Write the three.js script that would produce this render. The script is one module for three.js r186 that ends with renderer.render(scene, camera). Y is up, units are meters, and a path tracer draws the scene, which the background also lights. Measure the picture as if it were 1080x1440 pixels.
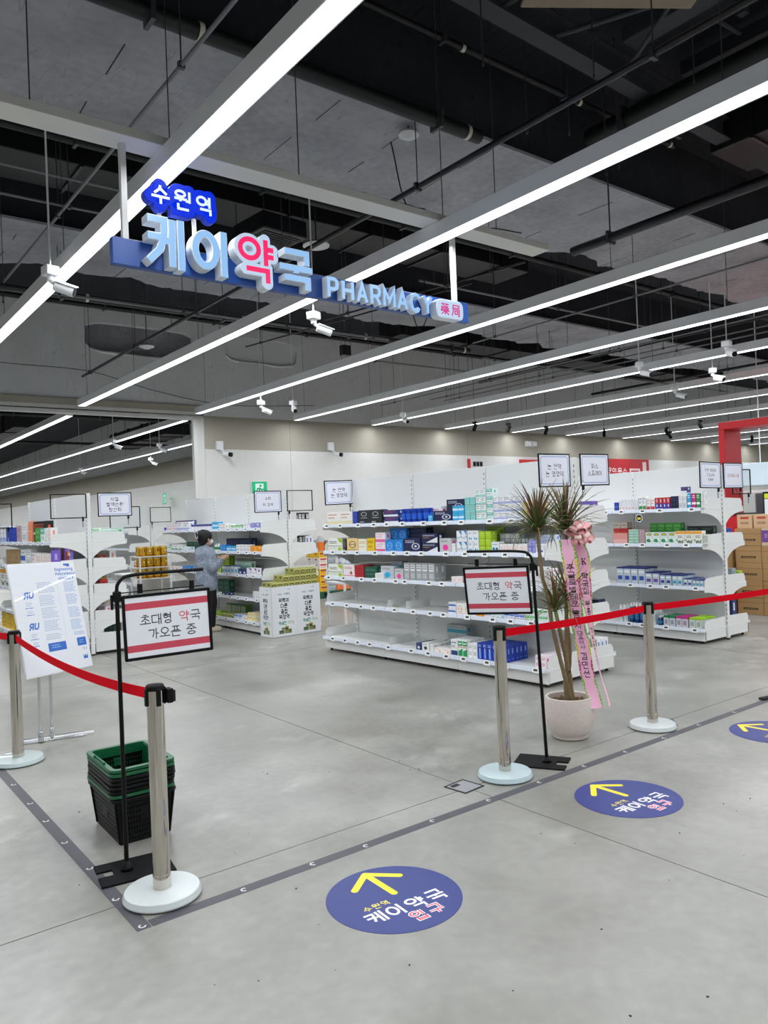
import * as THREE from 'three';
import { RoundedBoxGeometry } from 'three/addons/geometries/RoundedBoxGeometry.js';
import { mergeGeometries, mergeVertices } from 'three/addons/utils/BufferGeometryUtils.js';
import { MarchingCubes } from 'three/addons/objects/MarchingCubes.js';
import { ImprovedNoise } from 'three/addons/math/ImprovedNoise.js';
import { RectAreaLightUniformsLib } from 'three/addons/lights/RectAreaLightUniformsLib.js';

// ------------------------------------------------------------------ camera, lights, exposure
const scene = new THREE.Scene();
scene.background = new THREE.Color(0x000000);          // a closed hall: no sky is seen
const camera = new THREE.PerspectiveCamera(67.13, 1080 / 1440, 0.05, 120);
camera.position.set(0, 1.6, 0);
camera.rotation.order = 'YXZ';
camera.rotation.set(0.00740, -0.65596, -0.03959);      // looks 37.6 degrees right of -z, with the phone held a little askew
const renderer = new THREE.WebGLRenderer({ antialias: true });
renderer.toneMapping = THREE.LinearToneMapping;
renderer.toneMappingExposure = 1.0;
renderer.shadowMap.enabled = true;
RectAreaLightUniformsLib.init();
const LAMP = 25, LAMP_COLOR = 0xf6faff, LAMP_GLOW = 3.2;  // radiance of the strip lamps and what the eye sees of them
const LAMP_Y = 3.74;
// strip lamps: [x, nearest z, farthest z]; a ceiling grid of about 2.15 m that runs on behind the camera; the first two are unseen, added to light the left floor
const LAMPS = [
  [-2.5, 5.0, -13.8], [-0.35, 5.0, -13.8], [1.87, 5.0, -13.8], [4.055, 5.0, -13.75], [6.277, 5.0, -13.9], [8.58, 5.0, -14.08], [10.72, 5.0, -14.2],
  [12.99, 5.0, -14.22], [15.39, 5.0, -14.22], [17.63, 5.0, -14.22], [20.3, 5.0, -14.22], [22.9, 5.0, -14.22], [25.4, 5.0, -14.22], [28.0, 5.0, -14.22],
  [2.05, -15.0, -56.0], [4.2, -15.0, -56.0], [6.45, -14.9, -56.0], [8.45, -14.9, -56.0],
];
for (const [x, z0, z1] of LAMPS) {
  const l = new THREE.RectAreaLight(LAMP_COLOR, LAMP, 0.125, z0 - z1 - 0.02);
  l.position.set(x, LAMP_Y - 0.006, (z0 + z1) / 2);
  l.rotation.x = -Math.PI / 2;                           // faces the floor
  l.castShadow = true;
  scene.add(l);
}

// ------------------------------------------------------------------ helpers
let seed = 7;
const rnd = () => { seed = (seed * 1664525 + 1013904223) >>> 0; return seed / 4294967296; };
const rr = (a, b) => a + (b - a) * rnd();
const V = (x, y, z) => new THREE.Vector3(x, y, z);
const PI = Math.PI;
const taken = {};
const numbered = (n) => { const k = taken[n] = (taken[n] ?? -1) + 1; return k ? n + '_' + String(k).padStart(3, '0') : n; };
function flat(g) { const q = g.index ? g.toNonIndexed() : g; for (const k of Object.keys(q.attributes)) if (!['position', 'normal', 'uv'].includes(k)) q.deleteAttribute(k); if (!q.attributes.uv) q.setAttribute('uv', new THREE.BufferAttribute(new Float32Array(q.attributes.position.count * 2), 2)); return q; }
const merge = (list) => list.length === 1 ? list[0] : mergeGeometries(list.map(flat), false);
function place(g, x = 0, y = 0, z = 0, rx = 0, ry = 0, rz = 0) { return g.applyMatrix4(new THREE.Matrix4().makeRotationFromEuler(new THREE.Euler(rx, ry, rz, 'YXZ')).setPosition(x, y, z)); }
const box = (w, h, d, x = 0, y = 0, z = 0, rx = 0, ry = 0, rz = 0) => place(new THREE.BoxGeometry(w, h, d), x, y, z, rx, ry, rz);
const rbox = (w, h, d, r, x = 0, y = 0, z = 0, rx = 0, ry = 0, rz = 0) => place(new RoundedBoxGeometry(w, h, d, 2, r), x, y, z, rx, ry, rz);
const cyl = (r0, r1, h, n, x = 0, y = 0, z = 0, rx = 0, ry = 0, rz = 0) => place(new THREE.CylinderGeometry(r0, r1, h, n), x, y, z, rx, ry, rz);
function bar(a, b, r, n = 8, r2 = r) {                  // a round bar from a to b
  const d = b.clone().sub(a), g = new THREE.CylinderGeometry(r2, r, d.length(), n);
  return g.applyMatrix4(new THREE.Matrix4().compose(a.clone().add(b).multiplyScalar(0.5), new THREE.Quaternion().setFromUnitVectors(V(0, 1, 0), d.normalize()), V(1, 1, 1)));
}
const tube = (pts, r, n = 40, m = 8) => new THREE.TubeGeometry(new THREE.CatmullRomCurve3(pts), n, r, m, false);
const lathe = (pts, n = 40) => new THREE.LatheGeometry(pts.map(([x, y]) => new THREE.Vector2(x, y)), n);
function uvMetres(g) {                                    // texture coordinates in metres, from the side that each face looks to
  const q = g.index ? g.toNonIndexed() : g, p = q.attributes.position, n = q.attributes.normal, uv = new Float32Array(p.count * 2);
  for (let i = 0; i < p.count; i++) {
    const ax = Math.abs(n.getX(i)), ay = Math.abs(n.getY(i)), az = Math.abs(n.getZ(i));
    if (ay >= ax && ay >= az) { uv[2 * i] = p.getX(i); uv[2 * i + 1] = p.getZ(i); } else if (ax >= az) { uv[2 * i] = p.getZ(i); uv[2 * i + 1] = p.getY(i); } else { uv[2 * i] = p.getX(i); uv[2 * i + 1] = p.getY(i); }
  }
  q.setAttribute('uv', new THREE.BufferAttribute(uv, 2));
  return q;
}
function obj(name, geo, mat, parent = scene, pos) {       // one named mesh
  const m = new THREE.Mesh(Array.isArray(geo) ? merge(geo) : geo, mat);
  m.name = parent === scene ? numbered(name) : name; m.castShadow = m.receiveShadow = true;
  if (pos) m.position.set(...pos);
  parent.add(m); return m;
}
function tag(o, label, category, group) { o.userData = { label, category }; if (group) o.userData.group = group; return o; }
function thing(name, label, category, pos = [0, 0, 0], turn = 0, group) {
  const o = new THREE.Group(); o.name = numbered(name); scene.add(o); o.position.set(...pos); o.rotation.y = turn; return tag(o, label, category, group);
}
function part(name, parent, label) { const o = new THREE.Group(); o.name = name; parent.add(o); if (label) o.userData = { label }; return o; }
function struct(name, geo, mat, parent = scene) { const o = obj(name, geo, mat, parent); if (parent === scene) o.userData.kind = 'structure'; return o; }
function structGroup(name) { const o = new THREE.Group(); o.name = name; o.userData.kind = 'structure'; scene.add(o); return o; }
function copy(root, name, pos, turn, label, category, group) {
  const r = root.clone(); r.name = numbered(name); scene.add(r); r.position.set(...pos); r.rotation.y = turn; return tag(r, label, category, group);
}
function shapeOf(pts) { const s = new THREE.Shape(); pts.forEach(([x, y], i) => i ? s.lineTo(x, y) : s.moveTo(x, y)); s.closePath(); return s; }
const extrude = (s, depth, bevel = 0, curve = 8) => new THREE.ExtrudeGeometry(s, { depth, bevelEnabled: bevel > 0, bevelThickness: bevel, bevelSize: bevel, bevelOffset: -bevel, bevelSegments: 1, curveSegments: curve });
const S = (c, roughness = 0.6, extra = {}) => new THREE.MeshStandardMaterial({ color: c, roughness, ...extra });
const noise = new ImprovedNoise();
const canvasOf = (w, h) => { const c = document.createElement('canvas'); c.width = w; c.height = h; return [c, c.getContext('2d')]; };
function texOf(c, srgb = true, repeat) { const t = new THREE.CanvasTexture(c); if (srgb) t.colorSpace = THREE.SRGBColorSpace; if (repeat) { t.wrapS = t.wrapT = THREE.RepeatWrapping; } t.anisotropy = 8; return t; }
function dataTex(n, f, srgb = true) {                     // an n x n texture from f(u, v) -> [r, g, b] in 0..255
  const d = new Uint8Array(n * n * 4);
  for (let y = 0; y < n; y++) for (let x = 0; x < n; x++) { const c = f(x / n, y / n), i = (y * n + x) * 4; d[i] = c[0]; d[i + 1] = c[1]; d[i + 2] = c[2]; d[i + 3] = 255; }
  const t = new THREE.DataTexture(d, n, n); t.magFilter = THREE.LinearFilter; t.minFilter = THREE.LinearMipmapLinearFilter; t.generateMipmaps = true; t.wrapS = t.wrapT = THREE.RepeatWrapping; t.anisotropy = 8;
  if (srgb) t.colorSpace = THREE.SRGBColorSpace; t.needsUpdate = true; return t;
}
// tileable fractal noise on the unit square: a torus of period p cells, blended at the seams
function tileNoise(u, v, p, oct, z = 0) {
  let s = 0, a = 1, t = 0;
  for (let o = 0; o < oct; o++, a *= 0.5, p *= 2) {
    const n = (x, y) => noise.noise(x * p, y * p, z + o * 7.3);
    const wu = u, wv = v;
    s += a * (n(u, v) * (1 - wu) * (1 - wv) + n(u - 1, v) * wu * (1 - wv) + n(u, v - 1) * (1 - wu) * wv + n(u - 1, v - 1) * wu * wv) * 1.35; t += a;
  }
  return s / t;
}

// ------------------------------------------------------------------ Hangul drawn from strokes
// each letter: polylines in a unit square (y down); { o: [cx, cy, rx, ry] } is a ring
const JA = {
  'ㄱ': [[[0, 0], [1, 0], [0.92, 0.5], [0.72, 1]]], 'ㄴ': [[[0, 0], [0, 1], [1, 1]]], 'ㄷ': [[[1, 0], [0, 0], [0, 1], [1, 1]]],
  'ㄹ': [[[0, 0], [1, 0], [1, 0.5], [0, 0.5], [0, 1], [1, 1]]], 'ㅁ': [[[0, 0], [1, 0], [1, 1], [0, 1], [0, 0]]],
  'ㅂ': [[[0, 0], [0, 1], [1, 1], [1, 0]], [[0, 0.48], [1, 0.48]]], 'ㅅ': [[[0.5, 0], [0.42, 0.45], [0, 1]], [[0.5, 0.4], [1, 1]]],
  'ㅇ': [{ o: [0.5, 0.5, 0.5, 0.5] }], 'ㅈ': [[[0, 0], [1, 0]], [[0.5, 0], [0.42, 0.5], [0, 1]], [[0.5, 0.45], [1, 1]]],
  'ㅊ': [[[0.28, 0], [0.72, 0]], [[0, 0.28], [1, 0.28]], [[0.5, 0.28], [0.42, 0.65], [0, 1]], [[0.5, 0.6], [1, 1]]],
  'ㅋ': [[[0, 0], [1, 0], [0.92, 0.5], [0.6, 1]], [[0, 0.46], [0.92, 0.46]]], 'ㅌ': [[[1, 0], [0, 0], [0, 1], [1, 1]], [[0, 0.5], [0.95, 0.5]]],
  'ㅍ': [[[0, 0], [1, 0]], [[0, 1], [1, 1]], [[0.3, 0], [0.3, 1]], [[0.7, 0], [0.7, 1]]],
  'ㅎ': [[[0.25, 0], [0.75, 0]], [[0, 0.27], [1, 0.27]], { o: [0.5, 0.72, 0.36, 0.28] }],
};
const GIYEOK_LOW = [[[0, 0], [1, 0], [1, 1]]];
const INITIALS = 'ㄱ,ㄱㄱ,ㄴ,ㄷ,ㄷㄷ,ㄹ,ㅁ,ㅂ,ㅂㅂ,ㅅ,ㅅㅅ,ㅇ,ㅈ,ㅈㅈ,ㅊ,ㅋ,ㅌ,ㅍ,ㅎ'.split(',');
const FINALS = ',ㄱ,ㄱㄱ,ㄱㅅ,ㄴ,ㄴㅈ,ㄴㅎ,ㄷ,ㄹ,ㄹㄱ,ㄹㅁ,ㄹㅂ,ㄹㅅ,ㄹㅌ,ㄹㅍ,ㄹㅎ,ㅁ,ㅂ,ㅂㅅ,ㅅ,ㅅㅅ,ㅇ,ㅈ,ㅊ,ㅋ,ㅌ,ㅍ,ㅎ'.split(',');
// vowels as [horizontal part, vertical part]: o/yo above, u/yu below, eu bar; a, ya, eo, yeo, i with extra stem for ae, e
const VOWELS = [['', 'a'], ['', 'ae'], ['', 'ya'], ['', 'yae'], ['', 'eo'], ['', 'e'], ['', 'yeo'], ['', 'ye'], ['o', ''], ['o', 'a'], ['o', 'ae'], ['o', 'i'], ['yo', ''], ['u', ''], ['u', 'eo'], ['u', 'e'], ['u', 'i'], ['yu', ''], ['eu', ''], ['eu', 'i'], ['', 'i']];
function inBox(strokes, x0, y0, x1, y1) { return strokes.map((s) => s.o ? { o: [x0 + s.o[0] * (x1 - x0), y0 + s.o[1] * (y1 - y0), s.o[2] * (x1 - x0), s.o[3] * (y1 - y0)] } : s.map(([x, y]) => [x0 + x * (x1 - x0), y0 + y * (y1 - y0)])); }
function consonant(c, x0, y0, x1, y1, low) {
  if (c.length === 1) return inBox(low && c === 'ㄱ' ? GIYEOK_LOW : JA[c], x0, y0, x1, y1);
  const m = (x0 + x1) / 2, g = (x1 - x0) * 0.07;
  return [...consonant(c[0], x0, y0, m - g, y1, low), ...consonant(c[1], m + g, y0, x1, y1, low)];
}
function syllable(ch) {
  const k = ch.codePointAt(0) - 0xac00; if (k < 0 || k > 11171) return null;
  const ini = INITIALS[Math.floor(k / 588)], [hz, vt] = VOWELS[Math.floor((k % 588) / 28)], fin = FINALS[k % 28], out = [];
  const two = vt === 'ae' || vt === 'e' || vt === 'yae' || vt === 'ye', bot = fin ? 0.6 : 1.0;
  if (vt) {
    const vx = two ? 0.92 : hz ? 0.86 : 0.76, vx2 = 0.70, inner = two ? vx2 : vx;
    out.push([[vx, 0.0], [vx, bot]]);
    if (two) out.push([[vx2, 0.02], [vx2, bot]]);
    const m = bot * 0.5, e = bot * 0.14, left = vt.includes('eo') || vt === 'e' || vt === 'ye' ? true : false, ys = vt.startsWith('y') ? [m - e, m + e] : [m];
    if (vt !== 'i') for (const y of ys) {
      if (two) out.push(left ? [[vx2 - 0.17, y], [vx2, y]] : [[vx2, y], [vx, y]]);
      else out.push(left ? [[vx - 0.22, hz ? bot * 0.86 : y], [vx, hz ? bot * 0.86 : y]] : [[vx, y], [vx + 0.22, y]]);
    }
    const x1 = inner - (left && !hz ? 0.22 : two || hz ? 0.14 : 0.2);
    if (!hz) out.push(...consonant(ini, 0.04, fin ? 0.05 : 0.12, Math.min(x1 + (ini === 'ㅇ' ? 0.02 : 0), 0.56), fin ? 0.48 : 0.82));
  }
  if (hz) {
    const right = vt ? (two ? 0.6 : 0.7) : 1.0, cx = vt ? right * 0.47 : 0.5, up = hz === 'o' || hz === 'yo', down = hz === 'u' || hz === 'yu';
    const y = fin ? (down ? 0.45 : 0.55) : vt ? (down ? 0.62 : 0.78) : down ? 0.62 : 0.86, len = fin ? 0.13 : vt ? 0.2 : up ? 0.26 : 0.38;
    out.push([[0, y], [right, y]]);
    const dx = hz.startsWith('y') ? [-0.17, 0.17] : [0];
    if (up || down) for (const d of dx) out.push([[cx + d, y], [cx + d, up ? y - len : y + len]]);
    const top = 0.02, low = up ? y - len - (fin ? 0.0 : 0.0) : y - (fin ? 0.12 : 0.16);
    out.push(...consonant(ini, vt ? 0.08 : 0.16, top, vt ? right - 0.1 : 0.84, Math.max(low, top + 0.2), true));
  }
  if (fin) out.push(...consonant(fin, hz && !vt ? 0.14 : 0.2, 0.72, hz && !vt ? 0.86 : vt && two ? 0.92 : 0.8, 1.0, true));
  return out;
}
// strokes for a word: [{ s, x }] with an advance per letter of 1 + gap
function drawHangul(g, text, x, y, size, weight = 0.1, color = '#111', opt = {}) {
  const adv = size * (opt.advance ?? 1.12), wide = opt.wide ?? 1;
  g.save(); g.strokeStyle = color; g.fillStyle = color; g.lineWidth = size * weight; g.lineJoin = opt.round ? 'round' : 'miter'; g.lineCap = opt.round ? 'round' : 'butt';
  let cx = x, cy = y;
  for (const ch of text) {
    const s = syllable(ch);
    if (s) {
      for (const st of s) {
        g.beginPath();
        if (st.o) g.ellipse(cx + st.o[0] * size * wide, cy + st.o[1] * size, st.o[2] * size * wide, st.o[3] * size, 0, 0, 2 * PI);
        else st.forEach(([a, b], i) => i ? g.lineTo(cx + a * size * wide, cy + b * size) : g.moveTo(cx + a * size * wide, cy + b * size));
        g.stroke();
      }
    } else if (ch !== ' ') { g.font = 'bold ' + size * 1.25 + 'px sans-serif'; g.textAlign = 'left'; g.textBaseline = 'alphabetic'; g.fillText(ch, cx, cy + size * 0.97); }
    const step = ch === ' ' ? 0.5 : 1;
    if (opt.vertical) cy += size * (opt.advance ?? 1.25) * step; else cx += adv * wide * step;
  }
  g.restore();
}
const hangulWidth = (text, size, advance = 1.12) => { let n = 0; for (const c of text) n += c === ' ' ? 0.5 : 1; return size * (n * advance - (advance - 1)); };
function centreHangul(g, text, cx, y, size, weight, color, opt = {}) { drawHangul(g, text, cx - hangulWidth(text, size, opt.advance) / 2 * (opt.wide ?? 1), y, size, weight, color, opt); }
// the same strokes as solid letters: outlines of thick polylines, y up, letter height `size`
function strokeShape(pts, w) {                            // a polyline of width w with mitred corners as a closed outline
  const n = pts.length, closed = n > 2 && pts[0][0] === pts[n - 1][0] && pts[0][1] === pts[n - 1][1], L = [], R = [];
  const dir = (i, j) => { const x = pts[j][0] - pts[i][0], y = pts[j][1] - pts[i][1], l = Math.hypot(x, y) || 1; return [x / l, y / l]; };
  for (let i = 0; i < n; i++) {
    const a = i ? dir(i - 1, i) : closed ? dir(n - 2, n - 1) : dir(0, 1), b = i < n - 1 ? dir(i, i + 1) : closed ? dir(0, 1) : a;
    let tx = a[0] + b[0], ty = a[1] + b[1]; const l = Math.hypot(tx, ty) || 1; tx /= l; ty /= l;
    const k = w / 2 / Math.max(0.35, tx * a[0] + ty * a[1]);
    L.push([pts[i][0] - ty * k, pts[i][1] + tx * k]); R.push([pts[i][0] + ty * k, pts[i][1] - tx * k]);
  }
  if (closed) { const s = shapeOf(L.slice(0, -1)), h = new THREE.Path(); R.slice(0, -1).forEach(([x, y], i) => i ? h.lineTo(x, y) : h.moveTo(x, y)); const area = (q) => THREE.ShapeUtils.area(q.map(([x, y]) => new THREE.Vector2(x, y))); if (Math.abs(area(L)) > Math.abs(area(R))) { s.holes.push(h); return s; } const s2 = shapeOf(R.slice(0, -1)), h2 = new THREE.Path(); L.slice(0, -1).forEach(([x, y], i) => i ? h2.lineTo(x, y) : h2.moveTo(x, y)); s2.holes.push(h2); return s2; }
  return shapeOf([...L, ...R.reverse()]);
}
function letterSolid(strokes, sx, sy, w, depth, bevel = 0, round = false) {  // strokes in the unit square -> merged solid, origin at the letter's lower left
  return merge(strokes.map((s, i) => {
    let sh;
    if (s.o) { sh = new THREE.Shape(); sh.absellipse(s.o[0] * sx, (1 - s.o[1]) * sy, s.o[2] * sx + w / 2, s.o[3] * sy + w / 2, 0, 2 * PI, false); const h = new THREE.Path(); const a = s.o[2] * sx - w / 2, b = s.o[3] * sy - w / 2; if (a > 0.002 && b > 0.002) { h.absellipse(s.o[0] * sx, (1 - s.o[1]) * sy, a, b, 0, 2 * PI, true); sh.holes.push(h); } }
    else sh = strokeShape(s.map(([x, y]) => [x * sx, (1 - y) * sy]), w);
    const g = extrude(sh, depth + i * 0.0002, bevel, 24);
    if (!round || s.o) return g;
    return merge([g, ...s.map(([x, y]) => { const c = new THREE.Shape(); c.absarc(x * sx, (1 - y) * sy, w / 2, 0, 2 * PI, false); return extrude(c, depth + i * 0.0002 + 0.00005, bevel, 12); })]);
  }));
}

// ------------------------------------------------------------------ materials
const M = {
  white: S(0xe9eae8, 0.38), whitePanel: S(0xe4e6e5, 0.3), shadedPanel: S(0xdcdedd, 0.35), rail: S(0xdfe6f2, 0.25), slot: S(0x2a2b2d, 0.8), black: new THREE.MeshPhysicalMaterial({ color: 0x070708, roughness: 0.45, specularIntensity: 0.45 }), blackMatte: new THREE.MeshPhysicalMaterial({ color: 0x060607, roughness: 0.7, specularIntensity: 0.4 }),
  steel: S(0xd2ccc2, 0.07, { metalness: 1 }), chrome: S(0xe2e4e6, 0.08, { metalness: 1 }), discWhite: new THREE.MeshPhysicalMaterial({ color: 0xcfd6d5, roughness: 0.35, clearcoat: 0.5, clearcoatRoughness: 0.2 }),
  rubber: S(0x101010, 0.8), belt: S(0xc8061c, 0.62), lampBody: S(0xf0f1f4, 0.4), lampGlow: new THREE.MeshStandardMaterial({ color: 0xffffff, emissive: LAMP_COLOR, emissiveIntensity: LAMP_GLOW, roughness: 0.6 }),
  wire: S(0x55585c, 0.5, { metalness: 0.6 }), pipeDark: S(0x1b1c20, 0.32), pipeGrey: S(0x77797c, 0.4), duct: S(0x111215, 0.5), tape: S(0xd6d3c4, 0.7), camWhite: S(0xdfe1e2, 0.35),
  clear: new THREE.MeshPhysicalMaterial({ color: 0xffffff, roughness: 0.06, transmission: 1, thickness: 0, ior: 1.49 }),
  beige: S(0xb9b4a4, 0.8), red: S(0xc40d1c, 0.5), green: S(0x0a5a34, 0.35), darkPlastic: new THREE.MeshPhysicalMaterial({ color: 0x040505, roughness: 0.42, specularIntensity: 0.5 }), pot: null, frameBlack: new THREE.MeshPhysicalMaterial({ color: 0x08070c, roughness: 0.35, specularIntensity: 0.5 }),
};
// polished concrete: cloudy trowel mottling, fine aggregate specks and pale scuffs; 4.2 m a tile
const CONC = 1024;
const concrete = [];
for (let y = 0; y < CONC; y++) for (let x = 0; x < CONC; x++) {
  const u = x / CONC, v = y / CONC;
  concrete.push([tileNoise(u, v, 3, 4, 0), tileNoise(u, v, 9, 3, 5), tileNoise(u, v, 70, 2, 9)]);
}
const scuff = (u, v) => { const m = tileNoise(u, v, 5, 3, 77) * 1.2 - 0.1, f = tileNoise((u + v * 0.5) % 1, v, 24, 3, 83); return m > 0 && f > -0.05 ? Math.min(1, m * 3) * (f + 0.05) : 0; };   // pale, grainy trowel scuffs with ragged outlines
const concreteMap = dataTex(CONC, (u, v) => {
  const [a, b, c] = concrete[Math.round(v * CONC) * CONC + Math.round(u * CONC)];
  const k = Math.min(215, Math.max(90, 143 + a * 46 + b * 28 + c * 12 + scuff(u, v) * 60));
  return [k + 3, k + 2, k - 5 + a * 3];
});
const concreteRough = dataTex(CONC, (u, v) => { const [a, b, c] = concrete[Math.round(v * CONC) * CONC + Math.round(u * CONC)]; const k = Math.min(200, Math.max(60, 88 + a * 14 + b * 10 + c * 10)); return [k, k, k]; }, false);
for (const t of [concreteMap, concreteRough]) t.repeat.set(1 / 4.2, 1 / 4.2);
M.floor = S(0xffffff, 1, { map: concreteMap, roughnessMap: concreteRough });
M.joint = S(0x55544f, 0.9);
// ceiling: sprayed fireproofing, grey where bare and black where overpainted, with board-mark streaks along z
const sprayMap = (lo, hi, tint) => dataTex(512, (u, v) => {
  const a = tileNoise(u, v, 4, 4, 21), s = tileNoise(u * 1, v, 40, 2, 31), st = tileNoise((u * 6) % 1, v, 3, 2, 41);
  const crack = Math.abs(st) < 0.012 && a > -0.05 ? -14 : 0, k = lo + (hi - lo) * (0.5 + a * 0.9 + s * 0.35) + crack;
  return tint.map((q) => Math.min(255, Math.max(0, k + q)));
});
const grayMap = sprayMap(138, 178, [0, 1, 7]); grayMap.repeat.set(1 / 3, 1 / 3);
const blackMap = sprayMap(32, 50, [0, 2, 9]); blackMap.repeat.set(1 / 3, 1 / 3);
M.spray = S(0xffffff, 0.95, { map: grayMap }); M.sprayBlack = S(0xffffff, 0.9, { map: blackMap });
const wallGrain = dataTex(256, (u, v) => { const k = Math.min(255, 242 + tileNoise(u, v, 30, 2, 3) * 5 + tileNoise(u, v, 4, 2, 8) * 5); return [k, k, k]; }); wallGrain.repeat.set(1 / 1.5, 1 / 1.5);
M.wallWhite = S(0xe6e6e2, 0.7, { map: wallGrain }); M.wallBeige = S(0xb3ae9f, 0.8, { map: wallGrain });
const greyWallMap = sprayMap(206, 226, [-2, 0, 1]); greyWallMap.repeat.set(1 / 3, 1 / 3); M.wallGrey = S(0xffffff, 0.9, { map: greyWallMap });

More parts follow.
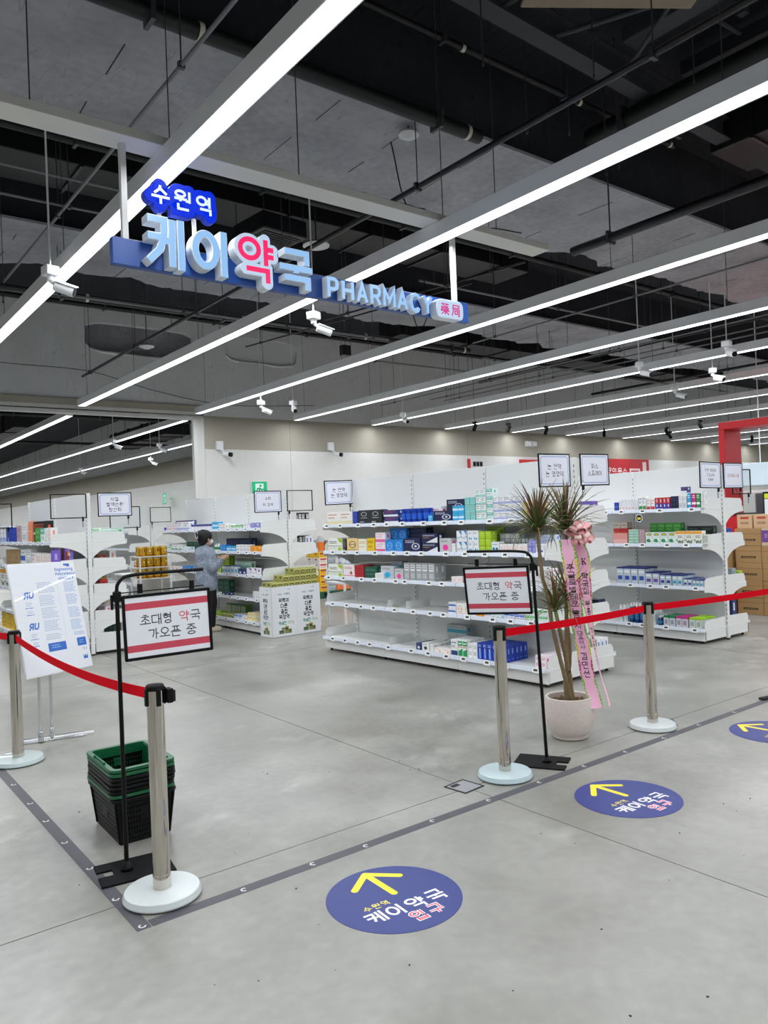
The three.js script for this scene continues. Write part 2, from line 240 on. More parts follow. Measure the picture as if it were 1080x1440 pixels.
// ---- printed cartons: one atlas of 12 x 12 cells; a cell holds a front (3/4), a side and a top
const DESIGNS = {
  // name: [what it looks like, base, accent, style, second accent]
  creamwhite: ['white and cream carton', '#f0efe8', '#e8ddb4', 'foot', '#c8503c'], royal: ['royal blue carton', '#1f3fae', '#3b62d6', 'lines'], black: ['charcoal black carton', '#23272b', '#d8dcdc', 'heart'],
  navywhite: ['navy carton with white foot', '#2a3a78', '#eef0f4', 'foot', '#d03040'], cyan: ['bright cyan carton', '#29a9e0', '#ffffff', 'lines'], navylens: ['navy carton with a silver ring', '#1d2450', '#cdd6e6', 'ring'],
  navylens2: ['dark navy carton with a ring', '#1a1f40', '#b8c6e0', 'ring'], whitered: ['white carton with red print', '#f1efed', '#d0322f', 'drop'], cyan2: ['sky blue carton', '#2fb3ea', '#d8f2ff', 'band'],
  teal: ['pale teal carton', '#8fd0cb', '#5ab5b0', 'lines'], mintwhite: ['white carton with mint foot', '#eaf1ef', '#9bd6cd', 'foot', '#444'], tealwhite: ['white and teal carton', '#e6efec', '#63bdb3', 'half'],
  lilacwhite: ['white carton with lilac band', '#eff0f4', '#a9b4e0', 'foot', '#666'], yellowwhite: ['white carton with yellow panel', '#efe9d4', '#f0cf2c', 'half'], limewhite: ['white carton with lime corner', '#eef0e4', '#a8c832', 'leaf', '#333'],
  amberwhite: ['amber carton with dark emblem', '#f1cf86', '#3b4664', 'circle'], whiteamber: ['white carton with amber stripe', '#f2eee0', '#e0a53a', 'lines'], yellow: ['bright yellow carton', '#f2c81e', '#7a5a10', 'lines'],
  pinkwhite: ['white carton with pink foot', '#f3eef0', '#ec5fa0', 'foot', '#ec5fa0'], blueband: ['azure carton with pale emblem', '#1f86dc', '#8fd0f6', 'circle'], navydark: ['dark navy carton', '#161b3c', '#3c4a86', 'lines'],
  navysplit: ['navy carton with white slant', '#1b2146', '#eef1f4', 'slant', '#e0a030'], greypink: ['grey carton with pink oval', '#c9cbcd', '#ff3aa2', 'oval'], greyblue: ['grey carton with blue oval', '#c7cbd0', '#18b4ea', 'oval'],
  plainwhite: ['plain white carton', '#eeefee', '#c9cccd', 'lines'], bluecorner: ['white carton with blue corner', '#f0f3f6', '#2a86d0', 'slant2'], bluecorner2: ['white carton with blue figure', '#f0f3f6', '#2d94d6', 'foot2'],
  lime: ['lime green carton', '#a9cf28', '#d6ec7c', 'lines'], limedark: ['olive lime carton', '#7fa81c', '#b4d05a', 'lines'], eyes: ['white carton with blue eyes', '#eef2f3', '#1f8cc0', 'eyes'],
  peachwhite: ['white carton with peach mark', '#f3f0ee', '#f0a28e', 'circle'], grey: ['grey carton with white label', '#a7aaab', '#e9ebec', 'label'], grey2: ['slate grey carton', '#8f979b', '#cfd8da', 'label'], greyteal: ['grey carton with teal strip', '#a8adb0', '#2a8fa8', 'band'],
  lilac: ['lilac carton', '#8d8fd2', '#dcdcf4', 'lines'], bluescene: ['white carton with blue scene', '#e8ecf3', '#3c58b0', 'foot2'], paleblue: ['pale blue carton', '#d5dff0', '#7b93d4', 'lines'],
  crimson: ['crimson carton', '#b5232c', '#7d1420', 'lines'], forest: ['forest green carton', '#15513f', '#5f9e84', 'lines'], whitered2: ['white carton with red foot', '#f2efee', '#d23b46', 'foot', '#d23b46'],
  greywhite: ['white carton with grey print', '#ebeced', '#70757a', 'label'], pinkwhite2: ['white carton with rose band', '#f1ebec', '#df7f98', 'band'], bluewhite: ['white carton with blue band', '#eff1f4', '#2f62c8', 'band'],
  whiteleaf: ['white carton with orange swirl', '#f2f3f0', '#eb9a3c', 'circle'], orange: ['orange carton', '#f29a16', '#ffd28a', 'lines'], purplecorner: ['white carton with purple corner', '#f1eff4', '#8a4aa8', 'slant2'],
  tealdrop: ['white carton with teal drop', '#eaf2f3', '#2aa6ac', 'drop'], bluewave: ['blue and white carton', '#e9eef6', '#2f6ecc', 'half'], bluedots: ['white carton with blue top and dots', '#eef0f4', '#3568cf', 'dots', '#e89a3a'],
  greendots: ['white carton with green top and dots', '#eef3ea', '#4ab83c', 'dots', '#3050a0'], greenwhite: ['white carton with green print', '#edf3ee', '#56b878', 'half'], mintstripe: ['mint striped carton', '#e4efe8', '#7cc49c', 'stripes'],
  navybaby: ['navy carton with pale portrait', '#22346e', '#dfe6ef', 'oval'], blackwhite: ['black and white carton', '#e8e8e4', '#2a2c2e', 'oval'], orangedrop: ['white carton with orange drop', '#f1f0ea', '#ec7d28', 'drop'],
  whiteband: ['white carton with navy foot', '#f0f0ef', '#253a76', 'foot', '#555'], greensteps: ['green and white carton', '#eef4f0', '#1f9a58', 'steps', '#e85a2c'], whiteplain2: ['tall white carton with grey print', '#f2f2f2', '#8b9096', 'label'],
  bluebottle: ['deep blue carton with bottle print', '#1c3fae', '#86a8ec', 'bottle'], pinkprint: ['white carton with magenta print', '#f3e8ee', '#d8246c', 'label'], pinkprint2: ['pale pink carton', '#f0dbe2', '#c64f80', 'label'],
  whitestem: ['white carton with blue stem and dot', '#f1f2f4', '#3a66b8', 'stem', '#c8382e'], whitegreen: ['white carton with green foot', '#eff2ee', '#3d8f52', 'foot', '#224488'], redblue: ['red and blue carton', '#c52836', '#2440a8', 'halfdots'],
  silver: ['silver white carton', '#dfe2e5', '#9aa3ab', 'label'], cyanband: ['cyan carton with white belt', '#2f9fd8', '#ffffff', 'belt'], magentaband: ['magenta carton with white belt', '#bf2e7c', '#ffffff', 'belt'], greenband: ['green carton with white belt', '#2f9150', '#ffffff', 'belt'],
  redcream: ['red carton with cream top', '#cf3a2e', '#d9d0c2', 'top'], mint: ['flat mint green carton', '#b9dccb', '#2f8f64', 'dotsrow'], rosegrey: ['rose grey carton', '#c3a7aa', '#8d6d73', 'lines'],
  greencap: ['pale green carton with dark cap print', '#dcebe0', '#2d8f68', 'capprint', '#e6d24a'], green: ['green carton', '#3f9d36', '#9ad88a', 'lines'], orangeherb: ['white carton with orange top and herbs', '#ecece4', '#f0a828', 'herb', '#33523a'],
  blackflat: ['flat black carton', '#101514', '#3c7a6a', 'lines'], herbstrip: ['dark green striped carton', '#e6ebe4', '#2a4a3a', 'stripes'], navystrip: ['white carton with navy strip', '#e9ebf3', '#2f3a8c', 'top'],
  olive: ['olive carton with black emblem', '#a4a456', '#23261a', 'emblem'], greenstripe: ['green striped carton', '#5c8a3c', '#e6ecd8', 'stripes'], peach: ['peach orange carton', '#f39a70', '#6a3324', 'label2'], blackorange: ['black carton with orange print', '#151414', '#e0562c', 'label3'],
  kraft: ['kraft brown carton', '#a98c62', '#5f4a2c', 'label2'], violet: ['violet carton', '#7a5cc4', '#b9a6ea', 'lines'], violet2: ['violet carton with white label', '#7f63c8', '#eef0f4', 'label'], redbrown: ['reddish brown carton', '#7d2c26', '#c4902e', 'lines'],
  tag: ['', '#f2f3f2', '#3c3a39', 'tag'], karton: ['', '#b58f5f', '#3a2c1c', 'carton'], kartonPurple: ['', '#d8c2a2', '#7d4f9c', 'purple'], kartonTop: ['', '#d9b58e', '#c2402c', 'logo'], yellowpack: ['yellow pack', '#f0c31c', '#c03028', 'label'], palewhite: ['white pack with dark print', '#eeeae4', '#d34a2c', 'label'],
  tin: ['golden tin', '#c79a1a', '#7d1f16', 'tin'], navypack: ['white pack with navy print', '#eceef4', '#3b3f86', 'scatter'], blackbox: ['black box with white print', '#121214', '#e8e8e8', 'label'], coral: ['coral orange pack', '#ee6a1e', '#f2c0a0', 'lines'], pale: ['pale pink pack', '#f2dcd4', '#d2695a', 'drop'], peachpack: ['peach pack', '#e9a77a', '#d2542c', 'lines'],
};
const CELL = 160, GRID = 12, ATLAS = CELL * GRID;
const [atlasCanvas, ag] = canvasOf(ATLAS, ATLAS);
const cellOf = {};
Object.entries(DESIGNS).forEach(([name, [, base, acc, style, acc2]], i) => {
  const X = (i % GRID) * CELL, Y = Math.floor(i / GRID) * CELL, W = 118, H = CELL, a2 = acc2 ?? acc;
  cellOf[name] = [X, Y];
  ag.save(); ag.beginPath(); ag.rect(X, Y, CELL, CELL); ag.clip();
  ag.fillStyle = base; ag.fillRect(X, Y, CELL, CELL);
  const print = (x, y, w, n, c, h = 4) => { ag.fillStyle = c; for (let k = 0; k < n; k++) { let q = x; while (q < x + w) { const s = rr(4, 12); ag.fillRect(X + q, Y + y + k * h * 2, Math.min(s, x + w - q), h); q += s + 3; } } };
  const rect = (x, y, w, h, c) => { ag.fillStyle = c; ag.fillRect(X + x, Y + y, w, h); };
  const oval = (x, y, a, b, c, lw) => { ag.beginPath(); ag.ellipse(X + x, Y + y, a, b, 0, 0, 2 * PI); if (lw) { ag.strokeStyle = c; ag.lineWidth = lw; ag.stroke(); } else { ag.fillStyle = c; ag.fill(); } };
  const poly = (p, c) => { ag.fillStyle = c; ag.beginPath(); p.forEach(([x, y], k) => k ? ag.lineTo(X + x, Y + y) : ag.moveTo(X + x, Y + y)); ag.fill(); };
  switch (style) {
    case 'lines': print(14, 30, 86, 2, acc, 9); print(14, 90, 70, 3, acc, 4); break;
    case 'foot': rect(0, 112, W, 48, acc); print(14, 26, 80, 1, a2, 12); print(14, 60, 60, 3, a2, 4); break;
    case 'foot2': rect(0, 118, W, 42, '#ffffff'); print(14, 26, 70, 2, '#6c7480', 6); oval(40, 118, 16, 22, acc); oval(82, 120, 14, 20, acc); break;
    case 'heart': oval(58, 46, 26, 22, acc, 5); print(26, 86, 64, 1, acc, 7); print(20, 130, 40, 1, acc, 10); break;
    case 'ring': oval(84, 92, 24, 34, acc, 9); oval(84, 92, 8, 12, '#fff'); print(14, 24, 60, 2, '#dfe4f0', 9); break;
    case 'drop': poly([[84, 70], [100, 112], [84, 126], [68, 112]], acc); print(14, 28, 80, 2, acc, 8); rect(0, 134, W, 8, acc); break;
    case 'band': rect(0, 56, W, 46, acc); print(14, 24, 80, 1, a2 === acc ? '#777' : a2, 10); break;
    case 'half': rect(0, 0, W, 66, acc); print(14, 20, 80, 1, '#fff', 14); print(14, 92, 80, 3, acc, 6); break;
    case 'leaf': poly([[118, 0], [118, 60], [90, 40], [78, 0]], acc); oval(96, 132, 16, 24, acc); print(12, 36, 60, 2, a2, 9); rect(10, 100, 62, 40, '#dfe2da'); rect(0, 92, W, 5, a2); break;
    case 'circle': oval(60, 76, 32, 40, acc, 8); print(28, 70, 60, 1, acc, 10); print(14, 134, 88, 1, acc, 8); break;
    case 'slant': poly([[118, 60], [118, 160], [30, 160]], acc); print(12, 26, 84, 2, '#d8dce8', 7); print(14, 70, 46, 1, a2, 10); break;
    case 'slant2': poly([[118, 0], [118, 76], [48, 0]], acc); poly([[118, 84], [118, 120], [84, 84]], acc); print(12, 96, 70, 3, '#8a929c', 5); break;
    case 'oval': oval(60, 104, 27, 34, acc); print(14, 22, 70, 2, '#6a6e72', 6); break;
    case 'eyes': oval(34, 100, 22, 22, acc); oval(86, 100, 22, 22, acc); oval(34, 100, 9, 10, '#0d2a44'); oval(86, 100, 9, 10, '#0d2a44'); print(14, 30, 86, 1, acc, 12); break;
    case 'label': rect(14, 18, 90, 52, acc === '#70757a' || acc === '#8b9096' || acc === '#9aa3ab' || acc === '#d8246c' || acc === '#c64f80' ? '#f6f6f6' : acc); print(20, 26, 76, 2, style && (acc.startsWith('#e') || acc.startsWith('#c')) ? '#50565c' : acc, 9); print(16, 96, 80, 3, acc, 7); break;
    case 'label2': rect(52, 70, 10, 24, acc); print(20, 120, 60, 1, acc, 7); break;
    case 'label3': print(22, 22, 76, 2, acc, 9); rect(18, 82, 80, 18, '#e9e6e0'); break;
    case 'dots': rect(0, 0, W, 70, acc); print(14, 22, 80, 1, '#fff', 14); oval(26, 112, 13, 16, acc); oval(60, 112, 13, 16, a2); oval(94, 112, 13, 16, acc); break;
    case 'stripes': for (let k = 8; k < W; k += 22) rect(k, 20, 11, 120, acc); break;
    case 'steps': rect(0, 14, W, 46, acc); poly([[0, 160], [0, 112], [118, 84], [118, 160]], acc); rect(0, 68, W, 8, a2); print(14, 30, 80, 1, '#fff', 14); break;
    case 'bottle': rect(38, 76, 46, 74, acc); rect(50, 52, 22, 26, '#e4ecfa'); print(14, 16, 80, 2, '#cfdcf6', 7); break;
    case 'stem': ag.strokeStyle = acc; ag.lineWidth = 7; ag.beginPath(); ag.moveTo(X + 30, Y + 20); ag.bezierCurveTo(X + 90, Y + 40, X + 40, Y + 70, X + 84, Y + 96); ag.stroke(); oval(58, 124, 17, 13, a2); break;
    case 'halfdots': rect(0, 80, W, 80, acc); oval(58, 42, 24, 24, '#f2e4e6'); oval(58, 42, 12, 12, base); oval(58, 108, 20, 18, '#e8e6f2'); break;
    case 'belt': rect(0, 94, W, 24, acc); print(20, 20, 76, 2, '#ffffff', 10); break;
    case 'top': rect(0, 0, CELL, 62, acc); print(14, 24, 80, 1, '#5a4f48', 7); break;
    case 'dotsrow': for (let k = 14; k < W; k += 26) oval(k, 90, 9, 34, acc); rect(0, 18, W, 18, '#e4efe8'); break;
    case 'capprint': oval(60, 28, 42, 17, '#1c2a1c'); oval(60, 28, 34, 10, a2); oval(52, 112, 40, 24, acc); oval(90, 96, 18, 20, '#f4f8f5'); break;
    case 'herb': rect(0, 0, W, 36, acc); print(30, 56, 64, 2, '#3c3c3c', 9); for (let k = 0; k < 14; k++) oval(rr(6, 112), rr(110, 154), rr(6, 14), rr(5, 10), k % 2 ? a2 : '#557a50'); break;
    case 'emblem': oval(60, 86, 40, 34, acc); oval(60, 92, 24, 18, '#c9c66a'); rect(0, 18, W, 18, '#e9e79a'); rect(0, 132, W, 10, acc); break;
    case 'tag': rect(26, 44, 66, 62, acc); rect(120, 0, 40, 160, base); break;
    case 'carton': rect(0, 46, CELL, 5, '#8d6c42'); rect(26, 96, 66, 18, acc); print(34, 102, 50, 1, '#b58f5f', 6); break;
    case 'purple': rect(0, 16, W, 112, acc); poly([[52, 16], [66, 16], [62, 128], [56, 128]], base); print(14, 50, 30, 3, '#c4a8d6', 7); print(74, 40, 36, 4, '#c4a8d6', 7); break;
    case 'logo': rect(26, 26, 66, 26, acc); print(28, 86, 62, 2, '#3a2a20', 8); break;
    case 'tin': rect(0, 0, CELL, 10, '#e8d9a0'); rect(0, 128, CELL, 14, acc); for (let k = 10; k < CELL; k += 52) { oval(X * 0 + k + 12, 70, 15, 34, '#a66f12'); oval(k + 12, 66, 8, 22, '#e9d27a'); rect(k + 30, 26, 5, 90, acc); } break;
    case 'scatter': for (let k = 0; k < 14; k++) oval(rr(6, 112), rr(10, 150), rr(5, 12), rr(4, 9), acc); break;
  }
  ag.restore();
  // the narrow side and the top: base colour with a little print, sides a tone of their own as printed
  ag.fillStyle = base; if (style !== 'top' && style !== 'tag' && style !== 'carton') { ag.fillRect(X + 120, Y, 40, CELL); ag.fillStyle = acc; if (style !== 'stripes') { ag.fillRect(X + 132, Y + 30, 12, 50); ag.fillRect(X + 130, Y + 128, 20, 5); } }
});
const atlas = texOf(atlasCanvas);
M.print = S(0xffffff, 0.42, { map: atlas });
M.printGloss = S(0xffffff, 0.22, { map: atlas });
// a carton: chamfered edges, front and back from the cell's front, sides and top from its narrow strip; front faces +z, origin at the base centre
function cartonGeo(w, h, d, cell, r = 0.0018) {
  const P = [], N = [], U = [], x = w / 2, z = d / 2, [cx, cy] = cellOf[cell], e = 1.5;
  const uv = (px, py) => [(cx + px) / ATLAS, 1 - (cy + py) / ATLAS];
  const quad = (a, b, c, q, rects) => { const n = b.clone().sub(a).cross(q.clone().sub(a)).normalize(); const t = [[a, 0], [b, 1], [c, 2], [a, 0], [c, 2], [q, 3]]; for (const [p, k] of t) { P.push(p.x, p.y, p.z); N.push(n.x, n.y, n.z); U.push(...rects[k]); } };
  const R = (x0, y0, x1, y1) => [uv(x0, y1), uv(x1, y1), uv(x1, y0), uv(x0, y0)];
  const F = R(e, e, 118 - e, CELL - e), Sd = R(121, e, CELL - e, CELL - e), T = R(121, 100, CELL - e, 124), C = R(122, 104, 126, 108);
  const v = (sx, sy, sz, ax) => V(sx * (x - (ax === 0 ? 0 : r)), sy > 0 ? h - (ax === 1 ? 0 : r) : (ax === 1 ? 0 : r), sz * (z - (ax === 2 ? 0 : r)));
  quad(v(-1, -1, 1, 2), v(1, -1, 1, 2), v(1, 1, 1, 2), v(-1, 1, 1, 2), F);
  quad(v(1, -1, -1, 2), v(-1, -1, -1, 2), v(-1, 1, -1, 2), v(1, 1, -1, 2), F);
  quad(v(1, -1, 1, 0), v(1, -1, -1, 0), v(1, 1, -1, 0), v(1, 1, 1, 0), Sd);
  quad(v(-1, -1, -1, 0), v(-1, -1, 1, 0), v(-1, 1, 1, 0), v(-1, 1, -1, 0), Sd);
  quad(v(-1, 1, 1, 1), v(1, 1, 1, 1), v(1, 1, -1, 1), v(-1, 1, -1, 1), T);
  quad(v(-1, -1, -1, 1), v(1, -1, -1, 1), v(1, -1, 1, 1), v(-1, -1, 1, 1), T);
  for (const sx of [-1, 1]) for (const sz of [-1, 1]) { const a = v(sx, -1, sz, 2), b = v(sx, -1, sz, 0), c = v(sx, 1, sz, 0), q = v(sx, 1, sz, 2); sx * sz > 0 ? quad(a, b, c, q, C) : quad(b, a, q, c, C); }
  for (const sy of [-1, 1]) for (const sz of [-1, 1]) { const a = v(-1, sy, sz, 2), b = v(1, sy, sz, 2), c = v(1, sy, sz, 1), q = v(-1, sy, sz, 1); sy * sz > 0 ? quad(a, b, c, q, C) : quad(b, a, q, c, C); }
  for (const sy of [-1, 1]) for (const sx of [-1, 1]) { const a = v(sx, sy, 1, 0), b = v(sx, sy, -1, 0), c = v(sx, sy, -1, 1), q = v(sx, sy, 1, 1); sy * sx > 0 ? quad(a, b, c, q, C) : quad(b, a, q, c, C); }
  const g = new THREE.BufferGeometry();
  g.setAttribute('position', new THREE.Float32BufferAttribute(P, 3)); g.setAttribute('normal', new THREE.Float32BufferAttribute(N, 3)); g.setAttribute('uv', new THREE.Float32BufferAttribute(U, 2));
  return g;
}
function cellUV(g, cell, x0 = 0, y0 = 0, x1 = 118, y1 = CELL) {   // squeezes a geometry's own 0..1 uv into a cell
  const [cx, cy] = cellOf[cell], uv = g.attributes.uv; for (let i = 0; i < uv.count; i++) uv.setXY(i, (cx + x0 + 1 + uv.getX(i) * (x1 - x0 - 2)) / ATLAS, 1 - (cy + y1 - 1 - uv.getY(i) * (y1 - y0 - 2)) / ATLAS); return g;
}

// ------------------------------------------------------------------ the hall: floor slabs, walls, ceiling
const X0 = -6.9, X1 = 31, Z0 = 6.67, Z1 = -58.33, ZW = -14.4, TOP = 5.9, PARTY = 10.5;
{ // polished concrete, cast in 5 m bays with saw-cut joints
  const floor = structGroup('floor');
  obj('screed', box(X1 - X0 + 0.4, 0.2, Z0 - Z1 + 0.4, (X0 + X1) / 2, -0.106, (Z0 + Z1) / 2), M.joint, floor);
  for (let i = 0; i < 8; i++) for (let k = 0; k < 13; k++) {
    const a = X0 + i * 5, b = Math.min(a + 5, X1 + 0.1), c = Z0 - k * 5, d = c - 5;
    obj('concrete_slab', uvMetres(box(b - a - 0.007, 0.006, c - d - 0.007, (a + b) / 2, -0.003, (c + d) / 2)), M.floor, floor);
  }
}
{ // the far wall of the shop: grey bare upper wall with two broken-out openings, a beige band, white panels below
  const w = structGroup('wall_far'), seams = [6.62, 8.6, 13.88, 20.37, 26.4, X1];
  obj('wall_core', box(X1 - 6.62, TOP, 0.12, (X1 + 6.62) / 2, TOP / 2, ZW - 0.1), M.wallGrey, w);
  for (let i = 0; i < 5; i++) {
    const a = seams[i] + 0.003, b = seams[i + 1] - 0.003;
    obj('wall_panel', uvMetres(box(b - a, 3.12, 0.04, (a + b) / 2, 1.56, ZW - 0.02)), M.wallWhite, w);
    obj('wall_panel', uvMetres(box(b - a, 0.66, 0.04, (a + b) / 2, 3.453, ZW - 0.02)), M.wallBeige, w);
  }
  // the bare wall above, with ragged holes cut for ducts
  const s = new THREE.Shape(); s.moveTo(X0, 3.96); s.lineTo(6.62, 3.96); s.lineTo(6.62, 3.785); s.lineTo(X1, 3.785); s.lineTo(X1, TOP); s.lineTo(X0, TOP); s.closePath();
  const hole = (cx, cy, a, b) => { const p = new THREE.Path(), n = 44; for (let i = 0; i <= n; i++) { const t = -i / n * 2 * PI, c = Math.cos(t), q = Math.sin(t), k = 1 + 0.05 * noise.noise(c * 3 + cx, q * 3, 1), x = cx + a * Math.sign(c) * Math.pow(Math.abs(c), 0.45) * k, y = cy + b * Math.sign(q) * Math.pow(Math.abs(q), 0.5) * k; i ? p.lineTo(x, y) : p.moveTo(x, y); } return p; };
  const holes = [[5.42, 5.14, 1.08, 0.29], [8.0, 5.2, 0.85, 0.27]];
  for (const h of holes) s.holes.push(hole(...h));
  obj('bare_wall', uvMetres(place(extrude(s, 0.14), 0, 0, ZW - 0.14)), M.wallGrey, w);
  obj('wall_backing', box(6.62 - X0, 1.95, 0.08, (X0 + 6.62) / 2, 4.93, ZW - 0.52), M.sprayBlack, w);
  for (const [cx, cy, a, b] of holes) {                   // what shows inside: mottled lining and a pale torn rim along the bottom
    obj('lining', uvMetres(box(2 * a + 0.3, 2 * b + 0.3, 0.04, cx, cy, ZW - 0.4)), M.spray, w);
    const rim = []; for (let i = 0; i <= 10; i++) { const t = PI * (1.1 + 0.8 * i / 10), c = Math.cos(t), q = Math.sin(t); rim.push(V(cx + (a + 0.005) * Math.sign(c) * Math.pow(Math.abs(c), 0.45), cy + b * 0.98 * Math.sign(q) * Math.pow(Math.abs(q), 0.5) + rr(-0.012, 0.012), ZW - 0.02 + rr(-0.015, 0.015))); }
    obj('torn_rim', tube(rim, 0.034, 60, 6), M.camWhite, w);
  }
}
{ // the wide opening in the far wall: jamb, head frame, beige fascia beam
  const f = structGroup('trim_1');
  obj('jamb', rbox(0.1, 3.76, 0.1, 0.006, 6.42, 1.88, ZW - 0.0), M.wallWhite, f);
  obj('jamb_return', rbox(0.14, 3.78, 0.2, 0.004, 6.55, 1.89, ZW - 0.1), M.wallWhite, f);
  obj('head_frame', rbox(6.37 - X0, 0.07, 0.12, 0.005, (6.37 + X0) / 2, 3.725, ZW), M.wallWhite, f);
  obj('head_trim', rbox(6.46 - X0, 0.06, 0.05, 0.004, (6.46 + X0) / 2, 3.815, ZW + 0.02), M.wallWhite, f);
  obj('fascia', uvMetres(box(6.62 - X0, 0.12, 0.1, (6.62 + X0) / 2, 3.905, ZW)), M.wallBeige, f);
}
{ // the room beyond the opening
  const w = structGroup('wall_side');
  obj('wall_core', box(0.16, TOP, -14.6 - Z1, PARTY + 0.12, TOP / 2, (Z1 - 14.6) / 2), M.wallGrey, w);
  for (const [a, b] of [[-14.65, -22.4], [-22.4, -30.2], [-30.2, -38], [-38, -48], [-48, Z1]]) {
    obj('wall_panel', uvMetres(box(0.04, 3.09, a - b - 0.006, PARTY + 0.02, 1.545, (a + b) / 2)), M.wallWhite, w);
    obj('wall_panel', uvMetres(box(0.04, 0.74, a - b - 0.006, PARTY + 0.02, 3.463, (a + b) / 2)), M.wallBeige, w);
  }
}
struct('wall_end', uvMetres(box(PARTY - X0, TOP, 0.2, (PARTY + X0) / 2, TOP / 2, Z1 - 0.1)), M.wallBeige);
struct('wall_left', uvMetres(box(0.2, TOP, Z0 - Z1, X0 - 0.1, TOP / 2, (Z0 + Z1) / 2)), M.wallWhite);
struct('wall_right', uvMetres(box(0.2, TOP, Z0 - ZW, X1 + 0.1, TOP / 2, (Z0 + ZW) / 2)), M.wallWhite);
struct('wall_rear', uvMetres(box(X1 - X0, TOP, 0.2, (X0 + X1) / 2, TOP / 2, Z0 + 0.1)), M.wallWhite);
struct('ceiling', uvMetres(box(X1 - X0 + 0.4, 0.2, Z0 - Z1 + 0.4, (X0 + X1) / 2, TOP + 0.1, (Z0 + Z1) / 2)), M.sprayBlack);
// girders across the hall: a black beam with a bare grey fireproofed soffit that ends in a torn edge
function girder(z, depth, y, jag, n) {
  const g = structGroup('ceiling_girder' + (n ? '_00' + n : ''));
  obj('beam', uvMetres(box(X1 - X0, TOP - y - 0.03, depth - 0.5, (X0 + X1) / 2, (TOP + y + 0.03) / 2, z - depth / 2 + 0.1)), M.sprayBlack, g);
  const pts = [[X0, -z], [X1, -z]], steps = 420;
  for (let i = 0; i <= steps; i++) { const x = X1 + (X0 - X1) * i / steps; pts.push([x, -z + depth + jag * (noise.noise(x * 0.45, z, 2) * 1.1 + noise.noise(x * 1.7, z, 5) * 0.5 + Math.round(noise.noise(x * 3.1, z, 8) * 2) * 0.12 + noise.noise(x * 9, z, 1) * 0.12)]); }
  obj('soffit', uvMetres(place(extrude(shapeOf(pts), 0.03), 0, y, 0, -PI / 2)), M.spray, g);
  const slits = []; for (let x = X0 + 0.4; x < 16; x += rr(0.5, 1.1)) { let q = rr(0.1, 0.5); while (q < depth - 0.35) { const l = rr(0.12, 0.5); slits.push(box(rr(0.004, 0.012), 0.012, l, x + rr(-0.02, 0.02), y + 0.004, z - q - l / 2, 0, rr(-0.04, 0.04))); q += l + rr(0.15, 0.8); } }
  obj('open_seams', slits, M.slot, g);
  return g;
}
// what a rod at (x, z) is fixed to: the slab, or whatever hangs lower there
const OVERHEAD = [[X0, X1, -4.9 - 1.66, -4.9, 5.03], [X0, X1, -10.5, -9.0, 5.03], [X0, X1, -21.5, -20, 5.03]];
const topAt = (x, z) => { let t = TOP; for (const [a, b, c, d, y] of OVERHEAD) { const m = b - a > 30 ? 0.25 : 0; if (x > a && x < b && z > c - m && z < d + m * 0.2) t = Math.min(t, y); } return t; };
const DUCTS = [
  ['flat black duct across the recess behind the sign letters', 12, 0.42, 0.7, 3, 5.45, -8.2, 10], ['flat black duct across the recess near the far wall', 12, 0.38, 0.7, 15.4, 5.3, -11.8, 10],
  ['black duct running deep over the right side lamps', 0.7, 0.35, 4.2, 12.2, 5.5, -1.6, 4], ['black duct running deep by the top corner', 0.8, 0.4, 4.6, 8.3, 5.55, -2.0, 5],
  ['black duct in the further room above its strip lamps', 0.9, 0.5, 20, 5.4, 4.75, -33, 8], ['flat black duct across the further room behind the head frame', 9, 0.4, 0.6, 3.5, 4.9, -17, 7], ['short black duct beside the side wall of the further room', 0.8, 0.5, 5, 9.3, 4.6, -24.6, 4],
];
OVERHEAD.push([3.75, 4.85, -3.35, -2.25, 5.045]);
for (const [, w, h, d, x, y, z] of DUCTS) OVERHEAD.push([x - w / 2, x + w / 2, z - d / 2, z + d / 2, y - h / 2]);
girder(-4.9, 1.66, 5.0, 0.38, 0);
girder(-9.0, 1.5, 5.0, 0.4, 1);
girder(-20.0, 1.5, 5.0, 0.16, 2);

{ // steel framing in the recess above the second lamp: a cross beam, channels and braces
  const j = structGroup('ceiling_framing'), m = S(0x3a3b41, 0.7), dk = S(0x26272c, 0.8);
  obj('cross_beam', merge([box(9.5, 0.02, 0.16, 6.2, 5.42, -4.1, 0, 0.03), box(9.5, 0.2, 0.012, 6.2, 5.53, -4.1, 0, 0.03), box(9.5, 0.02, 0.16, 6.2, 5.64, -4.1, 0, 0.03)]), m, j);
  [[3.3, 1.2], [4.2, 2.0], [5.0, 1.4], [5.9, 2.4], [6.8, 2.2], [7.4, 1.5], [9.2, 2.4], [10.1, 1.8]].forEach(([x, l], i) => obj('channel', merge([box(0.2, 0.012, l, x, 5.62, -3.9 + l / 2), box(0.012, 0.12, l, x - 0.1, 5.68, -3.9 + l / 2), box(0.012, 0.12, l, x + 0.1, 5.68, -3.9 + l / 2)]), i % 2 ? m : dk, j));
  for (const [a, b] of [[[5.0, 5.45, -4.05], [6.3, 5.78, -2.6]], [[6.0, 5.45, -4.05], [5.2, 5.8, -2.4]], [[7.0, 5.45, -3.9], [7.7, 5.8, -2.6]], [[6.4, 5.78, -3.4], [7.6, 5.5, -3.1]], [[4.4, 5.45, -4.05], [4.9, 5.8, -2.9]]]) obj('brace', bar(V(...a), V(...b), 0.022, 6), m, j);
  for (const [x, z] of [[4.8, -3.4], [6.1, -3.0], [7.2, -3.3], [6.7, -2.2], [8.7, -3.6]]) obj('drop_post', box(0.07, 0.42, 0.07, x, TOP - 0.21, z), dk, j);
}
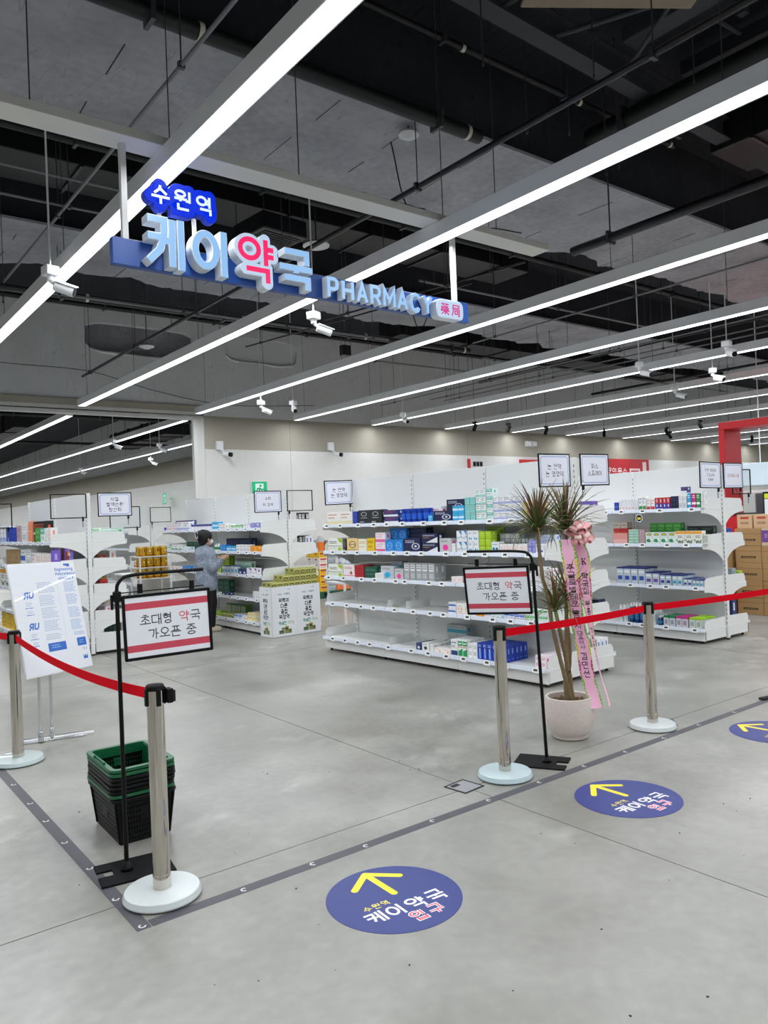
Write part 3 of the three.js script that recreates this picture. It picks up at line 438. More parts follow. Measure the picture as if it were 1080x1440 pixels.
// ------------------------------------------------------------------ strip lamps
function lampLabel(i) {
  return ['unseen strip lamp added over the aisle out of frame, far end', 'unseen strip lamp added over the aisle out of frame', 'nearest strip lamp, passing behind the blue pharmacy sign letters', 'strip lamp crossing above the PHARMACY letters of the sign', 'third strip lamp, ending above the jamb of the wide opening', 'fourth strip lamp, ending left of the first wall light pool',
    'fifth strip lamp, passing above the header of the centre shelves', 'sixth strip lamp, over the potted dracaena and shelves', 'seventh strip lamp, with black spotlights hung along it', 'eighth strip lamp, one row before the red portal', 'ninth strip lamp, reaching the red portal corner', 'tenth strip lamp, seen on both sides of the red portal', 'eleventh strip lamp, low beside the red portal post', 'farthest strip lamp, small beyond the red portal',
    'strip lamp of the further room, first beyond the opening', 'strip lamp of the further room, ending below the head frame', 'long strip lamp in the middle of the further room', 'strip lamp of the further room along its side wall'][i];
}
LAMPS.forEach(([x, z0, z1], i) => {
  const L = z0 - z1, t = thing('strip_lamp', lampLabel(i), 'lamp', [x, LAMP_Y, (z0 + z1) / 2]);
  obj('housing', [box(0.006, 0.11, L, -0.0635, 0.055, 0), box(0.006, 0.11, L, 0.0635, 0.055, 0), box(0.13, 0.006, L, 0, 0.11, 0), box(0.13, 0.11, 0.006, 0, 0.055, L / 2), box(0.13, 0.11, 0.006, 0, 0.055, -L / 2)], M.lampBody, t);
  obj('diffuser', box(0.121, 0.006, L - 0.012, 0, 0.004, 0), M.lampGlow, t);
  const n = Math.round(L / 2.3);
  for (let k = 0; k <= n; k++) { const q = L / 2 - 0.35 - k * (L - 0.7) / n, H = topAt(x, (z0 + z1) / 2 + q) - LAMP_Y; obj('suspension_wire', cyl(0.0035, 0.0035, H - 0.115, 5, 0, (H + 0.115) / 2, q), M.wire, t); }
});

// ------------------------------------------------------------------ pipes, conduits, ducts, drop rods under the ceiling
function pipe(name, label, a, b, r, mat, every = 2.4, opt = {}) {
  const A = V(...a), B = V(...b), t = thing(name, label, opt.category ?? 'pipe', a), d = B.clone().sub(A), L = d.length();
  obj('tube', bar(V(0, 0, 0), d, r, 12), mat, t);
  const n = Math.max(1, Math.floor(L / every));
  for (let k = 0; k <= n; k++) {
    const p = d.clone().multiplyScalar(Math.min(0.995, (k + (opt.shift ?? 0.2)) / (n + 0.4)));
    const H = topAt(a[0] + p.x, a[2] + p.z) - a[1] - p.y; obj('hanger', [cyl(0.005, 0.005, H, 5, p.x, p.y + H / 2, p.z), Math.abs(d.x) > Math.abs(d.z) ? box(0.03, 2.3 * r + 0.01, 2.3 * r + 0.01, p.x, p.y, p.z) : box(2.3 * r + 0.01, 2.3 * r + 0.01, 0.03, p.x, p.y, p.z)], opt.hanger ?? M.wire, t);
    if (opt.marks) obj('tape_mark', bar(p.clone().addScaledVector(d, 0.12 / n), p.clone().addScaledVector(d, 0.12 / n).add(d.clone().setLength(0.035)), r + 0.002, 12), M.tape, t);
  }
  return t;
}
pipe('sprinkler_pipe', 'long black glossy pipe running deep over the sign to the far wall', [4.244, 4.36, 4.5], [4.244, 4.36, -14.25], 0.024, M.pipeDark, 2.1);
pipe('conduit', 'grey conduit crossing steeply above the white beam by the sign post', [2.03, 4.5, 4.5], [2.03, 4.5, -13.6], 0.014, M.pipeGrey, 3);
pipe('conduit', 'pale conduit across the ceiling below the blue sign bar', [2.3, 4.42, -9.58], [7.6, 4.42, -9.58], 0.018, M.pipeGrey, 1.7);
pipe('sprinkler_pipe', 'thick dark pipe beside the pale conduit under the sign', [-2, 4.46, -9.72], [9.5, 4.46, -9.72], 0.05, M.pipeDark, 2.3, { marks: true });
pipe('sprinkler_pipe', 'thick black pipe along the grey soffit with white tape marks', [-6, 4.92, -4.78], [4.9, 4.92, -4.78], 0.06, M.duct, 2.2, { marks: true });
pipe('sprinkler_pipe', 'thin black pipe higher up with three pale tape marks', [2.5, 5.5, -4.6], [7.7, 5.5, -4.6], 0.03, M.duct, 1.4, { marks: true });
pipe('conduit', 'pale conduit crossing behind the left post of the sign', [-3, 4.6, -6.78], [2.9, 4.6, -6.78], 0.012, M.pipeGrey, 2);
pipe('conduit', 'second pale conduit behind the left post, a little farther', [-3, 4.6, -7.38], [2.6, 4.6, -7.38], 0.012, M.pipeGrey, 2);
pipe('conduit', 'thick navy pipe in front of the torn grey soffit', [6.8, 4.4, 3], [6.8, 4.4, -5.3], 0.05, M.pipeDark, 2.6);
pipe('conduit', 'thin conduit between the third and fourth strip lamps', [8.3, 4.2, 2], [8.3, 4.2, -8.4], 0.012, M.pipeGrey, 2.1);
pipe('conduit', 'conduit crossing the hall behind the third strip lamp', [6.0, 4.4, -6.93], [11, 4.4, -6.93], 0.014, M.pipeGrey, 2);
pipe('conduit', 'thin conduit pair, nearer wire, over the fifth strip lamp', [11.45, 4.2, -4], [11.45, 4.2, -13], 0.012, M.pipeGrey, 2.4);
pipe('conduit', 'thin conduit pair, farther wire, over the fifth strip lamp', [11.85, 4.2, -4], [11.85, 4.2, -13], 0.012, M.pipeGrey, 2.4);
pipe('conduit', 'thin conduit over the fourth strip lamp', [10.15, 4.05, -4], [10.3, 4.05, -13.4], 0.011, M.pipeGrey, 2.4);
pipe('conduit', 'long pale conduit across the hall above the wall lamps', [7.6, 4.3, -10.54], [10.7, 4.3, -10.54], 0.018, M.pipeGrey, 1.6);
pipe('conduit', 'pale conduit across the hall by the hanging cameras', [9.6, 4.3, -9.5], [13.2, 4.3, -9.5], 0.018, M.pipeGrey, 1.6);
pipe('conduit', 'pale conduit across the hall toward the red portal', [13.5, 4.3, -9.6], [18, 4.3, -9.6], 0.018, M.pipeGrey, 1.6);
pipe('conduit', 'thin dark conduit ending at the junction box by the wall opening', [5.4, 4.2, -10.2], [6.15, 4.2, -6.2], 0.011, M.pipeDark, 2);
pipe('conduit', 'dark conduit behind the sign between first and second lamps', [6.0, 4.4, -9.0], [6.6, 4.4, -5.8], 0.013, M.pipeDark, 2);
pipe('ventilation_duct', 'round dark duct high above the second strip lamp', [6.44, 5.3, 2.5], [6.44, 5.3, -4.75], 0.1, M.duct, 2.4, { category: 'duct' });
pipe('ventilation_duct', 'slim round duct high beside the upper edge', [7.3, 5.45, 2.5], [7.3, 5.45, -4.75], 0.06, M.duct, 2.4, { category: 'duct' });
pipe('sprinkler_pipe', 'black pipe high over the PHARMACY letters along the recess', [-4, 5.15, -7.2], [16, 5.15, -7.2], 0.04, M.duct, 2);
pipe('sprinkler_pipe', 'black pipe deep in the recess before the far wall', [-4, 5.2, -12.6], [20, 5.2, -12.6], 0.045, M.duct, 1.9);
pipe('sprinkler_pipe', 'black pipe in the recess right of the navy pipe', [9.4, 4.85, 2], [9.4, 4.85, -13.5], 0.035, M.duct, 1.8);
pipe('sprinkler_pipe', 'black pipe deep right over the sixth lamp', [13.8, 4.9, 2], [13.8, 4.9, -13.8], 0.035, M.duct, 1.8);
pipe('sprinkler_pipe', 'black pipe deep right over the eighth lamp', [18.3, 4.9, -2], [18.3, 4.9, -13.8], 0.035, M.duct, 1.8);
pipe('sprinkler_pipe', 'dark pipe crossing the further room ceiling', [-6, 4.3, -19], [10.3, 4.3, -19], 0.045, M.duct, 2);
pipe('sprinkler_pipe', 'second dark pipe crossing the further room ceiling', [-6, 4.2, -24], [10.3, 4.2, -24], 0.04, M.duct, 2);
function duct(label, w, h, d, x, y, z, ribs) {
  const t = thing('ventilation_duct', label, 'duct', [x, y, z]);
  obj('sheet_body', rbox(w, h, d, 0.01), M.duct, t);
  for (let k = 0; k < ribs; k++) obj('flange', w > d ? box(0.03, h + 0.05, d + 0.05, -w / 2 + (k + 0.5) * w / ribs, 0, 0) : box(w + 0.05, h + 0.05, 0.03, 0, 0, -d / 2 + (k + 0.5) * d / ribs), M.pipeDark, t);
  for (const k of [-0.4, -0.1, 0.2, 0.42]) obj('hanger', cyl(0.005, 0.005, TOP - y - h / 2, 5, w > d ? k * w : 0, (TOP - y + h / 2) / 2, w > d ? 0 : k * d), M.wire, t);
}
DUCTS.forEach((d) => duct(...d));
{ // fan coil unit, smoke detectors, junction box, sprinkler head
  const t = thing('air_conditioner', 'dark square ceiling air conditioner behind the sign letters', 'air conditioner', [4.42, 4.9, -7.66], 0.1);
  obj('case', rbox(0.6, 0.2, 0.6, 0.02), M.pipeDark, t); obj('grille', merge([...Array(9)].map((_, k) => box(0.5, 0.008, 0.03, 0, -0.103, -0.22 + k * 0.055))), M.duct, t);
  for (const sx of [-0.27, 0.27]) for (const sz of [-0.27, 0.27]) obj('hanger', cyl(0.005, 0.005, topAt(4.42, -7.66 + sz) - 5.0, 5, sx, (topAt(4.42, -7.66 + sz) - 4.8) / 2, sz), M.wire, t);
  const sd = (label, x, y, z, r) => { const s = thing('smoke_detector', label, 'smoke detector', [x, y, z]); obj('dome', lathe([[0, -0.045], [r * 0.45, -0.04], [r * 0.55, -0.02], [r, -0.012], [r, 0.01], [0, 0.012]], 28), M.camWhite, s); { const H = topAt(x, z) - y; obj('rod', cyl(0.008, 0.008, H - 0.01, 6, 0, (H + 0.01) / 2, 0), M.wire, s); } };
  sd('white round detector behind the last letter of the big sign word', 5.09, 4.9, -7.74, 0.16); sd('white round detector on the black pipe before the far wall', 4.32, 4.32, -11.3, 0.11); sd('pale round detector on the grey soffit above the second lamp', 4.36, 4.93, -5.1, 0.09);
  const j = thing('junction_box', 'dark junction box at the end of a conduit', 'junction box', [7.38, 4.4, -10.47]); obj('case', rbox(0.17, 0.17, 0.1, 0.01), M.pipeDark, j); obj('rod', cyl(0.006, 0.006, TOP - 4.48, 5, 0, (TOP - 4.4 + 0.08) / 2, 0), M.wire, j);
}
{ // plain drop rods left over in the ceiling: threaded rods with a nut
  const spots = [];
  for (let i = 0; i < 120; i++) spots.push([rr(2, 14), rr(-12.8, -2.4), rr(0.4, 1.3)]);
  const rodGeo = {};
  const lane = (x) => { let b = 2; for (let i = 2; i < 14; i++) if (Math.abs(LAMPS[i][0] - x) < Math.abs(LAMPS[b][0] - x)) b = i; return b; }, laneCount = {};
  const NTH = ['nearest', 'second', 'third', 'fourth', 'fifth', 'sixth', 'seventh', 'eighth'], UP = ['first', 'second', 'third', 'fourth', 'fifth', 'sixth', 'seventh', 'eighth', 'ninth', 'tenth', 'eleventh', 'twelfth', 'thirteenth', 'fourteenth', 'fifteenth', 'sixteenth', 'seventeenth', 'eighteenth', 'nineteenth', 'twentieth'];
  spots.sort((a, b) => a[1] - b[1]);
  spots.forEach(([x, z, l], i) => {
    l = Math.round(l * 5) / 5; rodGeo[l] ??= merge([cyl(0.0062, 0.0062, l, 5, 0, -l / 2, 0), cyl(0.011, 0.011, 0.02, 6, 0, -l + 0.02, 0)]);
    if (topAt(x, z) < TOP) return;
    const r = obj('drop_rod', rodGeo[l], M.wire, scene, [x, TOP, z]); { const q = lane(x), k = laneCount[q] = (laneCount[q] ?? 0) + 1; tag(r, 'thin bare ceiling rod, ' + (UP[k - 1] ?? 'nearest') + ' from the far wall along the ' + NTH[q - 2] + ' strip lamp', 'ceiling rod', 'bare rods hanging from the ceiling'); }
  });
}
{ // white flat beam that carries the sign, and a tan board high at the top edge
  const t = thing('sign_beam', 'white flat beam hung across the entrance that carries the blue sign', 'beam', [1.99, 3.882, -4.45]);
  obj('body', rbox(6.56, 0.055, 0.19, 0.004), M.wallWhite, t);
  for (const k of [-2.6, -0.9, 0.8, 2.7]) obj('suspension_wire', cyl(0.004, 0.004, TOP - 3.91, 5, k, (TOP - 3.882 + 0.028) / 2, 0.03), M.wire, t);
  const b = thing('hanging_board', 'tan board hung high under the ceiling at the top edge', 'board', [4.30, 5.06, -2.80], -0.585);
  obj('panel', rbox(1.2, 0.03, 0.9, 0.004), S(0x8a7d6c, 0.8), b);
  for (const k of [-0.55, 0.3]) obj('hanger', cyl(0.005, 0.005, 0.88, 5, k, 0.455, 0.3), M.wire, b);
}

// ------------------------------------------------------------------ the lit pharmacy sign: blue bar on two posts, solid letters with lit faces
{
  const K = 1.047, SZ = -4.45, t = thing('pharmacy_sign', 'lit blue sign bar with raised letters reading PHARMACY over the entrance', 'sign', [0, 0, SZ]);
  const blue = S(0x06479a, 0.42), side = new THREE.MeshStandardMaterial({ color: 0xd4dae2, roughness: 0.4, emissive: 0xbfd6f0, emissiveIntensity: 0.05 });
  const glow = (c, k) => new THREE.MeshStandardMaterial({ color: 0x1c222c, emissive: c, emissiveIntensity: k, roughness: 0.35 });
  const faceBlue = glow(0x9accff, 0.86), faceWhite = glow(0xe2f4ff, 1.0), faceDeep = new THREE.MeshPhysicalMaterial({ color: 0x020614, emissive: 0x0634f0, emissiveIntensity: 0.85, roughness: 0.7, specularIntensity: 0.15 }), facePink = glow(0xff1064, 0.95), facePale = glow(0xc8e0fa, 0.85);
  obj('bar', rbox(2.827, 0.157, 0.052, 0.004, 2.926, 3.207, -0.005), blue, t);
  obj('post', rbox(0.036, 0.605, 0.036, 0.003, 1.602, 3.555, -0.02), M.wallWhite, t); obj('post', rbox(0.036, 0.605, 0.036, 0.003, 4.23, 3.555, -0.02), M.wallWhite, t);
  const D = 0.085, zF = 0.025;
  const LX = (x) => x * 0.975 * K, LY = (y) => 1.6 + (y - 1.6) * 0.975 * K;   // the faces stand proud of the bar
  const letter = (ch, x, y, sx, sy, w, fm, label, own) => {
    const st = own ?? syllable(ch), g = part('letter', t, label);
    g.position.set(LX(x), LY(y), zF);
    obj('return', letterSolid(st, sx * K, sy * K, w * K, D, 0.002), side, g);
    const f = obj('lit_face', letterSolid(st, sx * K, sy * K, w * 0.82 * K, 0.004), fm, g); f.position.z = D;
    return g;
  };
  letter('케', 1.655, 3.095, 0.196, 0.285, 0.044, faceBlue, undefined, [[[0, 0.08], [0.5, 0.08], [0.49, 0.36], [0.36, 0.66], [0.02, 0.92]], [[0.0, 0.42], [0.44, 0.42]], [[0.46, 0.47], [0.72, 0.47]], [[0.72, 0.04], [0.72, 0.98]], [[0.99, 0.02], [0.99, 1.02]]]); letter('이', 1.932, 3.095, 0.25, 0.265, 0.046, faceBlue);
  { const st = syllable('약'), g = part('letter', t, 'white letter with a magenta core'); g.position.set(LX(2.225), LY(3.10), zF); obj('return', letterSolid(st, 0.251, 0.277, 0.078, D, 0, true), side, g); obj('rim_face', letterSolid(st, 0.251, 0.277, 0.071, 0.003, 0, true), facePale, g).position.z = D; obj('lit_face', letterSolid(st, 0.251, 0.277, 0.031, 0.008), facePink, g).position.z = D; }
  letter('국', 2.515, 3.10, 0.235, 0.235, 0.042, faceBlue);
  { // the small word on a deep blue cloud-shaped plate
    const g = part('cloud_plate', t, 'deep blue lit plate with three white letters'); g.position.set(1.725, 3.50, zF + 0.02);
    const back = [], face = [], word = [];
    [...'수원역'].forEach((ch, i) => { const st = syllable(ch), dx = i * 0.1405, dy = -i * 0.004; back.push(letterSolid(st, 0.11, 0.11, 0.088, 0.05, 0, true).translate(dx, dy, 0)); face.push(letterSolid(st, 0.11, 0.11, 0.084, 0.003, 0, true).translate(dx, dy, 0.0515)); word.push(letterSolid(st, 0.11, 0.11, 0.014, 0.006).translate(dx, dy, 0.0535)); });
    obj('plate', back, S(0x0c34b4, 0.6), g); obj('plate_face', face, faceDeep, g); obj('small_letters', word, faceWhite, g);
    for (const bx of [0.06, 0.28]) obj('bracket', box(0.02, 0.16, 0.02, bx, -0.11, 0.01), M.wallWhite, g);
  }
  { // latin capitals as strokes, so that they match the other letters
    const CAP = { P: [[[0, 1], [0, 0], [0.62, 0], [0.86, 0.1], [0.92, 0.28], [0.86, 0.46], [0.62, 0.56], [0, 0.56]]], H: [[[0, 0], [0, 1]], [[1, 0], [1, 1]], [[0, 0.5], [1, 0.5]]], A: [[[0, 1], [0.5, 0], [1, 1]], [[0.2, 0.66], [0.8, 0.66]]], R: [[[0, 1], [0, 0], [0.62, 0], [0.86, 0.1], [0.92, 0.27], [0.86, 0.44], [0.62, 0.54], [0, 0.54]], [[0.5, 0.54], [0.98, 1]]], M: [[[0, 1], [0, 0], [0.5, 0.7], [1, 0], [1, 1]]], C: [[[0.98, 0.2], [0.8, 0.04], [0.5, 0], [0.2, 0.1], [0.02, 0.36], [0.02, 0.64], [0.2, 0.9], [0.5, 1], [0.8, 0.96], [0.98, 0.8]]], Y: [[[0, 0], [0.5, 0.52], [1, 0]], [[0.5, 0.5], [0.5, 1]]] };
    [...'PHARMACY'].forEach((ch, i) => {
      const g = part('letter', t); g.position.set(LX(2.90 + i * 0.1195), LY(3.098), zF);
      const sx = ch === 'M' ? 0.092 : 0.0775; if (ch === 'M') g.position.x -= 0.008;
      obj('return', letterSolid(CAP[ch], sx, 0.1235, 0.027, 0.06, 0.001), side, g); obj('lit_face', letterSolid(CAP[ch], sx, 0.1235, 0.023, 0.003), faceBlue, g).position.z = 0.06;
    });
  }
  { // rounded white badge with two small characters in magenta
    const g = part('badge', t, 'rounded lit badge with two magenta characters'); g.position.set(LX(3.985), LY(3.148), zF);
    const rs = new THREE.Shape(), w = 0.141, h = 0.073, r = 0.052; rs.moveTo(-w + r, -h); rs.lineTo(w - r, -h); rs.quadraticCurveTo(w, -h, w, -h + r); rs.lineTo(w, h - r); rs.quadraticCurveTo(w, h, w - r, h); rs.lineTo(-w + r, h); rs.quadraticCurveTo(-w, h, -w, h - r); rs.lineTo(-w, -h + r); rs.quadraticCurveTo(-w, -h, -w + r, -h);
    obj('badge_body', extrude(rs, 0.07, 0.004), side, g); obj('badge_face', extrude(rs, 0.002).scale(0.93, 0.9, 1).translate(0, 0, 0.0745), facePale, g);
    const A = [[[0.05, 0.1], [0.95, 0.1]], [[0.3, 0], [0.3, 0.2]], [[0.7, 0], [0.7, 0.2]], [[0.36, 0.28], [0.64, 0.28], [0.64, 0.56], [0.36, 0.56], [0.36, 0.28]], [[0.36, 0.42], [0.64, 0.42]], [[0.2, 0.26], [0.06, 0.4], [0.22, 0.42], [0.04, 0.6], [0.24, 0.58]], [[0.82, 0.26], [0.7, 0.4], [0.9, 0.42], [0.72, 0.6], [0.94, 0.58]], [[0, 0.68], [1, 0.68]], [[0.5, 0.58], [0.5, 1]], [[0.46, 0.7], [0.08, 0.98]], [[0.54, 0.7], [0.92, 0.98]]];
    const B = [[[0.16, 0.06], [0.9, 0.06], [0.9, 0.3], [0.16, 0.3]], [[0.16, 0.06], [0.16, 0.6], [0.02, 1]], [[0.3, 0.44], [0.95, 0.44], [0.92, 0.98], [0.78, 0.98]], [[0.38, 0.58], [0.74, 0.58], [0.74, 0.82], [0.38, 0.82], [0.38, 0.58]]];
    obj('characters', [letterSolid(A, 0.086, 0.088, 0.0075, 0.004).translate(-0.098, -0.045, 0.076), letterSolid(B, 0.084, 0.088, 0.0085, 0.004).translate(0.014, -0.045, 0.076)], glow(0xe0148c, 0.8), g);
  }
  for (const [x, w, c, k] of [[2.25, 1.2, 0xa8cfff, 3], [3.45, 1.0, 0xa8cfff, 2]]) { const l = new THREE.RectAreaLight(c, k, w, 0.14); l.position.set(x, 3.30, SZ + 0.14); l.lookAt(x, 3.18, 5); l.castShadow = true; scene.add(l); }
}

// ------------------------------------------------------------------ gondola shelving: a row of bays, both sides, each shelf with its rail, brackets and end plates
// local frame: origin on the floor under the near end's upright, -z runs to the far end, -x is the side that faces the camera's aisle
const UNIT = {
  C: { pos: [5.9, 0, -4.68], turn: 0.0524, half: 0.53, len: 3.39, bays: 3, y: [0.165, 0.585, 0.905, 1.215, 1.535], top: 2.1, word: 'centre gondola', label: 'long white gondola behind the potted plant, its lower shelves half empty' },
  R: { pos: [8.76, 0, -4.8], turn: 0, half: 0.50, len: 3.6, bays: 3, y: [0.165, 0.65, 1.15, 1.565], top: 2.07, word: 'gondola beside cardboard boxes', label: 'white gondola next to the cardboard boxes, full of bottles and toothpaste cartons' },
  M: { pos: [5.75, 0, -9.75], turn: 0, half: 0.50, len: 3.6, bays: 3, y: [0.165, 0.50, 0.84, 1.18, 1.52], top: 2.06, word: "shopper's gondola", label: 'white gondola that the shopper in the grey shirt stands at' },
  L: { pos: [3.0, 0, -10.05], turn: 0, half: 0.50, len: 3.0, bays: 2, y: [0.165, 0.45, 0.79, 1.12, 1.455], top: 2.06, word: 'gondola behind poster', label: 'white gondola end with curved brackets behind the leaning film poster' },
  N: { pos: [5.75, 0, -15.15], turn: 0, half: 0.50, len: 2.4, bays: 2, y: [0.165, 0.50, 0.84, 1.18, 1.52], top: 2.04, word: 'gondola beyond the opening', label: 'white gondola in the opening, behind the golden tins' },
  K: { pos: [0.35, 0, -11.6], turn: 0, half: 0.50, len: 2.4, bays: 2, y: [0.165, 0.50, 0.84, 1.18, 1.52], top: 2.06, word: 'gondola at the picture edge', label: 'white gondola beyond the poster, cut by the picture edge' },
};
const tagPlane = (() => { const [cx, cy] = cellOf.tag; return merge([cellUV(box(0.078, 0.05, 0.006), 'tag', 122, 4, 156, 156), cellUV(place(new THREE.PlaneGeometry(0.078, 0.05), 0, 0, 0.0034), 'tag')]); })();
const shelfGeo = {};
function bracketShape(out, drop) {                        // the curved side of a shelf: deep at the upright, thin at the lip
  const s = new THREE.Shape(); s.moveTo(0.03, 0); s.lineTo(out, 0); s.lineTo(out, -0.035); s.quadraticCurveTo(out * 0.30, -0.045, 0.03, -drop); s.closePath(); return s;
}
for (const key of Object.keys(UNIT)) {
  const U = UNIT[key], t = thing('gondola_shelving', U.label, 'shelving', U.pos, U.turn), bay = U.len / U.bays, h = U.half;
  for (let b = 0; b <= U.bays; b++) {
    const z = -b * bay, up = obj('upright', rbox(0.05, U.top - 0.02, 0.035, 0.003, 0, (U.top + 0.02) / 2, z), M.white, t);
    { const sl = []; for (let y = 0.2; y < U.top - 0.06; y += 0.052) for (const s of b ? [-1] : [-1, 1]) sl.push(b ? box(0.003, 0.026, 0.008, s * 0.0245, y, z) : box(0.006, 0.024, 0.006, s * 0.0245, y, z + 0.008)); obj('slots', sl, M.slot, up); if (b === 0) obj('foot', [cyl(0.012, 0.016, 0.03, 10, 0, 0.015, z)], M.slot, up); }
  }
  for (let b = 0; b < U.bays; b++) {
    const zc = -(b + 0.5) * bay, w = bay - 0.006;
    for (const [y0, y1] of [[0.1, 0.55], [0.55, 1.05], [1.05, U.y.at(-1) - 0.02], [U.y.at(-1) - 0.02, U.top]]) obj('back_panel', rbox(0.022, y1 - y0 - 0.004, w - 0.03, 0.002, 0, (y0 + y1) / 2, zc), key === 'R' || key === 'M' ? (y1 > 1.9 ? M.whitePanel : M.shadedPanel) : M.whitePanel, t);  // lower panels on two gondolas: recess shade put into a slightly darker white
    for (const s of [-1, 1]) {
      const yb = U.y[0], base = obj('base_deck', merge([rbox(h - 0.02, 0.02, w, 0.003, s * (h + 0.02) / 2, yb - 0.01, zc), box(0.02, yb - 0.055, w, s * (h - 0.015), (yb - 0.02 + 0.035) / 2, zc), rbox(0.035, 0.032, w, 0.006, s * (h + 0.008), yb - 0.012, zc)]), M.white, t);
      for (const e of [-1, 1]) obj('levelling_foot', cyl(0.012, 0.018, 0.035, 10, s * (h - 0.05), 0.0175, zc + e * (w / 2 - 0.06)), M.slot, base);
      U.y.forEach((y, i) => {
        const out = i ? h - 0.035 : h, sh = i ? part('shelf', t) : base;
        if (i) {
          const k = [key, 'board', s].join(); shelfGeo[k] ??= merge([rbox(out - 0.03, 0.022, w, 0.003, s * (out + 0.03) / 2, -0.011, 0)]);
          obj('board', shelfGeo[k], M.white, sh).position.set(0, y, zc);
        }
        const rk = [key, 'rail', s, i ? 1 : 0].join(); shelfGeo[rk] ??= rbox(0.012, 0.042, w, 0.004, 0, 0, 0, 0, 0, s * 0.22);
        obj('price_rail', shelfGeo[rk], M.rail, sh).position.set(s * (out + (i ? 0.012 : 0.032)), y - (i ? 0.012 : 0.004), zc);
        if (s < 0 && key !== 'N' && key !== 'K') {         // price tags clipped into the rail on the side that shows
          const n = 4; for (let k = 0; k < n; k++) { const q = obj('price_tag', tagPlane, M.print, sh); q.position.set(s * (out + (i ? 0.022 : 0.042)), y - (i ? 0.012 : 0.004), zc + (-0.5 + (k + rr(0.25, 0.75)) / n) * w * 0.96); q.rotation.set(0, -PI / 2, 0); q.rotateX(-0.22); }
        }
        const ends = b === 0 ? [1] : []; if (b === U.bays - 1) ends.push(-1);
        for (const e of ends) {                            // curved bracket and upstanding end plate at the row's ends
          if (i) { const bk = [key, 'br', s].join(); shelfGeo[bk] ??= extrude(bracketShape(out + 0.01, 0.21), 0.006).applyMatrix4(new THREE.Matrix4().makeScale(s, 1, 1)); if (s < 0 && !shelfGeo[bk].flipped) { const g = shelfGeo[bk] = flat(shelfGeo[bk]), p = g.attributes.position; for (let q = 0; q < p.count; q += 3) for (const a of ['position', 'normal', 'uv']) { const A = g.attributes[a], n = A.itemSize; for (let c = 0; c < n; c++) { const v1 = A.array[(q + 1) * n + c]; A.array[(q + 1) * n + c] = A.array[(q + 2) * n + c]; A.array[(q + 2) * n + c] = v1; } } g.computeVertexNormals(); g.flipped = true; } obj('bracket', shelfGeo[bk], M.white, sh).position.set(0, y - 0.022, zc + e * (w / 2) - 0.003); }
          const pk = [key, 'pl', s, i ? 1 : 0].join(); shelfGeo[pk] ??= (() => { const q = new THREE.Shape(), a = 0.04, o = out - 0.01, H = 0.115; q.moveTo(a, 0); q.lineTo(o, 0); q.lineTo(o, H - 0.05); q.lineTo(o - 0.03, H - 0.012); q.lineTo(a, H); q.closePath(); const g = extrude(q, 0.004); return s < 0 ? g.rotateY(PI).translate(0, 0, 0.004) : g; })();
          obj('end_plate', shelfGeo[pk], M.white, sh).position.set(0, y, zc + e * (w / 2 - 0.004) - 0.002);
          if (i === 0) obj('end_panel', box(h - 0.05, yb - 0.06, 0.012, s * (h + 0.03) / 2, (yb + 0.02) / 2, zc + e * (w / 2 - 0.006)), M.white, base);
        }
      });
    }
  }
  if (key === 'C') for (const [i, z] of [[0, -2.26], [0, -1.62], [1, -2.26], [1, -1.95]]) { const d = obj('divider', rbox(0.36, 0.085, 0.004, 0.0015, -0.28, U.y[i] + 0.043, z), M.whitePanel, t); }
}
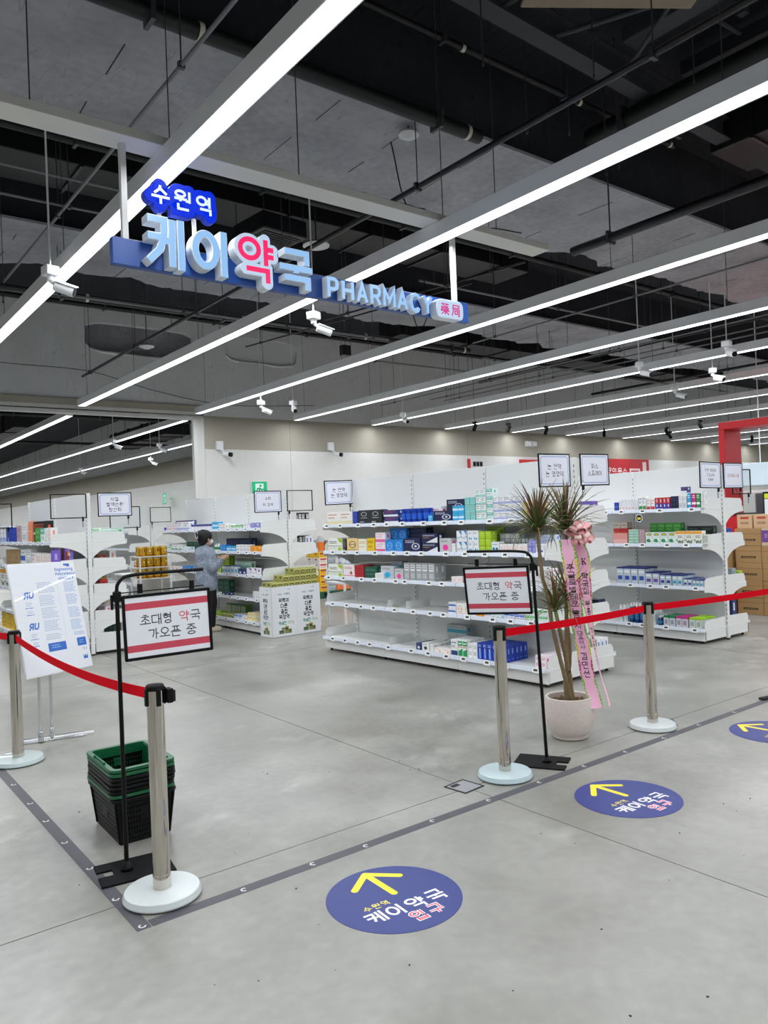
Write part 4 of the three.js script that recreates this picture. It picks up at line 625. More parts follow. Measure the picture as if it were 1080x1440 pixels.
// ------------------------------------------------------------------ goods on the shelves
// [gondola, shelf, start from the far end, width, columns, layers, rows deep, height, kind, design, set back from the lip, lift]
const ROWS = [
["C",4,0.073,0.509,2,1,2,0.155,"wide","creamwhite",0.04,0],
["C",4,0.589,0.094,1,1,2,0.154,"carton","royal",0.04,0],
["C",4,0.691,0.424,2,1,1,0.162,"wide","black",0.04,0],
["C",4,1.152,0.247,1,2,1,0.149,"wide","navywhite",0.04,0],
["C",4,1.417,0.44,5,1,2,0.153,"can","bluecan",0.04,0],
["C",4,1.864,0.075,1,1,1,0.076,"carton","cyan",0.04,0],
["C",4,1.953,0.265,1,1,1,0.115,"wide","navylens",0.04,0],
["C",4,1.969,0.248,1,1,1,0.13,"wide","navylens2",0.22,0.1],
["C",4,1.755,0.195,1,1,1,0.165,"wide","whitered",0.16,0],
["C",4,2.23,0.164,2,2,2,0.158,"carton","cyan2",0.04,0],
["C",4,2.404,0.14,2,3,1,0.237,"carton","teal",0.04,0],
["C",4,2.553,0.136,2,4,1,0.307,"carton","mintwhite",0.04,0],
["C",4,2.698,0.082,1,4,1,0.308,"carton","tealwhite",0.04,0],
["C",4,2.785,0.349,5,3,1,0.228,"carton","lilacwhite",0.04,0],
["C",4,3.148,0.44,4,2,1,0.157,"wide","yellowwhite",0.04,0],
["C",3,0.081,0.288,1,1,2,0.158,"wide","limewhite",0.04,0],
["C",3,0.375,0.063,1,1,1,0.149,"carton","black",0.04,0],
["C",3,0.452,0.211,1,1,1,0.156,"carton","amberwhite",0.04,0],
["C",3,0.669,0.158,1,1,1,0.147,"carton","whiteamber",0.04,0],
["C",3,0.835,0.135,1,1,2,0.155,"carton","yellow",0.04,0],
["C",3,0.986,0.175,1,2,1,0.218,"carton","pinkwhite",0.04,0],
["C",3,1.162,0.293,2,1,1,0.137,"carton","blueband",0.04,0],
["C",3,1.099,0.29,2,1,1,0.144,"carton","blueband",0.16,0.115],
["C",3,1.468,0.272,1,1,1,0.151,"wide","navylens",0.04,0],
["C",3,1.368,0.31,1,2,1,0.261,"wide","navydark",0.2,0],
["C",3,1.755,0.248,1,2,1,0.202,"wide","navysplit",0.04,0],
["C",3,2.021,0.176,1,1,1,0.148,"carton","greypink",0.04,0],
["C",3,2.199,0.056,1,1,1,0.097,"carton","plainwhite",0.04,0],
["C",3,2.272,0.148,2,2,1,0.226,"carton","bluecorner",0.04,0],
["C",3,2.429,0.148,2,2,1,0.223,"carton","bluecorner2",0.04,0],
["C",3,2.582,0.158,2,3,1,0.214,"carton","lime",0.04,0],
["C",3,2.508,0.178,2,3,1,0.257,"carton","limedark",0.24,0],
["C",3,2.739,0.095,1,1,1,0.11,"carton","eyes",0.04,0],
["C",3,2.837,0.341,7,1,1,0.089,"carton","peachwhite",0.04,0],
["C",3,2.725,0.267,4,2,1,0.185,"carton","grey",0.18,0],
["C",3,3.011,0.149,3,2,1,0.137,"carton","grey2",0.16,0],
["C",3,3.188,0.091,2,2,1,0.122,"carton","lilac",0.04,0],
["C",3,3.285,0.113,1,1,1,0.089,"wide","bluescene",0.04,0],
["C",3,3.171,0.299,3,2,1,0.167,"wide","paleblue",0.2,0],
["C",2,0.06,0.289,1,1,2,0.148,"wide","limewhite",0.04,0],
["C",2,0.362,0.214,1,1,2,0.153,"wide","whitered",0.04,0],
["C",2,0.582,0.174,2,1,2,0.149,"carton","crimson",0.04,0],
["C",2,0.768,0.232,1,1,2,0.137,"wide","forest",0.04,0],
["C",2,0.982,0.15,1,1,1,0.07,"carton","plainwhite",0.02,0],
["C",2,1.052,0.227,1,1,1,0.151,"carton","greyblue",0.05,0],
["C",2,1.294,0.148,1,1,1,0.124,"carton","greypink",0.04,0],
["C",2,1.452,0.48,5,1,2,0.193,"carton","grey",0.04,0],
["C",2,1.055,0.196,1,1,1,0.116,"wide","greyteal",0.2,0.08],
["C",2,2.174,0.161,2,1,1,0.067,"carton","peachwhite",0.04,0],
["C",2,2.347,0.462,6,1,1,0.112,"carton","whitered2",0.04,0],
["C",2,2.818,0.38,5,1,1,0.124,"carton","eyes",0.04,0],
["C",2,3.209,0.179,3,4,1,0.191,"carton","greywhite",0.04,0],
["C",2,3.402,0.232,3,3,1,0.177,"carton","pinkwhite2",0.04,0],
["C",1,2.119,0.107,1,2,2,0.122,"carton","bluewhite",0.04,0],
["C",1,2.23,0.208,2,1,2,0.117,"carton","whiteleaf",0.04,0],
["C",1,2.442,0.053,1,1,1,0.039,"carton","plainwhite",0.04,0],
["C",1,2.501,0.095,2,1,1,0.066,"carton","orange",0.04,0],
["C",1,2.605,0.084,2,1,1,0.065,"carton","purplecorner",0.04,0],
["C",1,2.692,0.159,3,1,1,0.053,"carton","tealdrop",0.04,0],
["C",1,2.863,0.127,2,2,1,0.131,"carton","bluewave",0.04,0],
["C",1,2.994,0.12,2,2,1,0.119,"carton","bluedots",0.04,0],
["C",1,3.117,0.104,2,2,1,0.113,"carton","greendots",0.04,0],
["C",1,3.237,0.177,3,2,1,0.117,"carton","greenwhite",0.04,0],
["C",1,3.43,0.185,4,1,1,0.117,"carton","mintstripe",0.04,0],
["C",0,1.602,0.084,1,1,3,0.075,"carton","navybaby",0.04,0],
["C",0,1.697,0.11,1,1,3,0.086,"carton","blackwhite",0.04,0],
["C",0,1.818,0.054,1,1,3,0.08,"carton","plainwhite",0.04,0],
["C",0,1.88,0.242,2,1,2,0.051,"wide","orangedrop",0.04,0],
["C",0,1.823,0.285,2,2,1,0.261,"wide","greyteal",0.3,0],
["C",0,2.133,0.097,1,1,3,0.164,"carton","whiteband",0.04,0],
["C",0,2.234,0.134,2,1,4,0.168,"tall","greensteps",0.04,0],
["C",0,2.372,0.126,2,1,4,0.145,"tall","whiteplain2",0.04,0],
["C",0,2.502,0.377,6,1,5,0.163,"tall","bluebottle",0.04,0],
["C",0,3.216,0.13,2,1,6,0.117,"tall","pinkprint",0.04,0],
["R",3,2.408,0.064,1,2,2,0.112,"carton","royal",0.04,0],
["R",3,2.479,0.284,6,1,2,0.149,"tall","whitestem",0.04,0],
["R",3,2.77,0.105,2,1,1,0.176,"tall","whitegreen",0.04,0],
["R",3,2.878,0.113,2,1,1,0.144,"tall","whitered2",0.04,0],
["R",3,2.996,0.205,4,1,1,0.146,"tall","redblue",0.04,0],
["R",3,3.206,0.097,3,1,1,0.155,"tall","navydark",0.04,0],
["R",3,3.308,0.105,2,1,1,0.15,"tall","silver",0.04,0],
["R",3,3.296,0.082,1,1,1,0.07,"carton","navywhite",0.12,0.19],
["R",3,3.419,0.049,1,1,1,0.18,"tall","cyanband",0.04,0],
["R",3,3.472,0.058,1,1,1,0.177,"tall","magentaband",0.04,0],
["R",3,3.535,0.048,1,1,1,0.174,"tall","greenband",0.04,0],
["R",3,3.593,0.104,2,1,1,0.194,"tall","plainwhite",0.04,0],
["R",3,3.458,0.054,1,1,1,0.048,"carton","cyan",0.2,0],
["R",3,3.516,0.049,1,1,1,0.036,"carton","magentaband",0.2,0],
["R",2,2.255,0.215,2,1,1,0.2,"wide","redcream",0.22,0.07],
["R",2,2.368,0.222,1,1,1,0.139,"tray","pinktray",0.04,0],
["R",2,2.602,0.148,2,5,1,0.181,"flat","mint",0.04,0],
["R",2,2.755,0.08,1,5,1,0.18,"flat","rosegrey",0.04,0],
["R",2,2.843,0.408,4,1,2,0.142,"carton","greencap",0.04,0],
["R",2,2.749,0.429,4,2,1,0.247,"flat","green",0.28,0],
["R",2,3.257,0.341,3,1,1,0.155,"carton","orangeherb",0.04,0],
["R",2,3.261,0.377,2,1,1,0.144,"flat","blackflat",0.28,0.06],
["R",2,3.605,0.197,7,1,1,0.112,"carton","herbstrip",0.04,0],
["R",1,2.401,0.413,4,1,5,0.214,"pouch","bluepouch",0.04,0],
["R",1,2.816,0.191,2,1,5,0.16,"pouch","purplepouch",0.04,0],
["R",1,3.016,0.152,2,1,5,0.14,"pouch","navypouch",0.04,0],
["R",1,3.177,0.139,2,1,5,0.137,"pouch","tealpouch",0.04,0],
["R",1,3.323,0.109,2,1,5,0.099,"pouch","navypouch2",0.04,0],
["R",1,3.44,0.133,3,1,5,0.088,"pouch","tealpouch2",0.04,0],
["R",0,2.397,0.137,2,1,3,0.211,"bottle","clearbottle",0.04,0],
["R",0,2.546,0.305,4,1,3,0.245,"bottle","bluebottle2",0.04,0],
["R",0,2.86,0.079,1,1,3,0.249,"bottle","clearbottle",0.04,0],
["R",0,2.942,0.087,1,1,3,0.117,"bottle","bluebottle2",0.04,0],
["R",0,3.039,0.161,2,1,5,0.127,"refill","greentop",0.04,0],
["R",0,3.204,0.161,2,1,5,0.131,"refill","magentatop",0.04,0],
["R",0,3.374,0.161,2,1,6,0.128,"refill","limetop",0.04,0],
["M",4,-0.137,0.233,1,1,1,0.059,"carton","royal",0.04,0],
["M",4,0.117,0.431,3,1,1,0.104,"carton","pinkprint2",0.04,0],
["M",4,0.568,0.556,2,1,1,0.144,"carton","lilacwhite",0.04,0],
["M",4,0.168,0.648,1,2,1,0.17,"wide","navywhite",0.2,0],
["M",4,1.192,0.781,8,1,1,0.094,"carton","navystrip",0.04,0],
["M",4,1.989,0.218,1,1,1,0.119,"carton","cyan2",0.04,0],
["M",4,2.231,0.224,2,1,1,0.092,"carton","greywhite",0.04,0],
["M",4,2.466,0.181,2,1,1,0.077,"carton","whiteleaf",0.04,0],
["M",4,2.658,0.405,4,1,1,0.061,"carton","greendots",0.04,0],
["M",4,3.076,0.211,3,1,1,0.066,"carton","purplecorner",0.04,0],
["M",4,3.299,0.14,1,1,1,0.083,"carton","lilac",0.04,0],
["M",3,-0.205,0.495,3,1,1,0.055,"carton","greenwhite",0.04,0],
["M",3,0.309,0.452,3,1,1,0.095,"carton","whitegreen",0.04,0],
["M",3,0.773,0.341,3,1,1,0.06,"carton","tealdrop",0.04,0],
["M",3,0.554,0.59,2,1,1,0.135,"wide","forest",0.22,0],
["M",3,2.025,0.179,2,1,1,0.123,"bottle","greenbottle",0.04,0],
["M",3,2.253,0.199,2,1,1,0.102,"carton","blueband",0.04,0],
["M",3,2.474,0.311,2,1,1,0.081,"wide","cyan2",0.04,0],
["M",3,2.798,0.442,4,1,1,0.104,"carton","greywhite",0.04,0],
["M",3,3.249,0.206,2,1,1,0.085,"carton","orange",0.04,0],
["M",3,2.032,0.841,2,1,1,0.19,"wide","navydark",0.26,0],
["M",2,-0.071,0.424,3,1,1,0.055,"carton","orangeherb",0.04,0],
["M",2,0.384,0.372,2,1,1,0.054,"wide","whitered",0.04,0],
["M",2,0.772,0.37,2,1,1,0.076,"wide","blueband",0.04,0],
["M",2,2.123,0.152,1,1,1,0.119,"carton","lime",0.04,0],
["M",2,2.288,0.282,3,1,1,0.124,"pouch","tealpouch",0.04,0],
["M",2,2.582,0.248,2,1,1,0.131,"pouch","tealpouch2",0.04,0],
["M",2,2.838,0.262,2,1,1,0.085,"carton","navybaby",0.04,0],
["M",2,3.112,0.296,2,1,1,0.104,"carton","purplecorner",0.04,0],
["M",2,1.876,0.356,2,1,1,0.262,"wide","limedark",0.2,0],
["M",2,2.421,0.515,6,1,1,0.185,"flat","mint",0.2,0],
["M",1,2.033,0.204,2,1,1,0.03,"carton","greenwhite",0.04,0],
["M",1,2.251,0.259,2,1,1,0.046,"carton","navybaby",0.04,0],
["M",1,3.272,0.215,3,1,1,0.109,"tall","whitestem",0.04,0],
["M",1,1.62,0.416,2,1,1,0.203,"wide","forest",0.28,0],
["M",0,2.009,0.205,1,1,1,0.076,"wide","limedark",0.04,0],
["M",0,2.223,0.405,2,1,2,0.055,"wide","olive",0.04,0],
["M",0,2.651,0.258,2,1,2,0.071,"carton","bluewave",0.04,0],
["M",0,2.93,0.136,1,1,2,0.066,"carton","whiteleaf",0.04,0],
["M",0,3.081,0.254,2,2,2,0.124,"carton","yellowwhite",0.04,0],
["M",0,1.859,0.669,4,1,1,0.157,"carton","greenstripe",0.3,0],
["L",4,-0.191,0.654,3,1,1,0.247,"carton","lilacwhite",0.04,0],
["L",4,0.507,0.64,2,1,1,0.216,"wide","royal",0.04,0],
["L",4,1.196,0.256,1,1,1,0.239,"carton","rosegrey",0.04,0],
["L",4,1.475,0.345,1,1,1,0.253,"carton","silver",0.04,0],
["L",4,1.846,0.213,1,2,1,0.286,"carton","peach",0.04,0],
["L",4,1.968,0.656,1,1,1,0.278,"wide","blackorange",0.07,0],
["L",4,2.319,0.235,1,1,1,0.185,"carton","green",0.02,0],
["L",4,2.572,0.209,1,1,1,0.182,"carton","tealwhite",0.02,0],
["L",4,2.803,0.2,1,1,1,0.187,"carton","peachwhite",0.04,0],
["L",3,0.454,0.862,2,1,1,0.23,"wide","kraft",0.04,0],
["L",3,1.358,0.29,1,1,1,0.236,"carton","bluewhite",0.04,0],
["L",3,1.69,0.277,1,1,1,0.248,"carton","silver",0.04,0],
["L",3,1.998,0.19,1,1,1,0.203,"carton","whitered2",0.04,0],
["L",3,2.224,0.703,6,1,1,0.2,"carton","peachwhite",0.04,0],
["L",3,2.964,1.577,4,1,1,0.239,"wide","violet",0.04,0],
["L",3,3.49,0.553,1,3,1,0.321,"wide","violet2",0.2,0],
["L",3,2.782,0.708,4,1,1,0.32,"carton","redbrown",0.2,0],
["L",2,-0.2,0.606,2,1,1,0.26,"wide","orangeherb",0.04,0],
["L",0,-0.421,0.771,2,2,1,0.223,"wide","yellow",0.04,0],
];
const DEPTH = { carton: 0.085, wide: 0.1, tall: 0.06, flat: 0.09, can: 0.06, bottle: 0.06, pouch: 0.055, refill: 0.05, tray: 0.2 };
const NAME = { carton: 'carton', wide: 'wide_carton', tall: 'tall_carton', flat: 'flat_carton', can: 'blue_can', bottle: 'bottle', pouch: 'pouch_pack', refill: 'capped_pack', tray: 'tray_box' };
const CAT = { carton: 'box', wide: 'box', tall: 'box', flat: 'box', can: 'can', bottle: 'bottle', pouch: 'pouch', refill: 'pack', tray: 'box' };
const ORD = ['first', 'second', 'third', 'fourth', 'fifth', 'sixth', 'seventh', 'eighth', 'ninth', 'tenth'];
const SHAPED = { // what the goods that are not cartons look like: [words, body, cap, label]
  bluecan: ['glossy blue can', 0x1740a8, 0x1a49bb, 0x2b66d8], clearbottle: ['clear bottle with white cap', 0xd6e2e4, 0xf2f2f0, 0xb9c6cc], bluebottle2: ['dark blue bottle with white cap', 0x123f6e, 0xf4f4f2, 0x2f6fa4], greenbottle: ['white bottle with green label', 0xeff2ee, 0xf6f6f4, 0x2f9a58],
  bluepouch: ['clear pack with blue print', 0xc4d0da, 0x27337a, 0x2b4fae], purplepouch: ['clear pack with purple print', 0xc6ccd8, 0x27337a, 0x6a4aa6], navypouch: ['small clear pack with navy print', 0xc2cdd9, 0x27337a, 0x303c8c], tealpouch: ['small clear pack with teal print', 0xc2d2da, 0x27337a, 0x2f9dbc], navypouch2: ['short clear pack with navy print', 0xc2cdd9, 0x2a3a80, 0x2d3a8e], tealpouch2: ['short clear pack with teal print', 0xc2d2da, 0x2a3a80, 0x3aa4c4],
  pinktray: ['open pink tray box', 0, 0, 0],
  greentop: ['clear pack with dark green top', 0xc9cfd2, 0x0f7a4a, 0x8a96a0], magentatop: ['clear pack with magenta top', 0xcfcbd2, 0xc22a86, 0x9a8a9c], limetop: ['clear pack with lime green top', 0xcdd3cf, 0x9fd21e, 0x98a69c],
};
const shaped = {}, colour = {};
const plain = (c, r = 0.35) => colour[c + '/' + r] ??= S(c, r);
function goodsMaker(kind, des, w, h, d) {                  // returns a function that adds one item and gives the object back
  if (SHAPED[des] && kind !== 'tray') {
    const [, body, cap, lab] = SHAPED[des], r = Math.min(w, d) / 2 * 0.94;
    const proto = new THREE.Group();
    if (kind === 'can') { obj('can_body', lathe([[0, 0], [r * 0.9, 0], [r, h * 0.03], [r, h * 0.9], [r * 0.84, h * 0.95], [r * 0.84, h]], 18), plain(body, 0.2), proto); obj('lid', cyl(r * 0.86, r * 0.86, 0.006, 18, 0, h - 0.003, 0), plain(cap, 0.25), proto); obj('wrap_label', cyl(r + 0.0006, r + 0.0006, h * 0.42, 18, 0, h * 0.45, 0), plain(lab, 0.3), proto); }
    else if (kind === 'bottle') { const n = h * 0.2; obj('bottle_body', lathe([[0, 0], [r * 0.92, 0], [r, h * 0.03], [r, h * 0.66], [r * 0.8, h * 0.74], [r * 0.42, h * 0.8], [r * 0.42, h * 0.84]], 18), plain(body, 0.15), proto); obj('cap', cyl(r * 0.46, r * 0.5, h - h * 0.82, 14, 0, h * 0.91, 0), plain(cap, 0.4), proto); obj('wrap_label', cyl(r + 0.0006, r + 0.0006, h * 0.34, 18, 0, h * 0.36, 0), plain(lab, 0.4), proto); }
    else if (kind === 'pouch') { obj('pack_body', rbox(w * 0.95, h * 0.9, d * 0.9, 0.006, 0, h * 0.45, 0), plain(body, 0.12), proto); obj('hanger_strip', rbox(w * 0.97, h * 0.09, d * 0.93, 0.003, 0, h * 0.935, 0), plain(cap, 0.4), proto); obj('printed_card', rbox(w * 0.62, h * 0.24, 0.002, 0.0008, 0, h * 0.36, d * 0.455), plain(lab, 0.4), proto); obj('printed_card', rbox(w * 0.74, h * 0.12, 0.002, 0.0008, 0, h * 0.72, d * 0.455), plain(0xe9eef2, 0.4), proto); }
    else { obj('pack_body', rbox(w * 0.95, h * 0.8, d * 0.9, 0.005, 0, h * 0.4, 0), plain(body, 0.12), proto); obj('top', rbox(w * 0.96, h * 0.19, d * 0.94, 0.004, 0, h * 0.9, 0), plain(cap, 0.4), proto); obj('printed_card', rbox(w * 0.5, h * 0.4, 0.002, 0.0008, 0, h * 0.42, d * 0.455), plain(lab, 0.4), proto); }
    return () => { const g = proto.clone(); scene.add(g); return g; };
  }
  if (kind === 'tray') { const g = new THREE.Group(); obj('open_box', merge([box(w, 0.005, d, 0, 0.0025, 0), box(w, h, 0.005, 0, h / 2, d / 2 - 0.0025), box(w, h, 0.005, 0, h / 2, -d / 2 + 0.0025), box(0.005, h, d, w / 2 - 0.0025, h / 2, 0), box(0.005, h, d, -w / 2 + 0.0025, h / 2, 0)]), plain(0xe79a94, 0.5), g); obj('panel', box(w * 0.9, h * 0.4, 0.003, 0, h * 0.22, d / 2 + 0.001), plain(0xf0b6b0, 0.5), g); return () => { scene.add(g); return g; }; }
  const geo = cartonGeo(w, h, d, des);
  return () => { const m = new THREE.Mesh(geo, M.print); m.castShadow = m.receiveShadow = true; scene.add(m); return m; };
}
const SHELF_WORD = { 4: ['bottom shelf', 'second shelf', 'third shelf', 'top shelf'], 5: ['bottom shelf', 'second shelf', 'middle shelf', 'fourth shelf', 'top shelf'] };
const seenRows = {};
function stock([key, sh, u0, width, n, lv, dp, hgt, kind, des, back, lift], side = -1, jitter = true) {
  const U = UNIT[key], cw = width / n, w = Math.max(0.012, cw - 0.004), h1 = hgt / lv, d = DEPTH[kind], h = h1 - 0.0015;
  const make = goodsMaker(kind, des, w, h, d), words = SHAPED[des]?.[0] ?? DESIGNS[des][0];
  const c = Math.cos(U.turn), s = Math.sin(U.turn), shelf = SHELF_WORD[U.y.length][sh];
  const rowKey = [key, sh, des, side].join(), again = seenRows[rowKey] = (seenRows[rowKey] ?? 0) + 1;
  const total = n * lv * dp;
  for (let k = 0; k < dp; k++) for (let j = 0; j < lv; j++) for (let i = 0; i < n; i++) {
    const g = make(); g.name = numbered(NAME[kind]);
    const lz = side < 0 ? -U.len + u0 + cw * (i + 0.5) : -(u0 + cw * (i + 0.5)), lx = side * (U.half - back - d / 2 - k * (d + 0.003) - (jitter ? rnd() * 0.006 : 0));
    g.position.set(U.pos[0] + lx * c + lz * s, U.y[sh] + lift + j * h1 + 0.0006, U.pos[2] - lx * s + lz * c);
    g.rotation.y = U.turn + side * PI / 2 + (jitter ? rr(-0.02, 0.02) * (w > 0.05 ? 1 : 0.3) : 0);
    const col = n > 1 ? ORD[i] + ' ' : '', layer = lv > 1 ? (j === lv - 1 ? ' topmost' : j === 0 ? ' lowest' : ' layer ' + ORD[j]) : '', deep = dp > 1 ? (k ? ' ' + ORD[k] + ' row back' : ' front row') : '';
    const where = (lift > 0.05 ? 'high on ' : back > 0.1 ? 'rearward on ' : 'on ') + shelf + (side > 0 ? ', rear side of ' : ' of ') + U.word;
    let label = col + (again > 1 ? 'further ' : '') + words + (layer || deep ? ',' : '') + layer + deep + (layer || deep ? ', ' : ' ') + where;
    if (label.split(' ').length > 16) label = label.replace(' with ', ' ');
    if (label.split(' ').length > 16) label = label.replace('rearward on', 'on rear of').replace(' row back', ' row');
    if (label.split(' ').length > 16) label = label.replace('on rear of ', 'rear ').replace(' front row', ' front').replace('carton ', '').replace('print', '');
    tag(g, label, CAT[kind], total > 1 ? words + 's on the ' + shelf + ' of the ' + U.word : undefined);
  }
}
for (const r of ROWS) { if (r[2] + r[3] > UNIT[r[0]].len - 0.012) { if (r[4] > 1 && r[2] + r[3] > UNIT[r[0]].len + 0.03) r[3] = Math.max(0.05, UNIT[r[0]].len - 0.012 - r[2]); else r[2] = UNIT[r[0]].len - 0.012 - r[3]; } if (r[2] < 0.012) r[2] = 0.012; stock(r); }
// the rear sides that show at the near ends: u counts from the near end
for (const r of [
  ['C', 4, 0.05, 0.40, 2, 1, 1, 0.15, 'wide', 'violet', 0.10, 0], ['C', 4, 0.46, 0.30, 2, 1, 1, 0.13, 'wide', 'paleblue', 0.1, 0], ['C', 3, 0.06, 0.36, 2, 1, 1, 0.17, 'wide', 'blackorange', 0.2, 0], ['C', 2, 0.1, 0.3, 2, 1, 1, 0.125, 'wide', 'redcream', 0.12, 0],
  ['C', 1, 0.04, 0.4, 8, 1, 2, 0.13, 'tall', 'navydark', 0.05, 0], ['C', 0, 0.03, 0.35, 7, 1, 3, 0.17, 'tall', 'whitestem', 0.05, 0], ['C', 0, 0.42, 0.2, 2, 1, 1, 0.18, 'carton', 'cyan', 0.2, 0],
  ['R', 3, 0.08, 0.4, 2, 1, 1, 0.07, 'wide', 'grey', 0.1, 0], ['R', 2, 0.05, 0.2, 1, 1, 1, 0.16, 'wide', 'royal', 0.22, 0], ['R', 2, 0.28, 0.3, 2, 1, 1, 0.1, 'wide', 'violet', 0.12, 0], ['R', 1, 0.05, 0.22, 2, 1, 1, 0.17, 'carton', 'greyteal', 0.16, 0], ['R', 1, 0.03, 0.12, 1, 1, 1, 0.13, 'carton', 'lime', 0.04, 0], ['R', 0, 0.04, 0.3, 1, 1, 1, 0.3, 'wide', 'navywhite', 0.2, 0], ['R', 0, 0.36, 0.4, 3, 1, 1, 0.26, 'wide', 'navydark', 0.2, 0],
  ['M', 4, 0.1, 0.12, 2, 1, 1, 0.2, 'carton', 'blackwhite', 0.1, 0], ['M', 3, 0.06, 0.24, 3, 1, 2, 0.2, 'tall', 'navypack', 0.06, 0],
  ['L', 4, 0.04, 0.66, 6, 1, 1, 0.155, 'carton', 'mint', 0.04, 0], ['L', 4, 0.74, 0.5, 4, 1, 1, 0.15, 'carton', 'greenwhite', 0.06, 0], ['L', 3, 0.05, 0.24, 1, 1, 1, 0.15, 'wide', 'redbrown', 0.28, 0], ['L', 3, 0.32, 0.5, 4, 1, 1, 0.19, 'carton', 'peachwhite', 0.06, 0], ['L', 3, 0.85, 0.5, 4, 1, 1, 0.2, 'carton', 'bluewhite', 0.06, 0], ['L', 3, 1.38, 0.5, 3, 1, 1, 0.19, 'wide', 'pinkwhite', 0.06, 0],
  ['L', 3, 1.9, 0.5, 4, 1, 1, 0.2, 'carton', 'tealdrop', 0.06, 0], ['L', 3, 2.42, 0.5, 3, 1, 1, 0.2, 'wide', 'navywhite', 0.06, 0], ['L', 2, 1.68, 0.5, 3, 1, 1, 0.2, 'wide', 'whitered', 0.06, 0], ['L', 2, 2.2, 0.6, 5, 1, 1, 0.18, 'carton', 'limewhite', 0.06, 0], ['L', 1, 0.5, 0.6, 3, 1, 1, 0.2, 'wide', 'redcream', 0.08, 0], ['L', 1, 1.2, 0.6, 4, 1, 1, 0.18, 'carton', 'yellowwhite', 0.06, 0],
  ['L', 2, 0.04, 0.22, 1, 1, 1, 0.16, 'wide', 'crimson', 0.27, 0], ['L', 2, 0.28, 0.3, 2, 1, 1, 0.16, 'wide', 'yellow', 0.2, 0], ['L', 2, 0.62, 0.5, 2, 1, 1, 0.21, 'wide', 'kraft', 0.1, 0], ['L', 2, 1.15, 0.5, 3, 1, 1, 0.2, 'carton', 'orangeherb', 0.06, 0], ['L', 1, 0.1, 0.3, 2, 1, 1, 0.15, 'wide', 'pinkwhite', 0.2, 0], ['L', 0, 0.08, 0.4, 2, 1, 1, 0.2, 'wide', 'forest', 0.1, 0],
]) { if (!DESIGNS[r[9]]) r[9] = 'lilac'; stock(r, 1); }

// ------------------------------------------------------------------ floor marks: dark tape with small white prints, round entrance stickers, floor box
{
  const tapeMat = S(0x4c4b51, 0.5), printMat = S(0xdcdcda, 0.6);
  const arrow = () => { const s = new THREE.Shape(); s.absarc(0, 0, 0.016, -0.6, PI + 0.6, false); s.absarc(0, 0, 0.009, PI + 0.6, -0.6, true); s.closePath(); return place(extrude(s, 0.0005), 0, 0, 0, -PI / 2, 0, 0); };
  const strip = (label, a, b, w, marks) => { const d = V(b[0] - a[0], 0, b[1] - a[1]), L = d.length(), t = thing('floor_tape', label, 'tape', [(a[0] + b[0]) / 2, 0, (a[1] + b[1]) / 2], Math.atan2(-d.z, d.x)); obj('strip', box(L, 0.0006, w, 0, 0.0004, 0), tapeMat, t); const g = arrow(); for (const m of marks) { const o = obj('print_mark', g, printMat, t, [m - L / 2, 0.0008, rr(-0.006, 0.006)]); o.rotation.y = rr(-0.4, 0.4) + 1.2; } return t; };
  strip('dark grey floor tape running from the corner toward the poster stand', [1.075, -3.065], [1.075, -7.2], 0.06, [0.03, 0.33, 0.72, 1.12, 1.5, 1.86, 2.3, 3.0]);
  strip('dark grey floor tape running along the entrance line past the stanchions', [1.108, -3.095], [6.24, -3.105], 0.062, [0.42, 0.78, 1.08, 1.52, 1.94, 2.36, 2.78, 3.2, 3.64, 4.1, 4.6]);
  const e = thing('rubber_wedge', 'small black wedge at the end of the floor tape', 'wedge', [6.27, 0, -3.13], -0.2); obj('body', rbox(0.14, 0.018, 0.05, 0.006, 0, 0.0095, 0), M.rubber, e);
  const s2 = thing('floor_tape', 'short piece of dark tape branching inward beside the third stanchion', 'tape', [5.15, 0, -3.27], 0.75); obj('strip', box(0.2, 0.0006, 0.02, 0, 0.0004, 0), tapeMat, s2);
}
